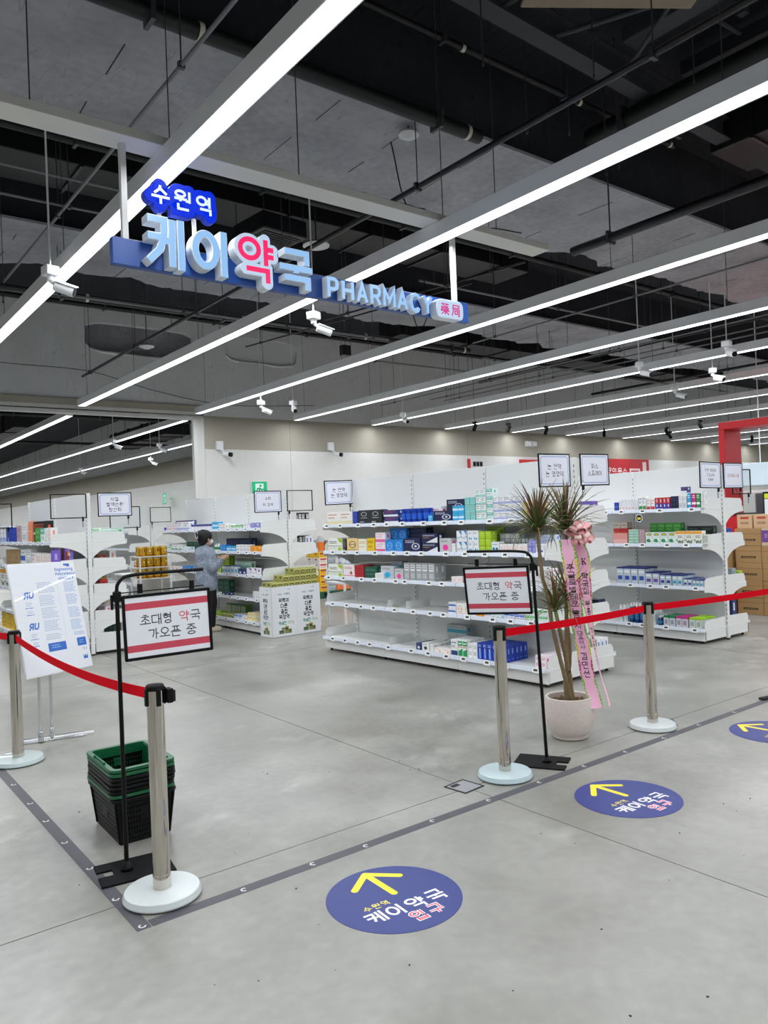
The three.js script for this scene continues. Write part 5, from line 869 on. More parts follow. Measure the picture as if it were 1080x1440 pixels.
{ // round blue stickers with yellow arrow and Hangul
  const [c, g] = canvasOf(1024, 1024), U = (x) => 512 + x * 1760, W = (y) => 512 - y * 1760;
  g.fillStyle = '#28367f'; g.fillRect(0, 0, 1024, 1024);
  g.strokeStyle = '#f7e02a'; g.lineWidth = 58; g.lineCap = 'round'; g.lineJoin = 'round';
  g.beginPath(); g.moveTo(U(0.02), W(0.03)); g.lineTo(U(0.012), W(0.25)); g.moveTo(U(-0.105), W(0.15)); g.lineTo(U(0.012), W(0.252)); g.lineTo(U(0.13), W(0.15)); g.stroke();
  g.save(); g.translate(512, 512); g.rotate(0.14 * 0); 
  drawHangul(g, '수원역', -290, 0, 66, 0.13, '#f2e04a', { advance: 1.2 });
  drawHangul(g, '케이약국', -345, 92, 150, 0.14, '#ffffff', { advance: 1.18 });
  const ip = (col, wt) => drawHangul(g, '입구', -62, 262, 122, wt, col, { advance: 1.2 });
  ip('#ffffff', 0.24); ip('#e0485c', 0.12);
  g.restore();
  const mat = S(0xffffff, 0.45, { map: texOf(c) }), edge = S(0x242f70, 0.5);
  const geo = (() => { const q = new THREE.CircleGeometry(0.288, 72); q.rotateX(-PI / 2); q.translate(0, 0.0014, 0); return q; })(), rim = new THREE.CylinderGeometry(0.288, 0.288, 0.001, 72, 1, true).translate(0, 0.0008, 0);
  [[1.974, -2.60, 'round blue floor sticker with yellow arrow in the middle of the foreground'], [3.625, -2.605, 'round blue floor sticker with yellow arrow below the plant pot'], [5.39, -2.65, 'round blue floor sticker cut by the picture edge, beyond the third stanchion']].forEach(([x, z, l], i) => { const t = thing('floor_sticker', l, 'sticker', [x, 0, z], [-0.07, -0.03, 0.02][i], 'round entrance stickers on the floor'); obj('printed_face', geo, mat, t); obj('edge', rim, edge, t); });
  const h = thing('floor_box', 'square grey metal floor outlet lid beside the right stanchion', 'floor outlet', [3.10, 0, -3.36], 0.1);
  obj('frame', merge([box(0.17, 0.003, 0.012, 0, 0.0015, 0.08), box(0.17, 0.003, 0.012, 0, 0.0015, -0.08), box(0.012, 0.003, 0.17, 0.08, 0.0015, 0), box(0.012, 0.003, 0.17, -0.08, 0.0015, 0)]), M.slot, h);
  obj('lid', rbox(0.145, 0.003, 0.145, 0.001, 0, 0.0018, 0), S(0xa9a9ac, 0.4, { metalness: 0.6 }), h); obj('cable_flap', box(0.06, 0.002, 0.03, -0.03, 0.0042, -0.045), M.slot, h);
}
{ // dark grit on the concrete
  const g = []; for (let i = 0; i < 60; i++) { const s = rr(0.0015, 0.0045); g.push(place(new THREE.IcosahedronGeometry(s, 0).scale(1.4, 0.5, 1), rr(0.4, 4.6), s * 0.4, rr(-4.6, -1.2), 0, rr(0, 6), 0)); }
  const d = obj('floor_grit', g, M.slot); tag(d, 'tiny dark grit specks scattered over the concrete floor', 'grit'); d.userData.kind = 'stuff';
}
// ------------------------------------------------------------------ belt stanchions
function stanchion(label, x, z, headTurn, discMat) {
  const t = thing('belt_stanchion', label, 'stanchion', [x, 0, z]);
  obj('base_disc', lathe([[0, 0.004], [0.157, 0.004], [0.166, 0.007], [0.1665, 0.015], [0.161, 0.019], [0.1595, 0.033], [0.155, 0.0375], [0.05, 0.041], [0, 0.041]], 64), discMat ?? M.discWhite, t);
  obj('base_ring', cyl(0.153, 0.153, 0.006, 48, 0, 0.003, 0), M.rubber, t);
  obj('post', lathe([[0.037, 0.04], [0.037, 0.905]], 40), M.steel, t); obj('collar', lathe([[0.0385, 0.042], [0.0385, 0.1], [0.037, 0.101]], 40), M.steel, t);
  const head = part('head', t); head.rotation.y = headTurn;
  obj('cap', lathe([[0, 0.918], [0.036, 0.916], [0.0395, 0.91], [0.0395, 0.896], [0.037, 0.892]], 40), M.black, head);
  for (let k = 0; k < 4; k++) { const a = k * PI / 2; obj('slot_clip', rbox(0.02, 0.075, 0.014, 0.003, Math.sin(a) * 0.0385, 0.865, Math.cos(a) * 0.0385, 0, a), M.black, head); }
  return t;
}
stanchion('nearest belt stanchion with white disc base in front of the green baskets', 1.235, -3.285, PI / 2);
stanchion('belt stanchion with pale blue disc base at the floor outlet', 3.40, -3.315, PI / 2, new THREE.MeshPhysicalMaterial({ color: 0xbfd2d6, roughness: 0.35, clearcoat: 0.5 }));
stanchion('belt stanchion with white disc base, third along the entrance line', 4.925, -3.30, PI / 2);
stanchion('belt stanchion with pale disc base in front of the film poster', 1.215, -5.86, PI / 2, new THREE.MeshPhysicalMaterial({ color: 0xc2d0cf, roughness: 0.3, clearcoat: 0.6 }));
stanchion('belt stanchion beyond the picture edge at the end of the entrance line', 6.85, -3.12, PI / 2);
stanchion('belt stanchion beyond the picture edge behind the poster', 1.10, -8.4, PI / 2);
{ // a cassette stands out from the near post
  const c = thing('belt_cassette', 'black belt cassette clipped to the near stanchion head', 'belt clip', [1.292, 0.862, -3.275]); obj('case', rbox(0.03, 0.062, 0.05, 0.006), M.black, c); obj('lip', rbox(0.02, 0.05, 0.006, 0.002, 0.016, -0.004, 0.012), M.rubber, c);
}
function belt(label, a, b, sag) {
  const A = V(...a), B = V(...b), n = 30, P = [], I = [], U = [], w = 0.048, th = 0.0012, d = B.clone().sub(A), side = V(-d.z, 0, d.x).normalize().multiplyScalar(th);
  for (let i = 0; i <= n; i++) { const t = i / n, p = A.clone().lerp(B, t); p.y -= sag * 4 * t * (1 - t); for (const [sy, ss] of [[1, 1], [-1, 1], [-1, -1], [1, -1]]) { P.push(p.x + side.x * ss, p.y + sy * w / 2, p.z + side.z * ss); U.push(t, sy); } }
  for (let i = 0; i < n; i++) for (let k = 0; k < 4; k++) { const q = i * 4 + k, r = i * 4 + (k + 1) % 4; I.push(q, r, q + 4, r, r + 4, q + 4); }
  const g = new THREE.BufferGeometry(); g.setAttribute('position', new THREE.Float32BufferAttribute(P, 3)); g.setAttribute('uv', new THREE.Float32BufferAttribute(U, 2)); g.setIndex(I); const q = g.toNonIndexed(); q.computeVertexNormals();
  M.beltTwo ??= new THREE.MeshPhysicalMaterial({ color: 0xd4001a, roughness: 0.9, specularIntensity: 0.25, side: THREE.DoubleSide });
  return tag(obj('barrier_belt', q, M.beltTwo), label, 'belt');
}
belt('red barrier belt sagging from the near stanchion back to the poster stanchion', [1.235, 0.868, -3.335], [1.215, 0.868, -5.81], 0.05);
belt('red barrier belt between the pale blue stanchion and the third stanchion', [3.45, 0.868, -3.315], [4.875, 0.868, -3.30], 0.008);
belt('red barrier belt leaving the third stanchion toward the picture edge', [4.975, 0.868, -3.30], [6.80, 0.868, -3.12], 0.01);
belt('red barrier belt from the poster stanchion out of the picture', [1.215, 0.868, -5.91], [1.10, 0.868, -8.35], 0.05);

// ------------------------------------------------------------------ two black sign stands with hanging boards
{
  const [c, g] = canvasOf(1024, 730);
  g.fillStyle = '#eef0f6'; g.fillRect(0, 0, 1024, 730); g.fillStyle = '#cf4a5c'; g.fillRect(0, 66, 1024, 84); g.fillRect(0, 580, 1024, 84);
  const l1 = '초대형', sz = 122;
  drawHangul(g, l1, 172, 228, sz, 0.095, '#15151a', { advance: 1.13, round: true }); drawHangul(g, '약', 652, 228, sz, 0.095, '#d8404e', { round: true }); drawHangul(g, '국', 794, 228, sz, 0.095, '#15151a', { round: true });
  drawHangul(g, '가오픈', 262, 402, sz, 0.095, '#15151a', { advance: 1.13, round: true }); drawHangul(g, '중', 732, 402, sz, 0.095, '#15151a', { round: true });
  const face = S(0xffffff, 0.35, { map: texOf(c) });
  function signStand(label, pos, turn, lean, poleX, dir, plateZ) {
    const t = thing('sign_stand', label, 'sign stand', pos, turn), w = 0.405, h = 0.295;
    const pl = new THREE.Shape(); const a = 0.165, b = 0.125; pl.moveTo(-a, -b); pl.lineTo(a, -b); pl.lineTo(a, b); pl.lineTo(-a, b); pl.lineTo(-a, 0.04); pl.lineTo(-a + 0.07, 0.04); pl.lineTo(-a + 0.07, -0.02); pl.lineTo(-a, -0.02); pl.closePath();
    const base = obj('base_plate', place(extrude(pl, 0.008, 0.001), 0.035 * dir, 0.0, plateZ, -PI / 2, dir < 0 ? PI : 0), M.blackMatte, t);
    obj('socket', lathe([[0, 0.006], [0.03, 0.008], [0.022, 0.02], [0.014, 0.05], [0, 0.05]], 20), M.black, t);
    const p = part('pole_frame', t); p.rotation.x = lean;
    const H = 1.30, cv = new THREE.CurvePath(); 
    obj('pole', [cyl(0.0095, 0.0105, H, 14, 0, H / 2 + 0.01, 0), tube([V(0, H, 0), V(0.004 * dir, H + 0.035, 0), V(0.03 * dir, H + 0.066, 0), V(0.075 * dir, H + 0.076, 0), V(0.41 * dir, H + 0.082, 0)], 0.0085, 40, 10)], M.black, p);
    obj('height_lock', [rbox(0.036, 0.05, 0.03, 0.006, 0, H - 0.02, 0), rbox(0.012, 0.07, 0.014, 0.004, -0.024 * dir, H - 0.045, 0)], M.black, p);
    obj('cross_rod', bar(V(0.01 * dir, H - 0.005, 0), V(0.41 * dir, H + 0.003, 0), 0.003, 6), M.black, p);
    for (const k of [0.105, 0.35]) obj('clip', rbox(0.024, 0.046, 0.016, 0.003, k * dir, H + 0.01, 0.002), M.black, p);
    const q = part('board', p, 'white board with two red bars and black Hangul'); q.position.set((w / 2 + 0.028) * dir, H - 0.02 - h / 2, 0.008); q.rotation.z = 0.024 * (dir > 0 ? 1 : 1);
    obj('printed_sheet', new THREE.PlaneGeometry(w - 0.012, h - 0.012).translate(0, 0, 0.0042), face, q); obj('backing', box(w - 0.012, h - 0.012, 0.006, 0, 0, 0.0005), M.camWhite, q);
    const f = 0.009; obj('frame', [rbox(w + f, f * 1.6, 0.014, 0.002, 0, h / 2, 0), rbox(w + f, f * 1.6, 0.014, 0.002, 0, -h / 2, 0), rbox(f * 1.6, h + f, 0.014, 0.002, w / 2, 0, 0), rbox(f * 1.6, h + f, 0.014, 0.002, -w / 2, 0, 0)], M.frameBlack, q);
    return t;
  }
  signStand('black sign stand with a white board, rising in front of the green baskets', [1.20, 0, -3.63], 0.155 * -1, 0.0, 0, 1, 0.0);
  signStand('black leaning sign stand with a white board, in front of the plant pot', [3.772, 0, -3.305], -1.047, 0.155, 0, -1, 0.0);
}
// ------------------------------------------------------------------ leaning film poster on its chrome stand
{
  const t = thing('poster_stand', 'white film-covered poster board leaning on a chrome two-pole stand', 'poster stand', [1.513, 0, -6.27], 0.517);
  const [c, g] = canvasOf(768, 1024); g.fillStyle = '#e9ecf2'; g.fillRect(0, 0, 768, 1024);
  const blue = '#2f6bc4', pale = '#9fb2d0';
  const lines = (x, y, w, n, col, h) => { g.fillStyle = col; for (let k = 0; k < n; k++) { let q = 0; const end = w * rr(0.72, 1); while (q < end) { const s = rr(6, 24); g.fillRect(x + q, y + k * h, Math.min(s, end - q), h * 0.42); q += s + 5; } } };
  const mark = (x, y, s) => { g.save(); g.translate(x, y); g.transform(1, 0, -0.28, 1, 0, 0); g.strokeStyle = blue; g.lineWidth = s * 0.24; g.lineJoin = 'miter'; g.beginPath(); g.moveTo(s * 0.78, s); g.lineTo(s * 0.78, 0.12 * s); g.lineTo(s * 0.3, 0.12 * s); g.lineTo(s * 0.18, s * 0.34); g.lineTo(s * 0.34, s * 0.56); g.lineTo(s * 0.74, s * 0.56); g.moveTo(s * 0.44, s * 0.56); g.lineTo(s * 0.16, s); g.moveTo(s * 1.12, 0); g.lineTo(s * 1.12, s * 0.72); g.lineTo(s * 1.26, s * 0.88); g.lineTo(s * 1.6, s * 0.88); g.lineTo(s * 1.74, s * 0.72); g.lineTo(s * 1.74, 0); g.stroke(); g.restore(); };
  mark(118, 260, 62); mark(118, 548, 62);
  for (const y of [356, 644]) { lines(122, y, 74, 3, pale, 14); lines(108, y + 48, 100, 1, blue, 18); lines(126, y + 80, 70, 2, pale, 14); lines(108, y + 112, 100, 1, blue, 18); }
  for (const y of [180, 300, 420, 540]) lines(282, y, 200, 7, pale, 15);
  lines(282, 668, 200, 4, pale, 15);
  g.fillStyle = '#c8d2e4'; g.fillRect(520, 190, 3, 520);
  g.fillStyle = blue; g.font = 'bold 40px sans-serif'; g.textAlign = 'left'; g.fillText('Engineering', 520, 78); g.fillText('Polycarbonate', 520, 122); g.font = 'bold 36px sans-serif'; g.fillText('GENERAL P', 548, 168);
  g.fillRect(640, 10, 74, 20); g.fillRect(670, 30, 44, 10);
  for (const y of [190, 310, 440, 560]) lines(600, y, 150, 8, '#7f9fd6', 13);
  lines(620, 680, 130, 3, '#7f9fd6', 13);
  g.fillStyle = blue; g.fillRect(286, 752, 212, 78); g.fillRect(636, 742, 112, 78); lines(326, 772, 110, 2, '#9fc0ee', 20); lines(664, 766, 60, 2, '#9fc0ee', 20); lines(690, 842, 60, 2, '#7f9fd6', 13);
  g.fillStyle = blue; g.beginPath(); g.moveTo(676, 900); g.lineTo(690, 930); g.lineTo(706, 906); g.lineTo(722, 930); g.lineTo(740, 896); g.lineTo(734, 950); g.lineTo(682, 950); g.closePath(); g.fill();
  const q = part('board', t); q.position.set(0, 0.945, 0.07); q.rotation.set(-0.228, 0, -0.03);
  obj('printed_film', new THREE.PlaneGeometry(0.62, 0.832).translate(0, 0, 0.0095), new THREE.MeshPhysicalMaterial({ color: 0xffffff, map: texOf(c), roughness: 0.28, clearcoat: 0.3 }), q);
  obj('panel', rbox(0.636, 0.848, 0.018, 0.003), S(0xe6e8ea, 0.35), q);
  for (const [x] of [[-0.05], [0.06]]) { obj('pole', bar(V(x, 0.02, -0.02), V(x, 1.0, -0.02), 0.012, 16), M.chrome, t); obj('pole_foot', lathe([[0.02, 0], [0.02, 0.07], [0.013, 0.075]], 20).translate(x, 0.012, -0.02), M.chrome, t); obj('bracket', box(0.03, 0.05, 0.07, x, 0.86, 0.0), M.chrome, t); }
  obj('base_plate', rbox(0.5, 0.012, 0.13, 0.003, 0.05, 0.007, -0.03, 0, -0.72), M.chrome, t); obj('base_edge', rbox(0.5, 0.02, 0.018, 0.004, 0.092, 0.01, 0.018, 0, -0.72), S(0xf2f4f6, 0.25), t);
}
// ------------------------------------------------------------------ stack of shopping baskets
{
  const L = 0.45, W = 0.315, H = 0.235, tl = 0.93, tw = 0.80;            // rim size (z, x), height, taper
  const wall = (axis, sign) => { const gs = [], len = axis === 'x' ? L : W, k = axis === 'x' ? tl : 0.84, n = axis === 'x' ? 26 : 19; const at = (u, v) => { const sx = W / 2 * (0.84 + 0.16 * v), sz = L / 2 * (0.9 + 0.1 * v); return axis === 'x' ? V(sign * sx, 0.006 + v * (H - 0.012), u * 2 * sz) : V(u * 2 * sx, 0.006 + v * (H - 0.012), sign * sz); };
    const slab = (a, b, w, th) => { const d = b.clone().sub(a), l = d.length(), g = new THREE.BoxGeometry(w, l, th); const y = d.normalize(), o = axis === 'x' ? V(sign, 0, 0) : V(0, 0, sign), x = y.clone().cross(o).normalize(), z = x.clone().cross(y); return g.applyMatrix4(new THREE.Matrix4().makeBasis(x, y, z).setPosition(a.clone().add(b).multiplyScalar(0.5))); };
    for (let i = 0; i <= n; i++) { const u = -0.5 + i / n; gs.push(slab(at(u, 0), at(u, 1), i === 0 || i === n ? 0.02 : 0.0095, 0.0022)); }
    for (const v of [0.015, 0.13, 0.25, 0.37, 0.49, 0.61, 0.73, 0.85, 0.96]) gs.push(slab(at(-0.5, v), at(0.5, v), v > 0.9 || v < 0.05 ? 0.022 : 0.012, 0.0026));
    gs.push((() => { const a = at(-0.1, 0.6), b = at(0.1, 0.6); return slab(a, b, 0.075, 0.0028); })());
    return gs; };
  const body = merge([...wall('x', 1), ...wall('x', -1), ...wall('z', 1), ...wall('z', -1), ...[...Array(9)].map((_, i) => box(W * 0.8, 0.004, 0.02, 0, 0.004, (-0.5 + (i + 0.5) / 9) * L * 0.86)), ...[-0.35, -0.12, 0.12, 0.35].map((k) => box(0.03, 0.005, L * 0.86, k * W * 0.8 * 1.1, 0.0045, 0))]);
  body.scale(0.945, 1, 0.96); const bodyIn = body.clone().scale(0.93, 1, 0.95);   // the nested ones sit inside the lowest
  const rim = (() => { const s = new THREE.Shape(), w = W / 2 + 0.012, l = L / 2 + 0.012, r = 0.05; const rr4 = (p, w, l, r) => { p.moveTo(-w + r, -l); p.lineTo(w - r, -l); p.quadraticCurveTo(w, -l, w, -l + r); p.lineTo(w, l - r); p.quadraticCurveTo(w, l, w - r, l); p.lineTo(-w + r, l); p.quadraticCurveTo(-w, l, -w, l - r); p.lineTo(-w, -l + r); p.quadraticCurveTo(-w, -l, -w + r, -l); }; rr4(s, w, l, r); const h = new THREE.Path(); rr4(h, w - 0.028, l - 0.028, r - 0.02); s.holes.push(h); return place(extrude(s, 0.012, 0.002), 0, H - 0.012, 0, -PI / 2); })();
  const handle = (s) => merge([rbox(0.012, 0.009, 0.15, 0.003, s * (W / 2 - 0.004), H + 0.006, 0), rbox(0.014, 0.014, 0.016, 0.003, s * (W / 2 + 0.0), H + 0.007, 0.08), rbox(0.014, 0.014, 0.016, 0.003, s * (W / 2 + 0.0), H + 0.007, -0.08)]);
  const hL = handle(1), hR = handle(-1), cols = ['black', 'green', 'black', 'black', 'black', 'black', 'green', 'green'], step = 0.0215;
  const words = ['lowest black shopping basket of the stack, resting on the floor', 'green shopping basket, second from the bottom of the stack', 'black shopping basket, third from the bottom of the stack', 'black shopping basket, fourth from the bottom of the stack', 'black shopping basket, fifth from the bottom of the stack', 'black shopping basket directly under the two upper green ones', 'green shopping basket just below the topmost one', 'topmost green shopping basket of the stack, empty'];
  cols.forEach((c, i) => { const m = c === 'green' ? M.green : M.darkPlastic, t = thing('shopping_basket', words[i], 'basket', [1.405 + rr(-0.003, 0.003), 0.002 + i * step, -4.135 + rr(-0.004, 0.004)], -0.03 + rr(-0.012, 0.012), 'stacked shopping baskets'); obj('basket_body', i ? bodyIn : body, m, t); obj('rim', rim, m, t); obj('handle', hL, m, t); obj('handle', hR, m, t); });
}

// ------------------------------------------------------------------ potted dracaena with a congratulation ribbon
{
  const PX = 4.33, PZ = -3.57, t = thing('potted_plant', 'tall dracaena with reddish leaf tufts in a round pale pot', 'plant', [PX, 0, PZ]);
  const potMap = dataTex(256, (u, v) => { const k = 226 + tileNoise(u, v, 5, 3, 51) * 14 + tileNoise(u, v, 60, 2, 52) * 16; return [k, k - 8, k - 12]; });
  const potMat = S(0xf0ebe6, 0.75, { map: potMap });
  obj('pot', lathe([[0, 0.003], [0.118, 0.003], [0.122, 0.012], [0.12, 0.026], [0.134, 0.038], [0.155, 0.07], [0.168, 0.12], [0.172, 0.17], [0.169, 0.23], [0.163, 0.286], [0.159, 0.292], [0.147, 0.29], [0.144, 0.28], [0.148, 0.25], [0.146, 0.235], [0, 0.23]], 64), potMat, t);
  { const gs = []; for (let i = 0; i < 240; i++) { const a = rnd() * 2 * PI, r = Math.sqrt(rnd()) * 0.135, s = rr(0.006, 0.012); gs.push(place(new THREE.IcosahedronGeometry(s, 0).scale(1, 0.7, 1.2), Math.cos(a) * r, 0.248 + rr(-0.004, 0.006) + (0.14 - r) * 0.08, Math.sin(a) * r, rr(0, 3), rr(0, 3), 0)); } gs.push(cyl(0.1475, 0.1475, 0.012, 40, 0, 0.242, 0)); const o = obj('soil', gs, S(0x6b5940, 0.95), t); o.userData = { kind: 'stuff' }; }
  const barkMap = dataTex(256, (u, v) => { const ring = Math.sin(v * 2 * PI * 22 + tileNoise(u, v, 4, 2, 61) * 5), k = 128 + ring * 20 + tileNoise(u, v, 30, 2, 62) * 34; return [k, k * 0.86, k * 0.62]; });
  const bark = S(0xffffff, 0.9, { map: barkMap });
  const trunk = (pts, r0, r1) => { const c = new THREE.CatmullRomCurve3(pts.map(([x, y, z]) => V(x - 0.055 * Math.min(1, Math.max(0, (y - 0.3) * 3)), y, z + 0.04 * Math.min(1, Math.max(0, (y - 0.3) * 3))))), n = 40, g = new THREE.TubeGeometry(c, n, 1, 10, false), p = g.attributes.position, q = V(0, 0, 0); for (let i = 0; i <= n; i++) { const o = c.getPointAt(i / n), r = r0 + (r1 - r0) * i / n + 0.0012 * Math.sin(i * 2.1); for (let k = 0; k <= 10; k++) { q.fromBufferAttribute(p, i * 11 + k).sub(o).multiplyScalar(r).add(o); p.setXYZ(i * 11 + k, q.x, q.y, q.z); } } g.computeVertexNormals(); obj('trunk', g, bark, t); };
  trunk([[0.015, 0.26, 0], [0.0, 0.36, 0], [-0.01, 0.44, 0.01], [-0.02, 0.47, 0.01]], 0.036, 0.03);
  trunk([[-0.02, 0.26, 0.035], [-0.07, 0.42, 0.04], [-0.11, 0.6, 0.03], [-0.165, 0.84, 0.02], [-0.17, 0.98, 0.01], [-0.215, 1.16, 0], [-0.25, 1.48, 0]], 0.015, 0.0125);
  trunk([[-0.01, 0.44, 0.01], [-0.03, 0.56, 0.02], [-0.08, 0.72, 0.03], [-0.14, 0.93, 0.035]], 0.016, 0.012);
  trunk([[0.01, 0.42, 0], [-0.015, 0.6, 0.01], [-0.01, 0.8, 0.02], [0.0, 0.99, 0.03]], 0.015, 0.012);
  trunk([[0.02, 0.42, -0.01], [0.06, 0.6, -0.02], [0.055, 0.9, -0.03], [0.085, 1.2, -0.03], [0.09, 1.47, -0.03]], 0.016, 0.0125);
  // leaves: long narrow blades with a crease, thin red margin by material; a few bends shared by all
  const leafGeo = (len, w, bend) => { const P = [], I = [], n = 8; for (let i = 0; i <= n; i++) { const s = i / n, a = bend * s * s, r = len * s * (1 - 0.12 * bend * s), y = r * Math.cos(a), z = r * Math.sin(a), hw = w * Math.min(1, 0.55 + s * 2.2) * Math.pow(1 - s, 0.55) + 0.0004; P.push(-hw, y, z + hw * 0.3, 0, y, z, hw, y, z + hw * 0.3); P.push(hw, y, z + hw * 0.3 - 0.0008, 0, y, z - 0.0012, -hw, y, z + hw * 0.3 - 0.0008); } for (let i = 0; i < n; i++) for (let k = 0; k < 6; k++) { const a = i * 6 + k, b = i * 6 + (k + 1) % 6; I.push(a, b, a + 6, b, b + 6, a + 6); } const g = new THREE.BufferGeometry(); g.setAttribute('position', new THREE.Float32BufferAttribute(P, 3)); g.setIndex(I); const q = g.toNonIndexed(); q.computeVertexNormals(); return flat(q); };
  const leaves = [leafGeo(0.33, 0.010, 0.12), leafGeo(0.36, 0.011, 0.25), leafGeo(0.33, 0.0105, 0.4), leafGeo(0.29, 0.010, 0.7)];
  const lm = [0x55682c, 0x5e6630, 0x665a30, 0x70503a, 0x435a26].map((c) => S(c, 0.5, { side: THREE.DoubleSide }));
  const tuft = (x, y, z, n, k) => { const o = part('leaf_tuft', t); o.position.set(x - 0.055, y, z + 0.04); for (let i = 0; i < n; i++) { const f = i / n, a = i * 2.39996 + rr(-0.3, 0.3), tilt = 0.14 + Math.pow(f, 0.8) * 1.38 + rr(-0.12, 0.12), v = f < 0.3 ? 0 : f < 0.6 ? 1 : f < 0.85 ? 2 : 3; const m = obj('leaf', leaves[v], lm[f < 0.3 ? 2 + Math.floor(rnd() * 2) : Math.floor(rnd() * 4.6)], o); m.rotation.set(tilt * 0.9, a, 0, 'YXZ'); m.position.y = -0.05 * f + 0.015; m.scale.setScalar(k * rr(0.85, 1.12)); } };
  tuft(-0.25, 1.49, 0, 84, 0.98); tuft(0.09, 1.49, -0.03, 84, 1.0); tuft(-0.14, 0.94, 0.035, 40, 0.82); tuft(0.0, 1.0, 0.03, 42, 0.84);
  // ribbon
  const R = thing('congratulation_ribbon', 'pink printed congratulation ribbon with a bow, hung on the dracaena', 'ribbon', [4.268, 0, -3.535]);
  const strip = (pts, width, tex, label) => { const c = new THREE.CatmullRomCurve3(pts.map(([x, y, z]) => V(x, y, z))), n = 60, P = [], U = [], I = []; for (let i = 0; i <= n; i++) { const s = i / n, p = c.getPointAt(s), fi = s * (pts.length - 1), k = Math.min(pts.length - 2, Math.floor(fi)), w = pts[k][3] + (pts[k + 1][3] - pts[k][3]) * (fi - k), dx = Math.cos(w) * width / 2, dz = -Math.sin(w) * width / 2; for (const [e, off] of [[-1, 0.0006], [1, 0.0006]]) { P.push(p.x + e * dx, p.y, p.z + e * dz); U.push(e < 0 ? 0 : 1, 1 - s); } } for (let i = 0; i < n; i++) { const a = i * 2; I.push(a, a + 2, a + 1, a + 1, a + 2, a + 3); } const g = new THREE.BufferGeometry(); g.setAttribute('position', new THREE.Float32BufferAttribute(P, 3)); g.setAttribute('uv', new THREE.Float32BufferAttribute(U, 2)); g.setIndex(I); g.computeVertexNormals(); const o = obj('streamer', g, new THREE.MeshPhysicalMaterial({ map: tex, roughness: 0.42, side: THREE.DoubleSide, sheen: 0.3 }), R); o.userData = { label }; };
  const ribbonTex = (draw) => { const [c, g] = canvasOf(192, 2048); g.fillStyle = '#f9bcd9'; g.fillRect(0, 0, 192, 2048); for (let y = 0; y < 2048; y += 6) { const h = (y * 0.0042) % 4, col = h < 1 ? '#7fb84e' : h < 2 ? '#d6cc4a' : h < 3 ? '#c24a78' : '#8ab850'; g.fillStyle = col; const w1 = 22 + 7 * Math.sin(y * 0.03); g.fillRect(0, y, w1, 6); g.fillRect(192 - w1, y, w1, 6); g.fillStyle = '#f8e9b0'; if (y % 48 < 8) { g.fillRect(4, y, 10, 6); g.fillRect(178, y, 10, 6); } } draw(g); return texOf(c); };
  const t1 = ribbonTex((g) => { drawHangul(g, '주글로벌테크놀로지', 44, 300, 70, 0.14, '#1a1016', { vertical: true, advance: 1.24, wide: 1.45, round: true }); drawHangul(g, '대표이사', 58, 1096, 48, 0.14, '#1a1016', { vertical: true, advance: 1.2, wide: 1.5, round: true }); drawHangul(g, '김민선', 48, 1365, 82, 0.13, '#1a1016', { vertical: true, advance: 1.32, wide: 1.15, round: true }); });
  const t2 = ribbonTex((g) => { g.fillStyle = '#1a1016'; g.font = 'bold 110px serif'; g.textAlign = 'center'; g.fillText('K', 96, 320); drawHangul(g, '약국의 부흥을 기원합니다', 48, 420, 78, 0.14, '#1a1016', { vertical: true, advance: 1.22, wide: 1.25, round: true }); });
  const f = 0.7;                                          // the streamers face the entrance
  strip([[-0.015, 1.40, 0.06, -f], [-0.025, 1.3, 0.085, -f], [-0.012, 1.1, 0.10, -f], [0.02, 0.85, 0.10, -f], [0.06, 0.66, 0.11, -f], [0.09, 0.48, 0.11, -f], [0.125, 0.34, 0.12, -f], [0.138, 0.26, 0.14, -0.6], [0.125, 0.22, 0.15, -0.4]], 0.098, t1, 'wide printed streamer with a rainbow edge');
  strip([[0.12, 1.39, 0.04, -f - 0.1], [0.16, 1.28, 0.06, -f], [0.175, 1.1, 0.06, -0.4], [0.19, 0.88, 0.07, 0.05], [0.21, 0.64, 0.09, 0.35], [0.235, 0.42, 0.12, 0.55], [0.225, 0.30, 0.17, 0.6], [0.2, 0.235, 0.21, 0.5]], 0.092, t2, 'narrower streamer seen edge on');
  const bowMat = new THREE.MeshPhysicalMaterial({ color: 0xf8b4b8, roughness: 0.35, side: THREE.DoubleSide, sheen: 0.4 }), bowMat2 = new THREE.MeshPhysicalMaterial({ color: 0xffe4de, roughness: 0.3, side: THREE.DoubleSide });
  const loop = (len, w) => { const P = [], I = [], n = 16; for (let i = 0; i <= n; i++) { const a = i / n * 2 * PI * 0.96 + 0.12, x = len * (0.5 - 0.5 * Math.cos(a)), y = len * 0.2 * Math.sin(a) * (0.4 + x / len), ww = w * (0.35 + 0.65 * Math.sin(PI * Math.min(1, x / len * 0.9 + 0.1) * 0.6 + 0.2)); P.push(x, y, -ww / 2, x, y, ww / 2); } for (let i = 0; i < n; i++) { const a = i * 2; I.push(a, a + 1, a + 2, a + 1, a + 3, a + 2); } const g = new THREE.BufferGeometry(); g.setAttribute('position', new THREE.Float32BufferAttribute(P, 3)); g.setIndex(I); g.computeVertexNormals(); return g; };
  const lg = [loop(0.085, 0.05), loop(0.105, 0.055), loop(0.07, 0.046)];
  const bow = part('bow', R); bow.position.set(0.085, 1.435, 0.10);
  for (let i = 0; i < 38; i++) { const a = i * 2.39996, up = -1.1 + 2.2 * (i + 0.5) / 38, m = obj('bow_loop', lg[i % 3], i % 3 ? bowMat : bowMat2, bow); m.rotation.set(rr(-0.9, 0.9), a, up * 0.95, 'YZX'); }
}

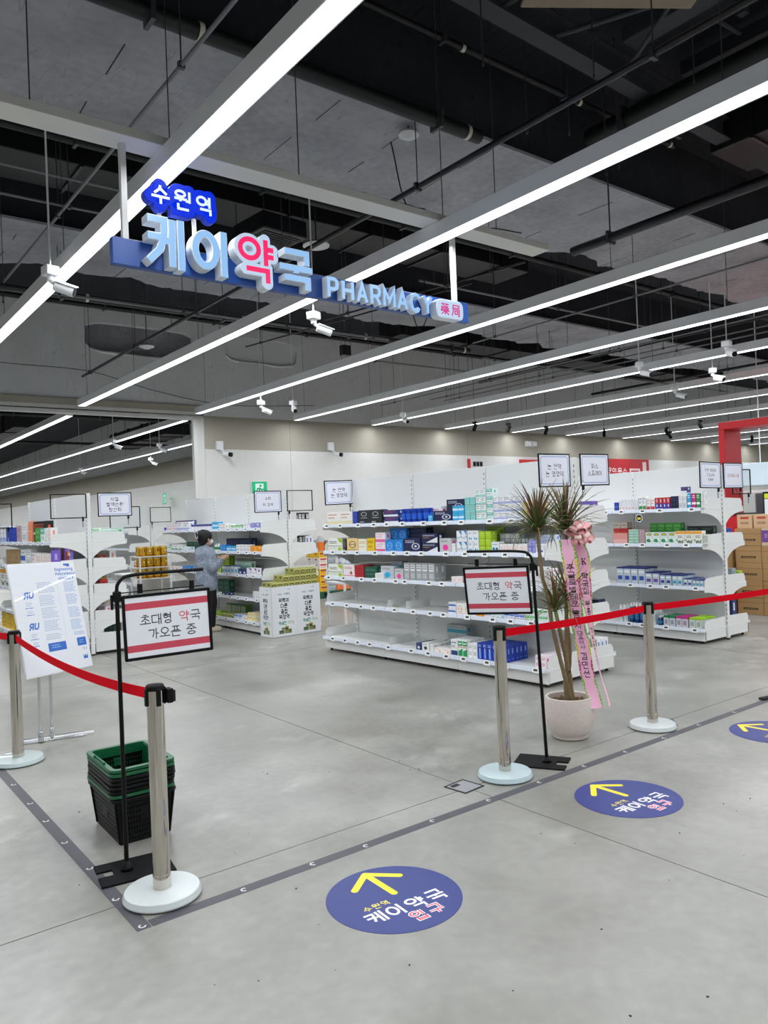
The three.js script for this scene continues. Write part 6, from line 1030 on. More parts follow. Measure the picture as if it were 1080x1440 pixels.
// ------------------------------------------------------------------ the shopper: one continuous body, clothes over it
// every bone: [a, b, radius at a, radius at b]; the field is meshed with marching cubes
function blob(bones, cell, k = 0.02, squash) {
  const lo = V(1e9, 1e9, 1e9), hi = V(-1e9, -1e9, -1e9);
  for (const [a, b, ra, rb] of bones) for (const [p, r] of [[a, ra], [b, rb]]) { lo.min(V(p[0] - r, p[1] - r, p[2] - r)); hi.max(V(p[0] + r, p[1] + r, p[2] + r)); }
  lo.addScalar(-0.03); hi.addScalar(0.03);
  const size = Math.max(hi.x - lo.x, hi.y - lo.y, hi.z - lo.z), n = Math.ceil(size / cell) + 4, mid = lo.clone().add(hi).multiplyScalar(0.5), mc = new MarchingCubes(n, undefined, false, false, 400000), half = n / 2;
  mc.isolation = 0;
  const S1 = size / 2 * 1.02, B = bones.map(([a, b, ra, rb]) => { const A = V(...a), D = V(...b).sub(A); return [A, D, Math.max(1e-9, D.lengthSq()), ra, rb]; }), p = V(0, 0, 0), q = V(0, 0, 0);
  for (let z = 0; z < n; z++) for (let y = 0; y < n; y++) for (let x = 0; x < n; x++) {
    p.set(mid.x + (x - half) / half * S1, mid.y + (y - half) / half * S1, mid.z + (z - half) / half * S1);
    let s = 0; const best = [];
    for (const [A, D, L, ra, rb] of B) { q.copy(p).sub(A); const t = Math.min(1, Math.max(0, q.dot(D) / L)); q.addScaledVector(D, -t); if (squash) q.z *= squash; best.push(q.length() - (ra + (rb - ra) * t)); }
    let m = Infinity; for (const d of best) m = Math.min(m, d); for (const d of best) s += Math.exp(-(d - m) / k);
    mc.field[z * n * n + y * n + x] = -(m - k * Math.log(s));
  }
  mc.update();
  const c = mc.count ?? mc.geometry.drawRange.count, g = new THREE.BufferGeometry(), pos = new Float32Array(c * 3);
  for (let i = 0; i < c; i++) for (let a = 0; a < 3; a++) pos[i * 3 + a] = mc.positionArray[i * 3 + a] * S1 + mid.getComponent(a);
  g.setAttribute('position', new THREE.BufferAttribute(pos, 3));
  const w = mergeVertices(g, 1e-5); w.computeVertexNormals();
  return w;
}
{
  const t = thing('person', 'shopper in a loose grey shirt and black trousers facing the shelf, seen from behind', 'person', [4.93, 0, -10.82], PI / 2 + 0.08);
  const skin = S(0xd9a988, 0.55), denim = dataTex(256, (u, v) => { const k = Math.min(235, Math.max(60, 150 + tileNoise(u, v, 60, 2, 71) * 60 + tileNoise(u, v, 8, 3, 72) * 46)); return [k * 0.93, k * 1.0, k * 1.1]; }), shirt = S(0xffffff, 0.9, { map: denim });
  // faces +z; her left is +x
  const bones = [
    [[0, 0.80, 0], [0, 0.98, -0.01], 0.105, 0.095], [[0, 0.98, -0.01], [0, 1.14, -0.02], 0.1, 0.115], [[-0.11, 1.19, -0.025], [0.11, 1.19, -0.025], 0.058, 0.058], [[0, 1.18, -0.02], [0, 1.30, -0.005], 0.06, 0.047],
    [[0, 1.37, 0.01], [0, 1.425, 0.0], 0.078, 0.086], [[0, 1.33, 0.035], [0, 1.36, 0.045], 0.045, 0.055],
    [[-0.075, 0.79, 0], [-0.085, 0.44, 0.012], 0.082, 0.054], [[-0.085, 0.44, 0.012], [-0.09, 0.09, -0.015], 0.05, 0.034], [[-0.09, 0.06, -0.02], [-0.095, 0.03, 0.1], 0.036, 0.028],
    [[0.075, 0.79, 0], [0.085, 0.44, 0.03], 0.082, 0.054], [[0.085, 0.44, 0.03], [0.085, 0.09, 0.02], 0.05, 0.034], [[0.085, 0.06, 0.015], [0.09, 0.03, 0.135], 0.036, 0.028],
    [[-0.155, 1.185, -0.02], [-0.205, 0.965, 0.0], 0.048, 0.04], [[-0.205, 0.965, 0.0], [-0.12, 1.06, 0.2], 0.038, 0.027], [[-0.12, 1.06, 0.2], [-0.085, 1.09, 0.26], 0.026, 0.03],
    [[0.155, 1.185, -0.02], [0.2, 0.965, 0.01], 0.048, 0.04], [[0.2, 0.965, 0.01], [0.08, 1.05, 0.2], 0.038, 0.027], [[0.08, 1.05, 0.2], [0.04, 1.08, 0.25], 0.026, 0.03],
    [[0, 1.375, 0.085], [0, 1.36, 0.1], 0.012, 0.014],
    [[-0.083, 1.385, 0.0], [-0.09, 1.375, -0.005], 0.016, 0.014], [[0.083, 1.385, 0.0], [0.09, 1.375, -0.005], 0.016, 0.014],
  ];
  for (const [bx, by, bz, s] of [[-0.085, 1.09, 0.26, -1], [0.04, 1.08, 0.25, 1]]) { for (let f = 0; f < 4; f++) { const x = bx - 0.026 + f * 0.017, y = by + 0.008, L = [0.05, 0.058, 0.056, 0.046][f]; bones.push([[x, y, bz + 0.015], [x + 0.006, y + 0.012, bz + 0.02 + L * 0.6], 0.009, 0.008], [[x + 0.006, y + 0.012, bz + 0.02 + L * 0.6], [x + 0.014, y - 0.01, bz + 0.02 + L], 0.008, 0.0068]); } bones.push([[bx + s * -0.02, by + 0.015, bz], [bx + s * -0.03, by + 0.04, bz + 0.035], 0.011, 0.009]); }
  obj('body', blob(bones, 0.0115, 0.008), skin, t);
  obj('shirt', uvMetres(blob([
    [[0, 0.78, -0.005], [0, 0.98, -0.012], 0.165, 0.155], [[0, 0.98, -0.012], [0, 1.14, -0.02], 0.15, 0.14], [[-0.13, 1.185, -0.02], [0.13, 1.185, -0.02], 0.07, 0.07], [[0, 1.22, -0.02], [0, 1.265, -0.015], 0.075, 0.062], [[0, 0.66, -0.05], [0, 0.80, -0.03], 0.12, 0.15], [[-0.08, 0.7, 0.0], [0.08, 0.7, 0.0], 0.12, 0.12],
    [[-0.16, 1.18, -0.02], [-0.215, 0.96, -0.005], 0.078, 0.075], [[-0.215, 0.96, -0.005], [-0.135, 1.045, 0.17], 0.072, 0.05], [[0.16, 1.18, -0.02], [0.21, 0.96, 0.0], 0.078, 0.075], [[0.21, 0.96, 0.0], [0.1, 1.035, 0.17], 0.072, 0.05],
  ], 0.013, 0.018, 1.12)).scale(1, 1, 1), shirt, t);
  obj('trousers', blob([[[0, 0.79, 0], [0, 0.84, 0], 0.128, 0.125], [[-0.075, 0.77, 0], [-0.09, 0.44, 0.01], 0.1, 0.078], [[-0.09, 0.44, 0.01], [-0.095, 0.12, -0.01], 0.078, 0.062], [[0.075, 0.77, 0], [0.088, 0.44, 0.025], 0.1, 0.078], [[0.088, 0.44, 0.025], [0.09, 0.12, 0.015], 0.078, 0.062]], 0.013, 0.01), S(0x0b0b0d, 0.85), t);
  for (const [x, z] of [[-0.094, 0.03], [0.09, 0.065]]) obj('shoe', blob([[[x, 0.052, z - 0.06], [x, 0.038, z + 0.08], 0.045, 0.036], [[x, 0.028, z - 0.06], [x, 0.026, z + 0.09], 0.036, 0.034]], 0.008, 0.008).translate(0, 0.006, 0), S(0xd8cdb8, 0.7), t);
  // dark hair under a black knit cap, gathered with a pale claw clip; face mask and glasses
  const hair = obj('hair', blob([[[0, 1.415, -0.02], [0, 1.425, -0.005], 0.1, 0.1], [[0, 1.36, -0.045], [0, 1.34, -0.05], 0.075, 0.06], [[-0.03, 1.45, -0.1], [0.03, 1.46, -0.1], 0.05, 0.05], [[0, 1.5, -0.05], [0, 1.47, -0.08], 0.03, 0.04]], 0.009, 0.012), S(0x0a090b, 0.7), t);
  obj('hair_clip', [tube([V(-0.02, 1.50, -0.145), V(0.025, 1.505, -0.148), V(0.02, 1.41, -0.15), V(-0.025, 1.405, -0.147), V(-0.02, 1.50, -0.145)], 0.0055, 40, 6)], S(0xd9c9d4, 0.4), hair);
  obj('face_mask', blob([[[-0.045, 1.345, 0.065], [0.045, 1.345, 0.065], 0.034, 0.034], [[0, 1.33, 0.085], [0, 1.355, 0.095], 0.03, 0.022]], 0.006, 0.01), S(0xe9ecef, 0.8), t);
  obj('glasses', [tube([V(-0.088, 1.392, 0), V(-0.075, 1.392, 0.075), V(0, 1.39, 0.1), V(0.075, 1.392, 0.075), V(0.088, 1.392, 0)], 0.003, 40, 6)], S(0x2a1c18, 0.3), t);
}

// ------------------------------------------------------------------ header boards on the gondola ends
{
  const board = (lines, opt = {}) => { const [c, g] = canvasOf(512, 366); g.fillStyle = '#e6e8f4'; g.fillRect(0, 0, 512, 366); g.strokeStyle = '#5b83c4'; g.lineWidth = 7; const r = 40, x = 26, y = 26, w = 460, h = 314; g.beginPath(); g.moveTo(x + r, y); g.lineTo(x + w - r, y); g.quadraticCurveTo(x + w, y, x + w, y + r); g.lineTo(x + w, y + h - r); g.quadraticCurveTo(x + w, y + h, x + w - r, y + h); g.lineTo(x + r, y + h); g.quadraticCurveTo(x, y + h, x, y + h - r); g.lineTo(x, y + r); g.quadraticCurveTo(x, y, x + r, y); g.stroke(); const sz = opt.size ?? 62, gap = opt.gap ?? 24, total = lines.length * sz + (lines.length - 1) * gap; lines.forEach((l, i) => centreHangul(g, l, 256, 183 - total / 2 + i * (sz + gap), sz, 0.1, opt.color ?? '#25252c', { advance: 1.1 })); return S(0xffffff, 0.3, { map: texOf(c) }); };
  const W = 0.425, H = 0.295, f = 0.009, frame = merge([rbox(W + f, f * 1.4, 0.012, 0.002, 0, H / 2, 0), rbox(W + f, f * 1.4, 0.012, 0.002, 0, -H / 2, 0), rbox(f * 1.4, H + f, 0.012, 0.002, W / 2, 0, 0), rbox(f * 1.4, H + f, 0.012, 0.002, -W / 2, 0, 0)]), sheet = new THREE.PlaneGeometry(W - 0.006, H - 0.006).translate(0, 0, 0.003), back = box(W - 0.006, H - 0.006, 0.003, 0, 0, 0.0), pane = box(W - 0.006, H - 0.006, 0.002);
  const clip = (x) => merge([rbox(0.02, 0.05, 0.02, 0.002, x, -H / 2 - 0.02, -0.004), cyl(0.004, 0.004, 0.14, 6, x, -H / 2 - 0.05, -0.012)]);
  const put = (x, y, z, mat, label, turn = 0, roll = 0) => { const t = thing('header_board', label, 'sign', [x, y, z], turn); t.rotation.z = roll; obj('frame', frame, M.frameBlack, t); if (mat) { obj('printed_sheet', sheet, mat, t); obj('backing', back, M.camWhite, t); } else obj('clear_pane', pane, M.clear, t); obj('clip', x === 6.17 ? [clip(-0.17), box(0.32, 0.012, 0.012, -0.28, -H / 2 - 0.11, -0.012)] : clip(x > 5.8 && x < 6.3 ? -0.18 : 0.17), M.frameBlack, t); };
  put(5.49, 1.94, -8.05, board(['눈 안약', '눈 영양제']), 'framed board with two lines at the far end of the centre gondola', 0.02, 0.025);
  put(5.56, 1.972, -4.64, board(['눈 안약', '눈 영양제']), 'framed board above the left tuft of the dracaena', 0, 0.01); put(6.148, 1.982, -4.64, board(['파스', '스프레이']), 'framed board reading two short words, beside the centre gondola upright', 0, 0.01);
  put(8.46, 1.945, -4.77, board(['인후 영양제', '구강소독', '가래약'], { size: 46, gap: 24 }), 'framed board with three lines over the toothpaste cartons', -0.03, -0.02); put(8.97, 1.94, -4.77, board(['상처패드시술'], { size: 50, color: '#9a4a50' }), 'framed board with one reddish line in front of the red post');
  put(9.22, 1.868, -4.80, null, 'empty clear header frame half behind the one-line board');
  put(3.33, 1.91, -10.02, board(['치질', '혈액순환', '항산화']), 'framed three-line board on the gondola behind the poster'); put(2.755, 1.898, -10.02, null, 'empty clear header frame beside the upright behind the poster'); put(1.965, 1.805, -10.4, null, 'empty clear header frame at the picture edge');
  put(3.76, 1.75, -10.9, null, 'empty small header frame right of the three-line board'); put(5.39, 1.895, -9.70, board(['소화', '위 장약'], { gap: 60, size: 54 }), 'framed two-line board below the green exit sign'); put(5.92, 1.90, -9.70, null, 'empty clear header frame right of the two-line board');
  put(5.93, 1.84, -15.1, null, 'empty header frame in the opening, lower of two'); put(6.17, 1.93, -13.4, null, 'empty header frame in the opening, upper of two');
}
// ------------------------------------------------------------------ white standee box with green-yellow cartons piled in front of the shopper's gondola
{
  const [c, g] = canvasOf(512, 760); g.fillStyle = '#eceef2'; g.fillRect(0, 0, 512, 760);
  centreHangul(g, '속쓰림, 소화불량엔', 250, 100, 26, 0.11, '#3f7f6a', { advance: 1.08 });
  ['위력이', '다른', '종합', '위장약'].forEach((l, i) => centreHangul(g, l, 250, 178 + i * 84, 66, 0.17, '#141516', { advance: 1.1 }));
  drawHangul(g, '카베진', 120, 530, 56, 0.15, '#1f8a62', { advance: 1.08 }); drawHangul(g, '코와', 312, 534, 42, 0.12, '#6fb89a', { advance: 1.08 }); g.fillStyle = '#e0a23a'; g.font = 'bold 62px sans-serif'; g.textAlign = 'left'; g.fillText('S', 410, 582);
  g.fillStyle = '#b9a8c0'; g.fillRect(330, 40, 60, 10);
  const pk = (x, y, w, h, a) => { g.fillStyle = a; g.fillRect(x, y, w, h); g.fillStyle = '#22261c'; g.fillRect(x + w * 0.2, y + h * 0.3, w * 0.6, h * 0.22); g.fillStyle = '#e3e29a'; g.fillRect(x, y, w, h * 0.12); };
  pk(130, 660, 110, 60, '#5f7f5a'); pk(250, 600, 80, 120, '#8c8a4a'); pk(330, 650, 60, 70, '#6f7a4a'); pk(180, 620, 70, 50, '#9aa08a');
  const face = S(0xffffff, 0.4, { map: texOf(c) }), side = S(0xe6e8ea, 0.45);
  const t = thing('display_box', 'white cardboard display box with bold black Hangul on each panel', 'display box', [5.22, 0, -9.40], 0.07), W = 0.83, D = 0.30, H = 0.695;
  obj('carton_walls', merge([box(W, H, 0.006, W / 2, H / 2 + 0.004, -0.003), box(W, H, 0.006, W / 2, H / 2 + 0.004, -D), box(0.006, H, D, 0.003, H / 2 + 0.004, -D / 2), box(0.006, H, D, W - 0.003, H / 2 + 0.004, -D / 2), box(W - 0.01, 0.006, D - 0.01, W / 2, H - 0.11, -D / 2)]), side, t);
  for (const k of [0, 1]) obj('printed_panel', box(W / 2 - 0.004, H - 0.004, 0.002, W * (0.25 + 0.5 * k), H / 2 + 0.004, 0.0016), [side, side, side, side, face, side], t);
  const p = obj('printed_panel', box(D - 0.01, H - 0.004, 0.002), [side, side, side, side, face, side], t); p.position.set(-0.0016, H / 2 + 0.004, -D / 2); p.rotation.y = -PI / 2;
  // cartons: [columns, layers, x, z] steps
  const w = 0.098, h = 0.085, d = 0.115, geo = cartonGeo(w - 0.002, h - 0.001, d, 'olive'), cc = Math.cos(0.07), ss = Math.sin(0.07), top = H - 0.107;
  let n = 0;
  for (let row = 0; row < 2; row++) for (let col = 0; col < 8; col++) { const layers = col < 2 ? 2 : col < 4 ? 3 : col < 7 ? 4 : 4; for (let j = 0; j < layers; j++) { if (row === 2 && j < 1) continue; const x = 0.06 + col * w, z = -0.068 - row * (d + 0.003), m = obj('wide_carton', geo, M.print, scene, [5.22 + x * cc + z * ss, top + 0.004 + j * h + 0.0006 * j, -9.40 - x * ss + z * cc]); m.rotation.y = 0.07 + rr(-0.012, 0.012); tag(m, 'olive carton with black emblem in the display box, ' + ORD[col] + ' column, layer ' + ORD[j] + ', ' + ['front', 'middle', 'rear'][row] + ' row', 'box', 'olive cartons piled in the white display box'); n++; } }
  // black boxes and navy printed packs on the gondola's rear side, above the pile
  const bx = cartonGeo(0.055, 0.2, 0.06, 'blackbox'); 
  [[5.99, 1.184, -9.86, 0], [6.06, 1.184, -9.88, 0], [6.12, 1.184, -9.86, 0], [5.99, 1.524, -9.86, 1], [6.06, 1.524, -9.88, 1], [6.12, 1.524, -9.86, 1]].forEach(([x, y, z, s], i) => { const m = obj('tall_carton', bx, M.print, scene, [x, y + 0.0006, z]); tag(m, ORD[i % 3] + ' upright black box on the ' + (s ? 'top' : 'fourth') + ' shelf beside the olive cartons', 'box', 'black boxes above the olive cartons'); });
  { const b = thing('stock_table', 'low white table right of the olive cartons, loaded with packs', 'table', [6.62, 0, -9.55]); obj('top', rbox(0.5, 0.03, 0.5, 0.005, 0, 0.66, 0), M.white, b); for (const sx of [-0.22, 0.22]) for (const sz of [-0.22, 0.22]) obj('leg', rbox(0.03, 0.645, 0.03, 0.004, sx, 0.3225, sz), M.white, b); }
  const nv = cartonGeo(0.14, 0.075, 0.14, 'navypack'); for (let j = 0; j < 7; j++) for (let i = 0; i < 2; i++) tag(obj('wide_carton', nv, M.print, scene, [6.52 + i * 0.145 + rr(-0.004, 0.004), 0.6756 + j * 0.076, -9.5 + rr(-0.01, 0.01)]), ORD[j] + ' pack up in the ' + (i ? 'outer' : 'inner') + ' stack of white packs with navy print', 'box', 'white packs with navy print beside the olive cartons');
}
// ------------------------------------------------------------------ pile of yellow and orange packs on a green pallet near the far wall
{
  const t = thing('plastic_pallet', 'green plastic pallet under yellow packs near the far wall', 'pallet', [9.05, 0, -13.75], 0.0);
  obj('deck', merge([...Array(7)].map((_, i) => rbox(1.2, 0.03, 0.1, 0.004, 0, 0.125, -0.42 + i * 0.14))), M.green, t); for (const x of [-0.5, 0, 0.5]) obj('runner', rbox(0.1, 0.11, 0.94, 0.006, x, 0.055, 0), M.green, t);
  const g = [cartonGeo(0.19, 0.115, 0.24, 'yellowpack'), cartonGeo(0.19, 0.115, 0.24, 'palewhite'), cartonGeo(0.19, 0.115, 0.24, 'coral'), cartonGeo(0.19, 0.115, 0.24, 'grey2')], words = ['yellow pack', 'white pack with red print', 'coral orange pack', 'grey pack'], cat = [];
  for (let c = 0; c < 5; c++) for (let r = 0; r < 2; r++) for (let j = 0; j < (c === 0 ? 7 : c === 1 ? 9 : 7); j++) { const k = c === 0 ? (j > 3 && j < 6 ? 1 : 0) : c === 1 ? 3 : c === 2 ? (j < 3 ? 2 : 1) : c === 3 ? 2 : 0; tag(obj('stacked_pack', g[k], M.print, scene, [8.62 + c * 0.2 + rr(-0.004, 0.004), 0.1406 + j * 0.1156, -13.42 - r * 0.26]), words[k] + ' on the green pallet, column ' + ORD[c] + ', layer ' + ORD[j] + (r ? ', rear row' : ', front row'), 'pack', 'packs piled on the green pallet'); }
  { const q = thing('sugar_jar', 'tall clear jar with orange filling on top of the pallet pile', 'jar', [8.65, 0.952, -13.42]); obj('glass', lathe([[0.0, 0], [0.075, 0], [0.08, 0.01], [0.08, 0.26], [0.055, 0.3], [0.055, 0.31]], 24), plain(0xb9bdbd, 0.15), q); obj('filling', cyl(0.082, 0.082, 0.18, 24, 0, 0.11, 0), plain(0xe87a24, 0.4), q); obj('lid', cyl(0.06, 0.06, 0.03, 24, 0, 0.325, 0), plain(0xd8d8d8, 0.3), q); }
}
// ------------------------------------------------------------------ rack of golden tins between the gondolas
{
  const t = thing('wire_rack', 'white wire rack stacked with golden tins left of the shopper', 'rack', [4.58, 0, -12.15]), bars = [];
  for (const x of [-0.25, 0.25]) for (const z of [-0.2, 0.2]) obj('leg', cyl(0.014, 0.014, 1.14, 8, x, 0.57, z), M.white, t);
  for (const y of [0.45, 0.78, 0.955, 1.13]) { obj('tier', merge([rbox(0.53, 0.012, 0.02, 0.003, 0, y, 0.2), rbox(0.53, 0.012, 0.02, 0.003, 0, y, -0.2), rbox(0.02, 0.012, 0.42, 0.003, 0.25, y, 0), rbox(0.02, 0.012, 0.42, 0.003, -0.25, y, 0), ...[...Array(11)].map((_, i) => box(0.5, 0.005, 0.006, 0, y, -0.18 + i * 0.036))]), M.white, t); }
  const tin = cellUV(cyl(0.052, 0.052, 0.14, 24, 0, 0.07, 0), 'tin', 0, 0, 160, 160), lid = cyl(0.054, 0.054, 0.012, 24, 0, 0.146, 0);
  const proto = new THREE.Group(); obj('tin_body', tin, M.printGloss, proto); obj('lid', lid, plain(0xcaa84a, 0.3), proto);
  [[1.137, 4], [0.962, 4], [0.787, 4]].forEach(([y, n], lv) => { for (let i = 0; i < n; i++) for (let r = 0; r < 2; r++) { const q = proto.clone(); q.name = numbered('golden_tin'); scene.add(q); q.position.set(4.40 + i * 0.118, y, -12.04 - r * 0.12); q.rotation.y = rr(0, 6); tag(q, ORD[i] + ' golden tin on the ' + ['top', 'middle', 'lower'][lv] + ' tier of the wire rack, ' + (r ? 'rear' : 'front') + ' row', 'tin', 'golden tins on the wire rack'); } });
  // orange pastry packs on a low table behind the rack
  const b = thing('stock_table', 'long white table with orange packs between rack and shopper', 'table', [4.95, 0, -13.6]); obj('top', rbox(0.6, 0.03, 1.2, 0.005, 0, 0.76, 0), M.white, b); for (const sx of [-0.26, 0.26]) for (const sz of [-0.55, 0.55]) obj('leg', rbox(0.03, 0.745, 0.03, 0.004, sx, 0.3725, sz), M.white, b); obj('front_panel', rbox(0.56, 0.5, 0.02, 0.003, 0, 0.48, 0.57), S(0xb9b6ae, 0.6), b);
  const gp = [cartonGeo(0.13, 0.06, 0.14, 'peachpack'), cartonGeo(0.13, 0.06, 0.14, 'pale')]; for (let j = 0; j < 4; j++) for (let i = 0; i < 4; i++) tag(obj('wide_carton', gp[(i + j) % 2], M.print, scene, [4.74 + i * 0.138, 0.7756 + j * 0.0606, -13.14]), ((i + j) % 2 ? 'pale' : 'peach') + ' pack on the white table behind the tins, column ' + ORD[i] + ', layer ' + ORD[j], 'box', 'packs on the table behind the golden tins');
}
// ------------------------------------------------------------------ stacked cardboard boxes, red portal and kiosk at the right edge
{
  const W = 0.30, H = 0.247, D = 0.38, g0 = cartonGeo(D, H - 0.002, W, 'karton', 0.003), g1 = cartonGeo(D, H - 0.002, W, 'kartonPurple', 0.003), g2 = cartonGeo(0.22, 0.2, 0.2, 'kartonTop', 0.003);
  for (let c = 0; c < 5; c++) for (let r = 0; r < 2; r++) for (let j = 0; j < (c < 1 ? 5 : 5); j++) { const up = j > 3 && c > 0; const m = obj('cardboard_box', up ? g1 : g0, M.print, scene, [11.05 + r * (W + 0.006) + rr(-0.008, 0.008), 0.002 + j * H, -5.62 + c * (D + 0.008) + rr(-0.006, 0.006)]); m.rotation.y = -PI / 2 + rr(-0.02, 0.02); tag(m, (up ? 'purple printed' : 'plain brown') + ' cardboard box, ' + ORD[c] + ' column from the red post, ' + ORD[j] + ' from the floor, ' + (r ? 'rear' : 'front') + ' row', 'box', 'cardboard boxes stacked beside the white gondola'); }
  for (let c = 0; c < 2; c++) for (let r = 0; r < 2; r++) for (let j = 0; j < 4; j++) { const m = obj('cardboard_box', g0, M.print, scene, [10.9 + r * (W + 0.006), 0.002 + j * H, -6.42 + c * 0.39 - 0.02]); m.rotation.y = -PI / 2; tag(m, 'brown cardboard box of the lower block behind the shelf end, ' + ORD[c] + ' column, ' + ORD[j] + ' up, ' + (r ? 'rear' : 'front'), 'box', 'cardboard boxes behind the shelf end'); }
  for (let c = 0; c < 4; c++) { const m = obj('cardboard_box', g2, M.print, scene, [11.05, 0.003 + 5 * H, -5.68 + c * 0.24]); m.rotation.y = -PI / 2 + rr(-0.05, 0.05); tag(m, 'small light carton with red print on top of the boxes, ' + ORD[c] + ' from the red post', 'box', 'small cartons on top of the cardboard boxes'); }
  const t = thing('red_portal', 'bright red portal frame of the neighbouring stand, rising behind the shelves', 'portal', [12.5, 0, -6.82]);
  obj('post', rbox(0.55, 2.86, 0.10, 0.006, 0.27, 1.43, 0), M.red, t); obj('lintel', rbox(0.55, 0.12, 5.4, 0.006, 0.27, 2.92, 2.65), M.red, t); obj('post', rbox(0.55, 2.86, 0.10, 0.006, 0.27, 1.43, 5.3), M.red, t);
  const b = thing('red_counter', 'red counter front low behind the boxes', 'counter', [12.2, 0, -6.6]); obj('body', rbox(0.5, 1.42, 0.8, 0.01, 0, 0.71, 0), M.red, b); obj('top', rbox(0.54, 0.03, 0.84, 0.005, 0, 1.436, 0), S(0x2a2426, 0.4), b);
  const k = thing('kiosk_terminal', 'grey payment terminal with a small lit screen above the boxes', 'terminal', [13.4, 0, -6.55], -0.9); obj('pillar', rbox(0.34, 1.76, 0.1, 0.01, 0, 0.88, 0), S(0x55575a, 0.4), k); obj('screen', rbox(0.15, 0.22, 0.01, 0.003, 0.04, 1.5, 0.052), new THREE.MeshStandardMaterial({ color: 0x222222, emissive: 0xcfe0f4, emissiveIntensity: 0.7 }), k); obj('header_strip', rbox(0.15, 0.05, 0.011, 0.002, 0.04, 1.6, 0.053), S(0xe86a78, 0.4), k);
  const l = thing('menu_screen', 'bright menu screen with a lime yellow header at the right edge', 'screen', [13.0, 0, -6.18], -0.9); obj('stand', rbox(0.36, 1.2, 0.06, 0.005, 0, 0.6, 0), M.black, l); obj('bezel', rbox(0.42, 0.64, 0.04, 0.006, 0, 1.46, 0), M.black, l); obj('display', box(0.39, 0.5, 0.006, 0, 1.41, 0.021), new THREE.MeshStandardMaterial({ color: 0x333333, emissive: 0xe2f0f4, emissiveIntensity: 0.85 }), l); obj('display_header', box(0.39, 0.08, 0.006, 0, 1.71, 0.021), new THREE.MeshStandardMaterial({ color: 0x333333, emissive: 0xdcf01e, emissiveIntensity: 0.75 }), l);
  const h = thing('counter_canopy', 'pale blue white canopy box behind the empty header frame', 'canopy', [14.2, 2.12, -6.6]); obj('body', rbox(0.6, 0.42, 1.5, 0.02), S(0xd4e8f0, 0.35), h); for (const z of [-0.42, 0.42]) obj('hanger', cyl(0.01, 0.01, 3.5, 8, 0, 1.96, z), M.white, h);
  const lp = thing('counter_shelf', 'white shelf board under the pale canopy', 'shelf', [13.6, 0, -6.85]); obj('board', rbox(0.3, 0.05, 0.7, 0.005, 0, 1.80, 0.1), M.white, lp); obj('column', rbox(0.1, 1.78, 0.1, 0.005, 0, 0.89, 0.1), M.white, lp);
}

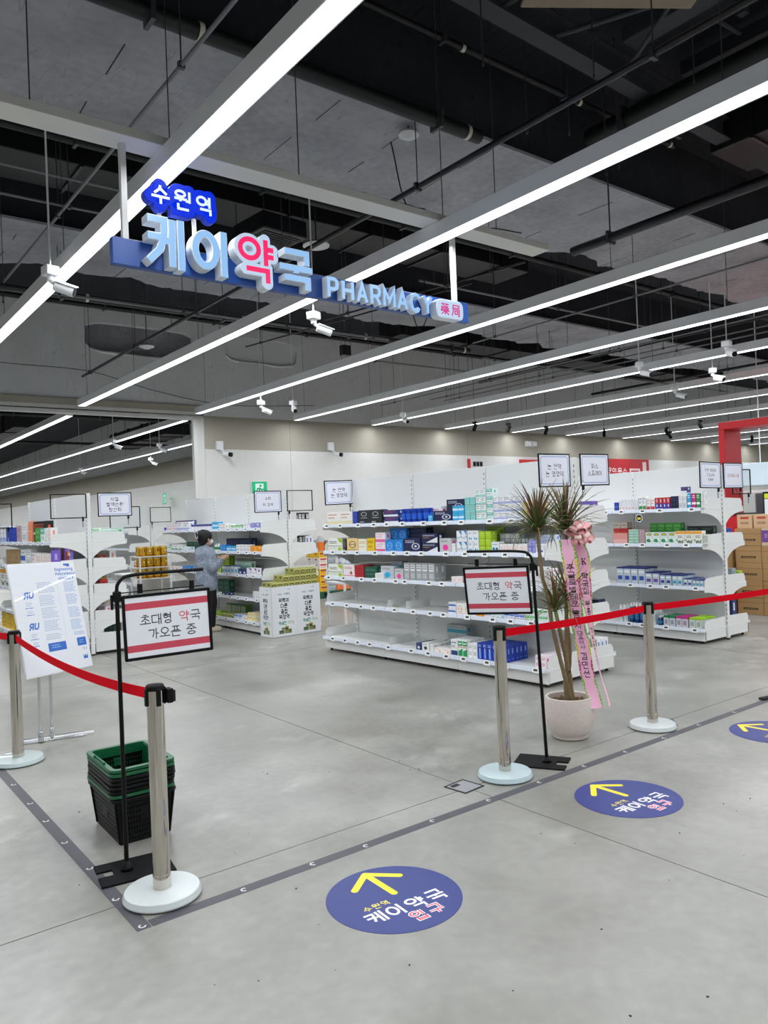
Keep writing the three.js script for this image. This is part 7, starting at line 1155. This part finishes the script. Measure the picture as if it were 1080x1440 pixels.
// ------------------------------------------------------------------ cameras on drop rods, spotlights, exit signs, wall fittings
{
  const camera_ = (label, x, z, yaw, y = 3.6) => { const t = thing('security_camera', label, 'security camera', [x, y, z], yaw); obj('drop_rod', cyl(0.008, 0.008, topAt(x, z) - y - 0.06, 8, 0, (topAt(x, z) - y + 0.06) / 2, 0), M.camWhite, t); obj('junction', rbox(0.105, 0.075, 0.105, 0.01, 0, 0.025, 0), M.camWhite, t); obj('knuckle', [cyl(0.026, 0.03, 0.04, 14, 0, -0.032, 0), bar(V(0, -0.05, 0), V(0.03, -0.085, 0.03), 0.018, 12)], M.camWhite, t); const b = part('housing', t); b.position.set(0.04, -0.1, 0.04); b.rotation.set(0.5, 0.8, 0); obj('barrel', [place(lathe([[0, 0], [0.036, 0], [0.04, 0.01], [0.04, 0.15], [0.036, 0.155]], 20), 0, 0, -0.03, PI / 2), box(0.07, 0.006, 0.17, 0, 0.042, 0.055)], M.camWhite, b); obj('lens', cyl(0.033, 0.033, 0.012, 18, 0, 0, 0.124, PI / 2), M.black, b); };
  camera_('white camera hung beside the nearest strip lamp at the picture edge', 1.66, -6.3, 0.2); camera_('white camera hung just below the blue sign bar', 4.16, -6.42, 0.3); camera_('white camera by the third lamp end, first of the pair over the wall', 6.36, -11.55, 0.6); camera_('white camera with dark lens, second of the pair over the wall', 6.87, -11.35, -1.2);
  camera_('white camera over the fifth strip lamp end', 9.65, -11.8, -1.0); camera_('white camera hung over the middle of the fifth lamp', 9.59, -6.4, -0.8); camera_('white camera hung nearest the right edge', 9.44, -5.03, -1.4); camera_('small white camera between sixth and seventh lamps', 12.1, -7.4, -0.6); camera_('small white camera right over the seventh lamp', 11.1, -6.15, -0.9);
  camera_('white camera in the further room, hung by the middle lamp', 6.0, -18.0, 0.4); camera_('white camera in the further room, closest to the jamb', 7.3, -18.5, 0.2); camera_('white camera in the further room, low by the side wall', 8.6, -22.5, 0.3); camera_('white camera in the further room on a thick rod', 7.7, -26.5, 0.3);
  // black spotlights on short tracks at the far end of the lamps
  const spot = (label, x, z, yaw, tilt) => { const t = thing('spotlight', label, 'spotlight', [x, 3.66, z], yaw); obj('adapter', rbox(0.035, 0.05, 0.12, 0.004, 0, 0.02, 0), M.black, t); obj('rod', cyl(0.006, 0.006, topAt(x, z) - 3.705, 6, 0, (topAt(x, z) - 3.66 + 0.045) / 2, 0), M.wire, t); obj('yoke', rbox(0.03, 0.07, 0.02, 0.003, 0, -0.035, 0), M.black, t); const b = part('head', t); b.position.y = -0.09; b.rotation.x = tilt; obj('can', lathe([[0, 0.08], [0.036, 0.08], [0.042, 0.07], [0.045, -0.08], [0.04, -0.082], [0.036, -0.06], [0, -0.05]], 20), M.black, b); };
  [[12.4, -12.6, 'black spotlight over the wall, leftmost of the row'], [13.4, -12.5, 'black spotlight over the wall beside the emergency lamp'], [14.85, -12.6, 'black spotlight over the wall, third of the row'], [16.9, -12.4, 'black spotlight over the wall, fourth of the row'], [18.5, -11.6, 'black spotlight over the wall, fifth of the row'], [19.6, -12.2, 'black spotlight over the wall, sixth of the row'], [17.9, -10.3, 'black spotlight between the ninth and tenth lamps'], [21.5, -11.5, 'black spotlight left of the red portal'], [23.8, -12.0, 'black spotlight seen just by the red portal post'], [20.2, -9.0, 'black spotlight high right over the lamps']].forEach(([x, z, l], i) => spot(l, x, z, 0.7 * i, 0.5));
  // running-man exit signs
  const [c, g] = canvasOf(256, 256); g.fillStyle = '#12c488'; g.fillRect(0, 0, 256, 256); g.fillStyle = '#e6fff6'; g.fillRect(60, 30, 136, 196); g.fillStyle = '#12a878'; g.beginPath(); g.ellipse(146, 64, 18, 18, 0, 0, 2 * PI); g.fill(); g.strokeStyle = '#12a878'; g.lineWidth = 22; g.lineCap = 'round'; g.lineJoin = 'round'; g.beginPath(); g.moveTo(136, 98); g.lineTo(120, 148); g.lineTo(150, 172); g.lineTo(142, 212); g.moveTo(120, 148); g.lineTo(98, 186); g.lineTo(72, 184); g.moveTo(134, 100); g.lineTo(94, 106); g.lineTo(84, 136); g.moveTo(138, 102); g.lineTo(164, 126); g.lineTo(188, 116); g.stroke();
  const face = new THREE.MeshStandardMaterial({ color: 0x222222, emissive: 0xffffff, emissiveMap: texOf(c), emissiveIntensity: 0.85 });
  const exit = (label, x, y, z, turn, s) => { const t = thing('exit_sign', label, 'exit sign', [x, y, z], turn); obj('case', rbox(s + 0.02, s + 0.02, 0.03, 0.004), M.camWhite, t); obj('lit_face', new THREE.PlaneGeometry(s, s).translate(0, 0, 0.0155), face, t); };
  exit('green lit exit sign with running figure on the far wall above the header board', 7.80, 2.28, ZW + 0.017, 0, 0.36); exit('green lit exit sign seen edge on, projecting from the side wall', 10.2, 2.55, -25.6, 0.9, 0.36);
  { const b = scene.children.at(-1); obj('wall_arm', box(0.28, 0.02, 0.02, 0.1, 0, 0.125, 0, -0.9), M.camWhite, b); }
  // wall cameras, emergency lamp
  const wc = (label, x, y) => { const t = thing('wall_camera', label, 'security camera', [x, y, ZW]); obj('box', rbox(0.15, 0.18, 0.07, 0.008, 0, 0.14, 0.037), M.camWhite, t); obj('arm', bar(V(0.02, 0.06, 0.05), V(0.08, -0.02, 0.12), 0.022, 12), M.camWhite, t); const b = part('housing', t); b.position.set(0.1, -0.04, 0.14); b.rotation.set(0.2, 0.6, 0); obj('barrel', cyl(0.045, 0.045, 0.13, 18, 0, 0, 0, PI / 2), M.camWhite, b); obj('lens', cyl(0.046, 0.044, 0.09, 18, 0, 0, 0.08, PI / 2), M.black, b); };
  wc('camera with junction box on the far wall near the jamb', 6.92, 3.05); wc('camera on the far wall above the far end of the centre gondola', 9.62, 3.1);
  const e = thing('emergency_lamp', 'white twin emergency lamp on the beige band of the far wall', 'lamp', [16.2, 3.47, ZW]); obj('case', rbox(0.3, 0.16, 0.1, 0.01, 0, 0, 0.052), M.camWhite, e); for (const x of [-0.1, 0.1]) obj('head', rbox(0.14, 0.13, 0.06, 0.02, x * 1.2, 0, 0.13), M.camWhite, e);
  // red shop signs on the far wall
  const [c2, g2] = canvasOf(512, 128); g2.fillStyle = '#c01a26'; g2.fillRect(0, 0, 512, 128); drawHangul(g2, '코인육수', 40, 60, 52, 0.13, '#f2e8e8', { advance: 1.1 }); g2.fillStyle = '#e9d9da'; g2.fillRect(290, 62, 120, 46); g2.fillRect(440, 14, 44, 84); g2.fillStyle = '#c01a26'; g2.fillRect(306, 76, 90, 18);
  const r = thing('shop_sign', 'red shop sign with white lettering on the far wall', 'sign', [20.6, 2.82, ZW]); obj('panel', rbox(2.4, 0.6, 0.05, 0.008, 0, 0, 0.027), M.red, r); obj('printed_face', new THREE.PlaneGeometry(2.36, 0.56).translate(0, 0, 0.0535), S(0xffffff, 0.5, { map: texOf(c2) }), r);
  const r2 = thing('shop_sign', 'red strip sign on the far wall behind the centre gondola header', 'sign', [16.3, 2.98, ZW]); obj('panel', rbox(1.0, 0.12, 0.05, 0.006, 0, 0, 0.027), M.red, r2);
  const r3 = thing('shop_sign', 'tiny red and dark lettering on the far wall above the centre gondola', 'sign', [14.1, 2.9, ZW]); obj('red_mark', rbox(0.1, 0.26, 0.02, 0.004, -0.2, 0, 0.012), M.red, r3); obj('dark_letters', [box(0.08, 0.12, 0.02, 0, 0, 0.012), box(0.08, 0.12, 0.02, 0.12, 0, 0.012), box(0.08, 0.12, 0.02, 0.24, 0, 0.012)], M.black, r3);
}
{ // dangling cable loops
  const w = (label, pts) => tag(obj('hanging_cable', tube(pts.map((p) => V(...p)), 0.006, 40, 6), M.black), label, 'cable');
  w('black cable looping down beside the sign post end', [[5.9, 4.4, -6.9], [5.85, 4.0, -6.9], [5.95, 3.8, -6.9], [6.08, 4.0, -6.9], [6.05, 4.4, -6.9]]);
  w('black cable drooping under the pipes above the badge', [[4.4, 5.0, -5.4], [4.6, 4.4, -5.4], [5.1, 4.25, -5.4], [5.6, 4.45, -5.4], [6.1, 4.5, -5.4]]);
  w('thin dark cable drooping across the bare upper wall', [[0.5, 4.6, -14.3], [3, 4.5, -14.3], [4.4, 4.47, -14.3], [5.6, 4.2, -14.3], [7.0, 4.02, -14.3], [9.2, 4.12, -14.3]]);
}
{ // round hanging tag on the gondola next to the cardboard boxes
  const t = thing('shelf_tag', 'round black tag with a yellow centre hanging over the mint cartons', 'tag', [8.285, 1.47, -5.62], -PI / 2); obj('disc', cyl(0.052, 0.052, 0.003, 28, 0, 0, 0, PI / 2), M.black, t); obj('white_ring', new THREE.RingGeometry(0.04, 0.05, 28).translate(0, 0, 0.0018), M.camWhite, t); obj('yellow_mark', rbox(0.05, 0.03, 0.002, 0.0008, 0, -0.004, 0.0022), S(0xe8d23a, 0.5), t); obj('wire', cyl(0.0015, 0.0015, 0.05, 5, 0, 0.07, 0), M.wire, t);
}
renderer.render(scene, camera);
